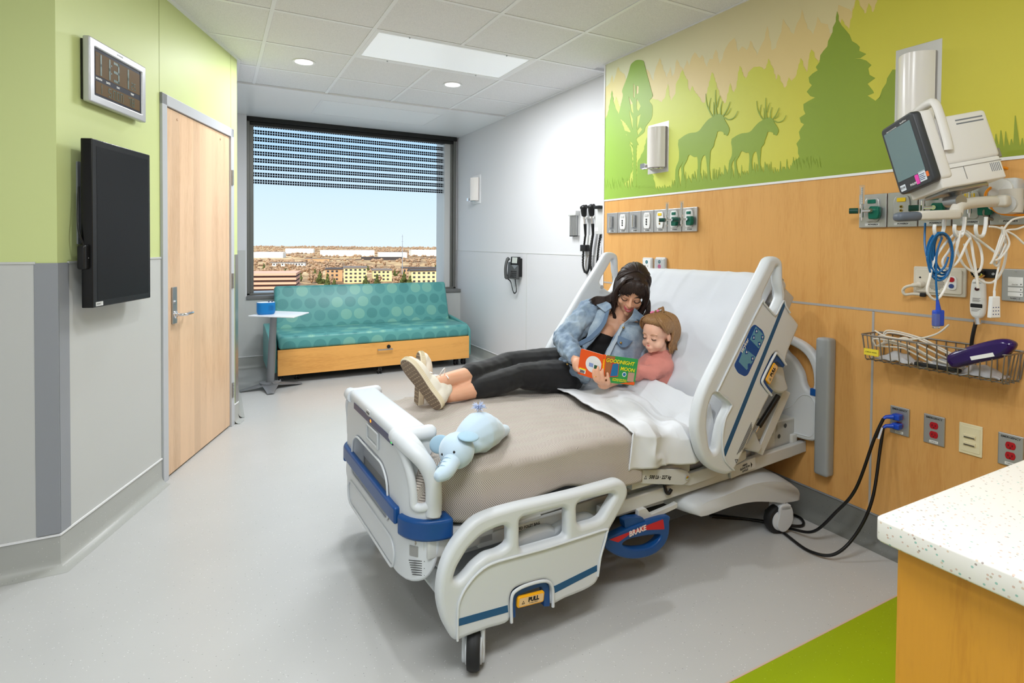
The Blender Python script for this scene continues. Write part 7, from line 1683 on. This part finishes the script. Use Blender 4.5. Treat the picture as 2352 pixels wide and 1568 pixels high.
for s_ in (-1, 1):
    for i in range(15):   # hair down the sides of the face
        t = i/14; y0 = lerp(.060, -.03, t); ln = R_.uniform(.11, .155)*(1 if t < .5 else .9)
        lock([(s_*.036, y0*.5+.01, .112), (s_*.062, y0+.012, .088), (s_*.081, y0+.003, .035), (s_*(.080+.004*R_.random()), y0-.002, -.025), (s_*(.072+R_.uniform(-.006, .010)), y0+.002, -.075), (s_*(.070+R_.uniform(-.014, .016)), y0+.012, -.075-ln*.35)], [.008, .0115, .0115, .010, .007, .0012])
# one long lock hanging in front of her right side, tresses over the shoulder
for i in range(4): lock([(-.072, .045, .02), (-.078+.003*i, .052, -.03), (-.076, .058, -.085), (-.060+.003*i, .064, -.135), (-.064, .062, -.175), (-.088+.003*i, .052, -.212)], [.006, .007, .006, .0055, .004, .001])
def wlock(pts, rs): P = crom(pts, 7); hr.tube(P, [lens(rs, i/(len(P)-1)) for i in range(len(P))], 8)
for i in range(9): dy = (i-4)*2.2; wlock([HM(-.075, -.02, -.01), at(1405, 682+dy*.6, 2.90), at(1388, 690+dy*.8, 2.91), at(1368, 691+dy, 2.92), at(1352+i*2, 698+dy*.9, 2.93)], [.012, .011, .008, .005, .001])
for i in range(8): dx = i*1.6; wlock([HM(.078, -.0, -.01), at(1482+dx*.7, 692, 2.88), at(1486+dx*.5, 712, 2.87), at(1479+dx, 728, 2.87), at(1484+dx*.8, 745+(i % 3)*5, 2.86)], [.011, .009, .007, .005, .001])
def cap_point(F, ells, d, c=(0, -.03, .05), off=.0015):
    """outermost point of the hair volumes in direction d"""
    best = 0
    for (x, y, z, rx, ry, rz) in ells:
        o = V(((c[0]-x)/rx, (c[1]-y)/ry, (c[2]-z)/rz)); e_ = V((d.x/rx, d.y/ry, d.z/rz)); A_ = e_.dot(e_); B_ = o.dot(e_); C_ = o.dot(o)-1; D_ = B_*B_-A_*C_
        if D_ > 0: best = max(best, (-B_+math.sqrt(D_))/A_)
    p = V(c)+d*(best+off); return F(p.x, p.y, p.z)
def strand(mb, F, ells, d0, d1, rs, n=10, off=.0015):
    d0 = V(d0).normalized(); d1 = V(d1).normalized()
    P = [cap_point(F, ells, d0.slerp(d1, k/n), off=off) for k in range(n+1)]
    mb.tube(P, [lens(rs, k/n)*F.k for k in range(n+1)], 6)
for i in range(110):     # strands combed back over the crown from the parting
    x = lerp(-1, 1, i/109)+R_.uniform(-.02, .02)
    strand(hr, HM, MUM_CAP, (.06+.35*x, .42, .85), (1.0*x, -.75, .25-.1*abs(x)), [.0012, .0028, .0034, .0030, .0015], 10, R_.uniform(-.001, .002))
for i in range(60):
    x = 1 if i % 2 else -1; y = R_.uniform(-.5, .75)
    strand(hr, HM, MUM_CAP, (.10*x+.05, .45, .88), (x, y*.6, -.05+R_.uniform(-.1, .1)), [.0010, .0026, .0030, .0026, .0010], 10, R_.uniform(-.001, .002))
for s_ in (-1, 1):
    for i in range(26):
        y0 = lerp(.055, -.05, i/25)+R_.uniform(-.003, .003); e_ = R_.uniform(-.004, .008)
        lock([(s_*.012, y0+.012, .130), (s_*.058, y0+.010, .100), (s_*(.086+e_*.3), y0, .045), (s_*(.089+e_*.5), y0-.006, -.01), (s_*(.080+e_), y0, -.055), (s_*(.076+2*e_), y0+.01, -.10-R_.uniform(0, .03))], [.002, .0034, .0036, .0034, .0026, .0006], 5, 6)
hro = hr.build('hair', m_hair, mum, smooth='s')
# black top
tk = Blob(); tk.ch([at(1398, 786, 2.955), at(1385, 800, 2.955), wst+V((0, 0, .0)), pel.lerp(wst, .4)], [.090, .112, .106, .112], flat=(fw, .85)); tk.el(at(1386, 776, 2.915), (.062, .054, .050)); tk.el(at(1420, 783, 2.92), (.060, .054, .050))
tk.melt('tank_top', m_tank, mum, .006, 5)
# black trousers with waistband down to the cuffs
jn = Blob(); cT = kT.lerp(aT, .64); cL = kL.lerp(aL, .66)
jn.ch([hT, hT.lerp(kT, .5), kT], [.096, .080, .060]); jn.ch([kT, kT.lerp(aT, .33)+V((0, 0, -.01)), cT], [.059, .058, .049]); jn.ch([hL, hL.lerp(kL, .5), kL], [.096, .080, .060]); jn.ch([kL, kL.lerp(aL, .33)+V((0, 0, -.005)), cL], [.059, .058, .049]); jn.el(pel, (.135, .13, .108)); jn.ch([pel, pel.lerp(wst, .5)], [.118, .112])
jn.melt('trousers', m_jean, mum, .006, 4, .007, .05)
# denim shirt: sleeves, back and side panels melted together; loose front flaps as cloth
ds = Blob()
ds.ch([sR+V((0, 0, .004)), sR.lerp(eR, .5), eR], [.070, .064, .060]); ds.ch([eR, eR.lerp(wR, .45), eR.lerp(wR, .84)], [.060, .055, .042])
ds.ch([sL, sL.lerp(eL, .5), eL], [.066, .060, .054]); ds.ch([eL, eL.lerp(wL, .85)], [.050, .036])
bkd = fw*.055
ds.ch([at(1378, 735, 3.02), at(1350, 775, 3.04), at(1318, 815, 3.05), at(1280, 838, 3.04)], [.085, .095, .10, .09]); ds.ch([at(1448, 742, 3.03), at(1430, 790, 3.04), at(1400, 830, 3.04)], [.09, .10, .10]); ds.ch([sR+bkd, nb+bkd*1.2, sL+bkd], [.06, .07, .06])
ds.ch([at(1268, 828, 2.97), at(1285, 838, 2.93), at(1312, 850, 2.91), at(1345, 868, 2.90)], [.028, .045, .045, .03]); ds.ch([at(1275, 815, 3.0), at(1300, 822, 2.98)], [.035, .05])
dso = ds.melt('denim_shirt', m_den, mum, .006, 3, .026, .036)
def flap(name, rows, m=m_den, th=.006, nz=.006, par=None):
    """cloth panel through rows of (px,py,depth) points"""
    R0 = [crom([at(*p) for p in r], 6) for r in rows]; nu = len(R0[0])-1
    def fn(u, v):
        C = [r[round(u*nu)] for r in R0]; cc2 = crom(C, 8); return cc2[round(v*(len(cc2)-1))]+noise.noise_vector(cc2[round(v*(len(cc2)-1))]*22)*nz
    return MB().grid(fn, nu, (len(rows)-1)*8, th).build(name, m, par or mum, smooth='s')
# image-left front panel with its folded collar
flap('shirt_front', [[(1372, 712, 2.90), (1352, 760, 2.86), (1335, 800, 2.86), (1318, 835, 2.86)], [(1392, 704, 2.875), (1376, 752, 2.845), (1354, 788, 2.84), (1340, 806, 2.83)], [(1401, 707, 2.865), (1391, 742, 2.845), (1368, 772, 2.835), (1335, 792, 2.83)]], nz=.005)
flap('placket', [[(1392, 712, 2.855), (1380, 744, 2.832), (1358, 768, 2.822), (1328, 786, 2.82)], [(1400, 710, 2.853), (1391, 745, 2.832), (1367, 773, 2.822), (1333, 795, 2.82)]], m_dend, .004, .004)
flap('collar', [[(1370, 700, 2.90), (1384, 712, 2.865), (1390, 716, 2.85)], [(1392, 692, 2.90), (1402, 698, 2.87), (1404, 706, 2.85)]], m_den, .006, .003)
# image-right front panel, collar, pocket
flap('shirt_front', [[(1424, 748, 2.89), (1408, 775, 2.85), (1394, 800, 2.84), (1386, 830, 2.82)], [(1448, 738, 2.88), (1432, 775, 2.83), (1418, 805, 2.82), (1412, 835, 2.81)], [(1472, 742, 2.88), (1462, 775, 2.84), (1452, 808, 2.83), (1440, 838, 2.82)], [(1490, 750, 2.92), (1486, 780, 2.90), (1480, 810, 2.88), (1470, 840, 2.86)]], nz=.006)
flap('placket', [[(1428, 744, 2.86), (1410, 778, 2.828), (1396, 802, 2.818), (1387, 826, 2.80)], [(1436, 740, 2.855), (1420, 776, 2.818), (1406, 804, 2.806), (1398, 828, 2.795)]], m_denl, .004, .003)
flap('collar', [[(1432, 742, 2.86), (1442, 734, 2.84), (1452, 722, 2.84), (1456, 708, 2.86)], [(1452, 738, 2.845), (1464, 735, 2.835), (1474, 738, 2.84), (1480, 728, 2.86)]], m_den, .006, .003)
flap('pocket_flap', [[(1420, 770, 2.812), (1432, 775, 2.81), (1444, 780, 2.812), (1453, 782, 2.82)], [(1417, 785, 2.812), (1425, 796, 2.806), (1436, 797, 2.806), (1446, 790, 2.815)]], m_dend, .004, .001)
q = MB()
for p in ((1426, 787, 2.798), (1432, 752, 2.835), (1303, 836, 2.855)): q.lathe([(.006, 0), (.006, .003), (.003, .004)], plane(at(*p), cr, cu), 14)
q.build('button', m_bras, mum, smooth='s')
flap('shirt_tail', [[(1258, 815, 2.96), (1252, 832, 2.93), (1262, 842, 2.92)], [(1285, 822, 2.92), (1290, 840, 2.88), (1296, 852, 2.87)], [(1310, 838, 2.87), (1318, 858, 2.83), (1322, 868, 2.83)], [(1338, 858, 2.83), (1345, 870, 2.81), (1352, 876, 2.81)]], m_den, .006, .010)
# shoes
m_can = mat('cream_canvas', (236, 230, 216), .75); m_rub = mat('cream_rubber', (234, 222, 194), .6); m_trd = mat('grey_brown_tread', (142, 124, 106), .8); m_lace = mat('white_lace', (240, 238, 236), .8)
def shoe(F, label):
    """F: x heel to toe, y across, z from the sole up into the shoe"""
    outl = crom2([(-.130, 0), (-.122, .026), (-.09, .036), (-.03, .036), (.04, .044), (.095, .045), (.130, .028), (.142, .0), (.132, -.026), (.098, -.040), (.045, -.040), (-.02, -.033), (-.09, -.034), (-.122, -.026)], 4)
    M = Matrix.Translation(F.c) @ F.M().to_4x4()
    s_ = MB().plate([outl], M @ Matrix.Translation((0, 0, .026)), .026, .005, 3).build('shoe', m_rub, mum, smooth=True, angle=50)
    MB().plate([[(x*.965, y*.94) for x, y in outl]], M @ Matrix.Translation((0, 0, .0005)), .002).build('tread', m_trd, s_)
    q = MB()
    for i in range(15):
        for j in range(4):
            x = -.110+i*.0165; y = -.024+j*.016+(.004 if i % 2 else 0)
            if abs(y) > .028+.006*(x > .02): continue
            q.tube([M @ V((x+.003*c, y+.005*c2, -.0022)) for c, c2 in ((0, -1), (1.3, 0), (0, 1))], .0011, 5)
    q.build('tread_pattern', mat('pale_tread', (196, 176, 148), .7), s_)
    q = MB()
    for k in range(120):
        t_ = k*len(outl)/120; a_ = V((*outl[int(t_) % len(outl)], 0)); p = a_.lerp(V((*outl[(int(t_)+1) % len(outl)], 0)), t_-int(t_)); q.tube([M @ V((p.x*1.006, p.y*1.01, .005)), M @ V((p.x*1.006, p.y*1.01, .021))], .0007, 4)
    q.build('sidewall_ribs', mat('rib_cream', (212, 198, 166), .7), s_)
    b = Blob(); e = lambda x, y, z, rx, ry, rz: b.el(F(x, y, z), (rx, ry, rz), F.M())
    e(-.085, 0, .045, .042, .033, .040); e(-.03, 0, .045, .06, .034, .042); e(.05, 0, .036, .075, .040, .034); e(.10, 0, .030, .036, .034, .022); e(-.06, 0, .075, .045, .032, .034); b.ch([F(-.095, 0, .06), F(-.085, 0, .095)], [.026, .030])
    b.melt('canvas_upper', m_can, s_, .005, 4)
    q = MB()
    for k in range(4): x = .045-.022*k; z = .066+.009*k; q.tube([F(x, -.026, z-.008), F(x-.004, 0, z+.006), F(x-.010, .026, z-.008)], .0028, 6)
    for sg in (-1, 1): q.tube(crom([F(-.03, 0, .10), F(-.02, sg*.025, .125), F(-.005, sg*.045, .12), F(-.012, sg*.03, .10), F(-.03, 0, .10)], 5), .0030, 6, flat=(F.r, .7)); q.tube(crom([F(-.03, 0, .10), F(-.035, sg*.03, .115), F(-.05, sg*.05, .10)], 4), .0026, 6)
    q.build('laces', m_lace, s_, smooth='s'); return s_
L_ = (cr*-.6+cu*.8).normalized(); zT = (cr*.50+cu*.38+fw*.78).normalized(); L_ = (L_-zT*L_.dot(zT)).normalized()
shoe(Frame(at(968, 886, 2.415), L_, zT.cross(L_), zT), '')
L2 = (cu*1.0+cr*.03+fw*.10).normalized(); z2 = (cr*.90+fw*.42); z2 = (z2-L2*z2.dot(L2)).normalized()
shoe(Frame(at(958, 878, 2.575), L2, z2.cross(L2), z2), '')
# gold ring
MB().tube([at(1366, 864, 2.592)+V((0, 0, 0))+(cr*math.cos(a)+fw*math.sin(a))*.0105 for a in [2*PI*i/14 for i in range(14)]], .0012, 6, closed=True).build('ring', mat('gold', (222, 180, 84), .2, metal=1), mum, smooth='s')
q = MB()

# ------------------------------------------------------------------ the toddler
m_skin2 = skin_mat('skin_child', (240, 196, 172), (230, 172, 146)); m_pink = mat('dusty_pink_rib', (214, 136, 124), .85, sheen=.2); g = NT(m_pink); u = g.n('SeparateXYZ'); g.l(g.coord(), u.inputs[0]); g.bump(g.math('SINE', g.math('MULTIPLY', g.math('ADD', u.outputs[0], u.outputs[2]), 900)), .2, .001)
m_bh = mat('light_brown_hair', (150, 112, 74), .45); g = NT(m_bh); nn = g.noise(g.coord((1, 1, .3)), 240, 3); g.base(g.ramp(nn, [(.3, lin((136, 98, 62))), (.7, lin((170, 130, 88)))])); g.bump(nn, .3, .001)
kid = thing('person', 'toddler with light brown hair and pink top sitting against the backrest beside the adult', 'person', at(1500, 905, 2.78))
kc = at(1511, 771, 2.78); HK = head_frame(kc, 12, 6, -50, .85)
b = Blob(); head(b, HK, True)
kn = at(1516, 816, 2.80); kch = at(1508, 848, 2.79); kb = at(1500, 905, 2.79)
b.ch([HK(0, -.01, -.05), kn], [.036, .034]); b.ch([kn+V((0, 0, -.02)), kch, kb], [.040, .070, .080], flat=(fw, .85))
ksN = at(1528, 842, 2.76); keN = at(1501, 856, 2.72); kwN = at(1464, 850, 2.715); b.ch([ksN, keN], [.032, .030]); b.ch([keN, kwN], [.028, .020]); b.ch([kwN, at(1454, 848, 2.71)], [.018, .016])
for k_ in range(4): b.ch([at(1454, 846, 2.71), at(1444, 838+5*k_, 2.70)], [.0075, .006], 4, 8)
b.ch([at(1454, 846, 2.71), at(1450, 836, 2.71)], [.0075, .006], 4, 8)
ksF = at(1482, 838, 2.84); keF = at(1466, 858, 2.76); b.ch([ksF, keF], [.030, .027]); b.ch([keF, at(1455, 856, 2.69)], [.026, .020])
legs = [(kb, B3(1.25, -.06, .57), B3(1.14, -.05, .56)), (kb, B3(1.25, .03, .57), B3(1.14, .05, .56))]
for L3 in legs: b.ch(list(L3), [.05, .042, .034])
kbo = b.melt('body', m_skin2, kid, .0042, 4)
lp = MB(); lp.tube(smile(HK, .017, .0925, -.0385, .000), [.001, .0022, .0028, .0031, .0028, .0031, .0028, .0022, .001], 10); lp.tube(smile(HK, .015, .0910, -.0475, .004), [.001, .0022, .0032, .0038, .0040, .0038, .0032, .0022, .001], 10); lp.build('lips', mat('lips_pink', (206, 98, 98), .4), kbo, smooth='s')
MB().tube(smile(HK, .013, .0915, -.0425, .002), [.001, .0022, .0028, .0030, .0030, .0030, .0028, .0022, .001], 8).build('mouth', mat('mouth_dark', (92, 34, 34), .5), kbo, smooth='s')
q = MB()
for s_ in (-1, 1): q.tube(arc_(HK, [(s_*.018, .0845, .004), (s_*.025, .088, .001), (s_*.034, .087, -.001), (s_*.046, .079, .002)]), .0019, 8)
q.build('lashes', mat('child_lashes', (60, 40, 32), .6), kbo, smooth='s'); q = MB()
for s_ in (-1, 1): q.tube(arc_(HK, [(s_*.015, .088, .026), (s_*.030, .0885, .031), (s_*.050, .075, .026)]), .0020, 8)
q.build('eyebrows', mat('brow_light', (176, 132, 96), .7), kbo, smooth='s')
hr = Blob(); M = HK.M(); K = HK.k
def KE(x, y, z, rx, ry, rz): hr.el(HK(x, y, z), (rx*K, ry*K, rz*K), M)
KE(0, -.030, .060, .080, .094, .078); KE(0, -.004, .084, .068, .072, .050); KE(0, -.060, .015, .070, .060, .066)
def klock(pts, rs, sub=5): P = arc_(HK, pts, sub); hr.tube(P, [lens(rs, i/(len(P)-1))*K for i in range(len(P))], 8)
for i in range(26):
    t = i/25; s_ = lerp(-1, 1, t); klock([(.0+.006*s_, .02, .138), (.030*s_, .062, .120), (.056*s_, .078-.012*s_*s_, .098), (.070*s_, .062-.020*s_*s_, .080-.012*R_.random())], [.005, .0065, .0045, .0010])
for s_ in (-1, 1):
    for i in range(20):
        t = i/19; y0 = lerp(.045, -.085, t); z1 = lerp(.020, -.072, min(1, t*1.6)) if t > .28 else .030
        if t < .5: klock([(0, y0*.5, .138), (s_*.055, y0, .108), (s_*.080, y0-.012, .060), (s_*.079, y0-.030, max(z1, .020))], [.008, .013, .012, .003])
        else: klock([(0, y0*.6, .136), (s_*.055, y0, .105), (s_*.080, y0-.008, .045), (s_*.074, y0-.012, -.015), (s_*(.062+R_.uniform(-.004, .006)), y0-.004, -.055), (s_*(.055+R_.uniform(-.01, .014)), y0+.012*R_.random(), -.085-R_.uniform(0, .03))], [.008, .013, .012, .010, .007, .001])
for i in range(9): x = lerp(-.05, .05, i/8); klock([(x*.6, -.09, .10), (x, -.118, .03), (x, -.110, -.03), (x*1.1, -.095, -.075), (x*1.2+.005, -.100, -.105)], [.012, .015, .012, .008, .001])
for i in range(70):
    a = R_.uniform(-1.3, 1.3); x = math.sin(a); b_q = R_.uniform(0, 1); e_ = R_.uniform(0, .004)
    if b_q < .45: klock([(.004*x, .01, .1395), (.040*x, .055, .122+e_), (.064*x, .074-.02*x*x, .100), (.076*x, .062-.024*x*x, .076-.022*R_.random())], [.002, .0032, .0030, .0006])
    else: klock([(.01*x, -.01, .140), (.066*x, -.03, .118+e_), (.088*x, -.05, .05), (.080*x, -.060-.03*(1-abs(x)), -.02), (.066*x+R_.uniform(-.008, .008), -.06-.035*(1-abs(x)), -.09-R_.uniform(0, .03))], [.002, .0034, .0036, .003, .0006])
for s_ in (-1, 1):
    for i in range(16):
        y0 = lerp(.06, -.02, i/15); klock([(s_*.01, y0*.6, .140), (s_*.052, y0+.01, .116), (s_*.080, y0, .075), (s_*.083, y0-.02-R_.random()*.01, .040), (s_*.080, y0-.038, .028)], [.002, .0036, .0036, .0026, .0008])
hr.build('hair', m_bh, kid, smooth='s')
tp = HK(0, .01, .142); ax = (HK.u*.75+cr*.35).normalized()
bw = MB()
for s_ in (-1, 1): bw.ball(tp+cu*.004+cr*(s_*.012-.008)+cu*s_*.003, (.012, .006, .0065), plane((0, 0, 0), (cr+cu*.3), fw).to_3x3())
bw.build('hair_bow', mat('pink_ribbon', (232, 128, 168), .5), kid, smooth='s')
pt_ = MB()
for i in range(5): pt_.tube(crom([tp, tp+cu*.018+cr*(.010+.003*i), tp+cu*(.020+.002*i)+cr*(.022+.003*i), tp+cu*.006+cr*(.030+.002*i), tp-cu*.006+cr*(.026)], 5), .0022, 6)
pt_.ball(tp+cu*.006-cr*.002, .006); pt_.build('ponytail', m_bh, kid, smooth='s')
sh_ = Blob(); sh_.ch([at(1515, 826, 2.795), kch, kb], [.066, .088, .092], flat=(fw, .9)); sh_.ch([ksN, keN], [.042, .040]); sh_.ch([keN, keN.lerp(kwN, .85)], [.038, .029]); sh_.ch([ksF, keF, at(1457, 856, 2.70)], [.040, .036, .028]); sh_.ch([ksN+V((0, 0, .008)), at(1512, 824, 2.80), ksF+V((0, 0, .006))], [.042, .050, .042])
sh_.melt('pink_top', m_pink, kid, .005, 4, .008, .03)
MB().tube([kn+V((0, 0, -.012))+(cr*math.cos(a)*.046+(fw*.9+cu*.15)*math.sin(a)*.040) for a in [2*PI*i/24 for i in range(24)]], .0055, 8, closed=True).build('collar', m_pink, kid, smooth='s')

# ------------------------------------------------------------------ the board book
bk_ = thing('board_book', 'orange and green board book held open in front of the two readers', 'book', at(1388, 845, 2.61))
Ps, Pe = at(1384.5, 814, 2.600), at(1384.5, 876.5, 2.600)      # spine top, bottom
def cover_(p_tl, p_tr, p_br, p_bl):
    c = (p_tl+p_tr+p_br+p_bl)/4; ax = ((p_tr-p_tl)+(p_br-p_bl)).normalized(); ay = (p_tl-p_bl)+(p_tr-p_br); ay = (ay-ax*ay.dot(ax)).normalized()
    return plane(c, ax, ay), ((p_tr-p_tl).length+(p_br-p_bl).length)/2, ((p_tl-p_bl).length+(p_tr-p_br).length)/2
MG, wg, hg = cover_(at(1389, 814.5, 2.600), at(1460, 825, 2.655), at(1464, 885, 2.655), at(1388, 877, 2.600))
MO, wo_, ho = cover_(at(1327, 800, 2.660), at(1380, 813, 2.600), at(1384, 877, 2.600), at(1333, 858, 2.660))
m_org = mat('book_orange', (236, 88, 22), .35); m_grn = mat('book_green', (50, 152, 74), .35); m_pg = mat('book_pages', (236, 232, 224), .6); m_by = mat('book_yellow', (250, 226, 20), .4); m_bblu = mat('book_blue', (30, 110, 160), .4)
MB().plate([rrect(wg, hg, .008)], MG, .003, .0008).build('front_cover', m_grn, bk_); MB().plate([rrect(wo_, ho, .008)], MO, .003, .0008).build('back_cover', m_org, bk_)
MB().plate([rrect(wg-.004, hg-.004, .007)], MG @ Matrix.Translation((0, 0, -.003)), .010).plate([rrect(wo_-.004, ho-.004, .007)], MO @ Matrix.Translation((0, 0, -.003)), .008).build('pages', m_pg, bk_)
Msp, wsp, hsp = cover_(at(1379, 813, 2.5995), at(1390, 815, 2.5995), at(1389, 877.5, 2.5995), at(1383, 878, 2.5995))
MB().plate([rrect(wsp+.002, hsp, .002)], Msp @ Matrix.Translation((0, 0, .0015)), .004, .001).build('spine', m_org, bk_)
e = .0006
q = MB(); q.plate([[(-wg*.5, -hg*.5+.006), (-wg*.34, -hg*.46), (-wg*.30, hg*.10), (-wg*.22, hg*.48), (-wg*.49, hg*.48)]], tr(MG, 0, 0, e), e).build('brown_area', mat('book_brown', (168, 104, 60), .4), bk_)
MB().plate([rpoly([(-wg*.32, -hg*.30), (-wg*.06, -hg*.24), (-wg*.08, hg*.30), (-wg*.30, hg*.24)], .002)], tr(MG, 0, 0, 2*e), e).build('red_frame', mat('book_red', (206, 64, 48), .4), bk_)
MB().plate([rpoly([(-wg*.30, -hg*.26), (-wg*.08, -hg*.21), (-wg*.10, hg*.26), (-wg*.28, hg*.20)], .001)], tr(MG, 0, 0, 3*e), e).build('blue_panel', m_bblu, bk_)
MB().plate([[(wg*.0, -hg*.5+.002), (wg*.48, -hg*.5+.002), (wg*.48, -hg*.36), (wg*.32, -hg*.40)]], tr(MG, 0, 0, 2*e), e).build('orange_corner', m_org, bk_)
MB().plate([rrect(wg*.2, hg*.34, .002, wg*.34, -hg*.2)], tr(MG, 0, 0, 3*e), e).build('tan_block', mat('book_tan', (186, 148, 124), .4), bk_)
MB().text('GOODNIGHT', tr(MG, -wg*.06, hg*.30, 4*e, -.02), .0245, e, bold=.0004, shear=.12).text('MOON', tr(MG, wg*.20, hg*.06, 4*e, -.02), .0245, e, bold=.0003, shear=.12).build('title', m_by, bk_)
MB().text('by Margaret Wise Brown\nPictures by Clement Hurd', tr(MG, -.0, -hg*.36, 4*e), .0072, e*.6, bold=.0002).build('byline', m_by, bk_)
MB().lathe([(.011, 0), (.011, e)], tr(MG, wg*.12, -hg*.13, 3*e), 24).build('seal', m_wp, bk_); MB().lathe([(.0075, 0), (.0075, e)], tr(MG, wg*.12, -hg*.13, 4*e), 20).build('seal_centre', m_bblu, bk_)
MB().lathe([(.040, 0), (.040, e)], tr(MO, wo_*.14, hg*.04, e), 32).build('white_disc', m_wp, bk_)
MB().plate([rrect(.022, .018, .001, .005, .0)], tr(MO, 0, 0, 3*e), e).build('small_picture', mat('book_lilac', (140, 160, 206), .5), bk_); MB().plate([rrect(.022, .018, .001, .032, -.004)], tr(MO, 0, 0, 3*e), e).build('small_picture', mat('book_deep_green', (36, 90, 60), .5), bk_)
MB().plate([rrect(.034, .018, .001, -wo_*.5+.024, -hg*.5+.020)], tr(MO, 0, 0, 2*e), e).build('barcode_patch', mat('paper_white', (240, 240, 238), .5), bk_); MB().plate([rrect(.034, .006, .001, -wo_*.5+.024, -hg*.5+.031)], tr(MO, 0, 0, 2.4*e), e).build('yellow_tab', m_by, bk_)
q = MB()
for k_ in range(9): q.box((-wo_*.5+.012+k_*.0028, -hg*.5+.013, 3*e), (-wo_*.5+.0132+k_*.0028+(.0006 if k_ % 3 else 0), -hg*.5+.026, 4*e), MO)
q.build('barcode', m_ink, bk_)
MB().text('GOODNIGHT MOON', tr(Msp, 0, 0, .0018, -PI/2), .009, e, bold=.0003).build('spine_lettering', m_by, bk_)

# ------------------------------------------------------------------ plush elephant on the blanket
m_pl = mat('pale_blue_plush', (192, 212, 228), .95, sheen=.5); g = NT(m_pl); g.bump(g.noise(g.coord(), 300, 3), .25, .001); m_pl2 = mat('blue_plush_ear', (160, 192, 212), .95, sheen=.4)
el = thing('plush_elephant', 'pale blue plush elephant lying on its belly on the herringbone blanket', 'stuffed toy', onz(1080, 1040, .64))
zb = .638
def EP(px, py, h): return onz(px, py, zb+h)
b = Blob(); hd0 = EP(1049, 1034, .058)
b.ch([EP(1066, 1016, .055), EP(1098, 994, .072), EP(1130, 990, .052)], [.046, .072, .050]); b.el(EP(1104, 986, .078), (.068, .068, .060)); b.ch([EP(1130, 998, .045), EP(1160, 987, .026)], [.036, .021])
b.el(hd0, (.059, .059, .058)); b.ch([EP(1092, 1024, .050), EP(1120, 1014, .050)], [.024, .021]); b.ch([EP(1075, 1005, .03), EP(1052, 1000, .024)], [.026, .02])
bod = b.melt('body', m_pl, el, .005, 5)
t = Blob(); t.ch([EP(1041, 1052, .045), EP(1034, 1066, .036), EP(1024, 1082, .030), EP(1011, 1091, .026)], [.030, .028, .026, .021]); t.melt('trunk', m_pl, el, .004, 3)
q = MB()
for i in range(4):
    c = EP(1036-6*i, 1060+8*i, .038-.003*i); d_ = (EP(1010, 1092, .022)-EP(1041, 1052, .045)).normalized(); a1 = d_.cross(UZ).normalized(); a2 = d_.cross(a1); r_ = .0292-.0014*i
    q.tube([c+(a1*math.cos(a)+a2*math.sin(a))*r_ for a in [2*PI*k_/20 for k_ in range(20)]], .0012, 5, closed=True)
q.build('trunk_seams', m_pl2, el, smooth='s')
for lab, pts, rr in (('ear', [(1030, 1016, .082), (1010, 1020, .070), (992, 1026, .060)], (.05, .022)), ('ear', [(1058, 1010, .110), (1076, 1002, .108), (1098, 1000, .105)], (.055, .024))):
    P = [EP(*p) for p in pts]; c = P[1]; ax_ = (P[2]-P[0]).normalized(); nrm = (cu*.25-fw*.95) if pts[0][0] < 1040 else (UZ*.85-fw*.35); nrm = (nrm-ax_*nrm.dot(ax_)).normalized(); ay_ = nrm.cross(ax_)
    Me = Matrix(((ax_.x, ay_.x, nrm.x), (ax_.y, ay_.y, nrm.y), (ax_.z, ay_.z, nrm.z))); e_ = MB().ball(c, (.040, .030, .008), Me, 24, 12); e_.build('ear', m_pl2, el, smooth='s')
for px, py, hh in ((1043, 1038, 0), (1016, 1043, 0)):
    d = (at(px, py, 1.0)-CPOS).normalized(); oc = CPOS-hd0; bq_ = oc.dot(d); cq_ = oc.dot(oc)-.057**2; disc = bq_*bq_-cq_
    tt_ = -bq_-math.sqrt(max(disc, 0)); MB().ball(CPOS+d*tt_, .0042, None, 12, 8).build('eye', m_ink, el, smooth='s')
tl = MB(); T0 = EP(1100, 948, .145); tbase = T0; T1 = T0+UZ*.0; p0 = EP(1099, 960, .115); tl.tube([p0, p0+UZ*.038+cr*.002], .008, 10).build('tail', mat('cream_plush', (226, 222, 222), .9), el, smooth='s')
q = MB(); tt0 = p0+UZ*.036; R2 = random.Random(9)
for i in range(46):
    d = V((R2.uniform(-1, 1), R2.uniform(-1, 1), R2.uniform(-.1, 1.2))).normalized(); q.tube([tt0, tt0+d*.018, tt0+d*.030+V((0, 0, -.003))], [.002, .0015, .0004], 4)
q.build('tail_tuft', mat('pale_blue_fringe', (196, 208, 236), .9), el, smooth='s')
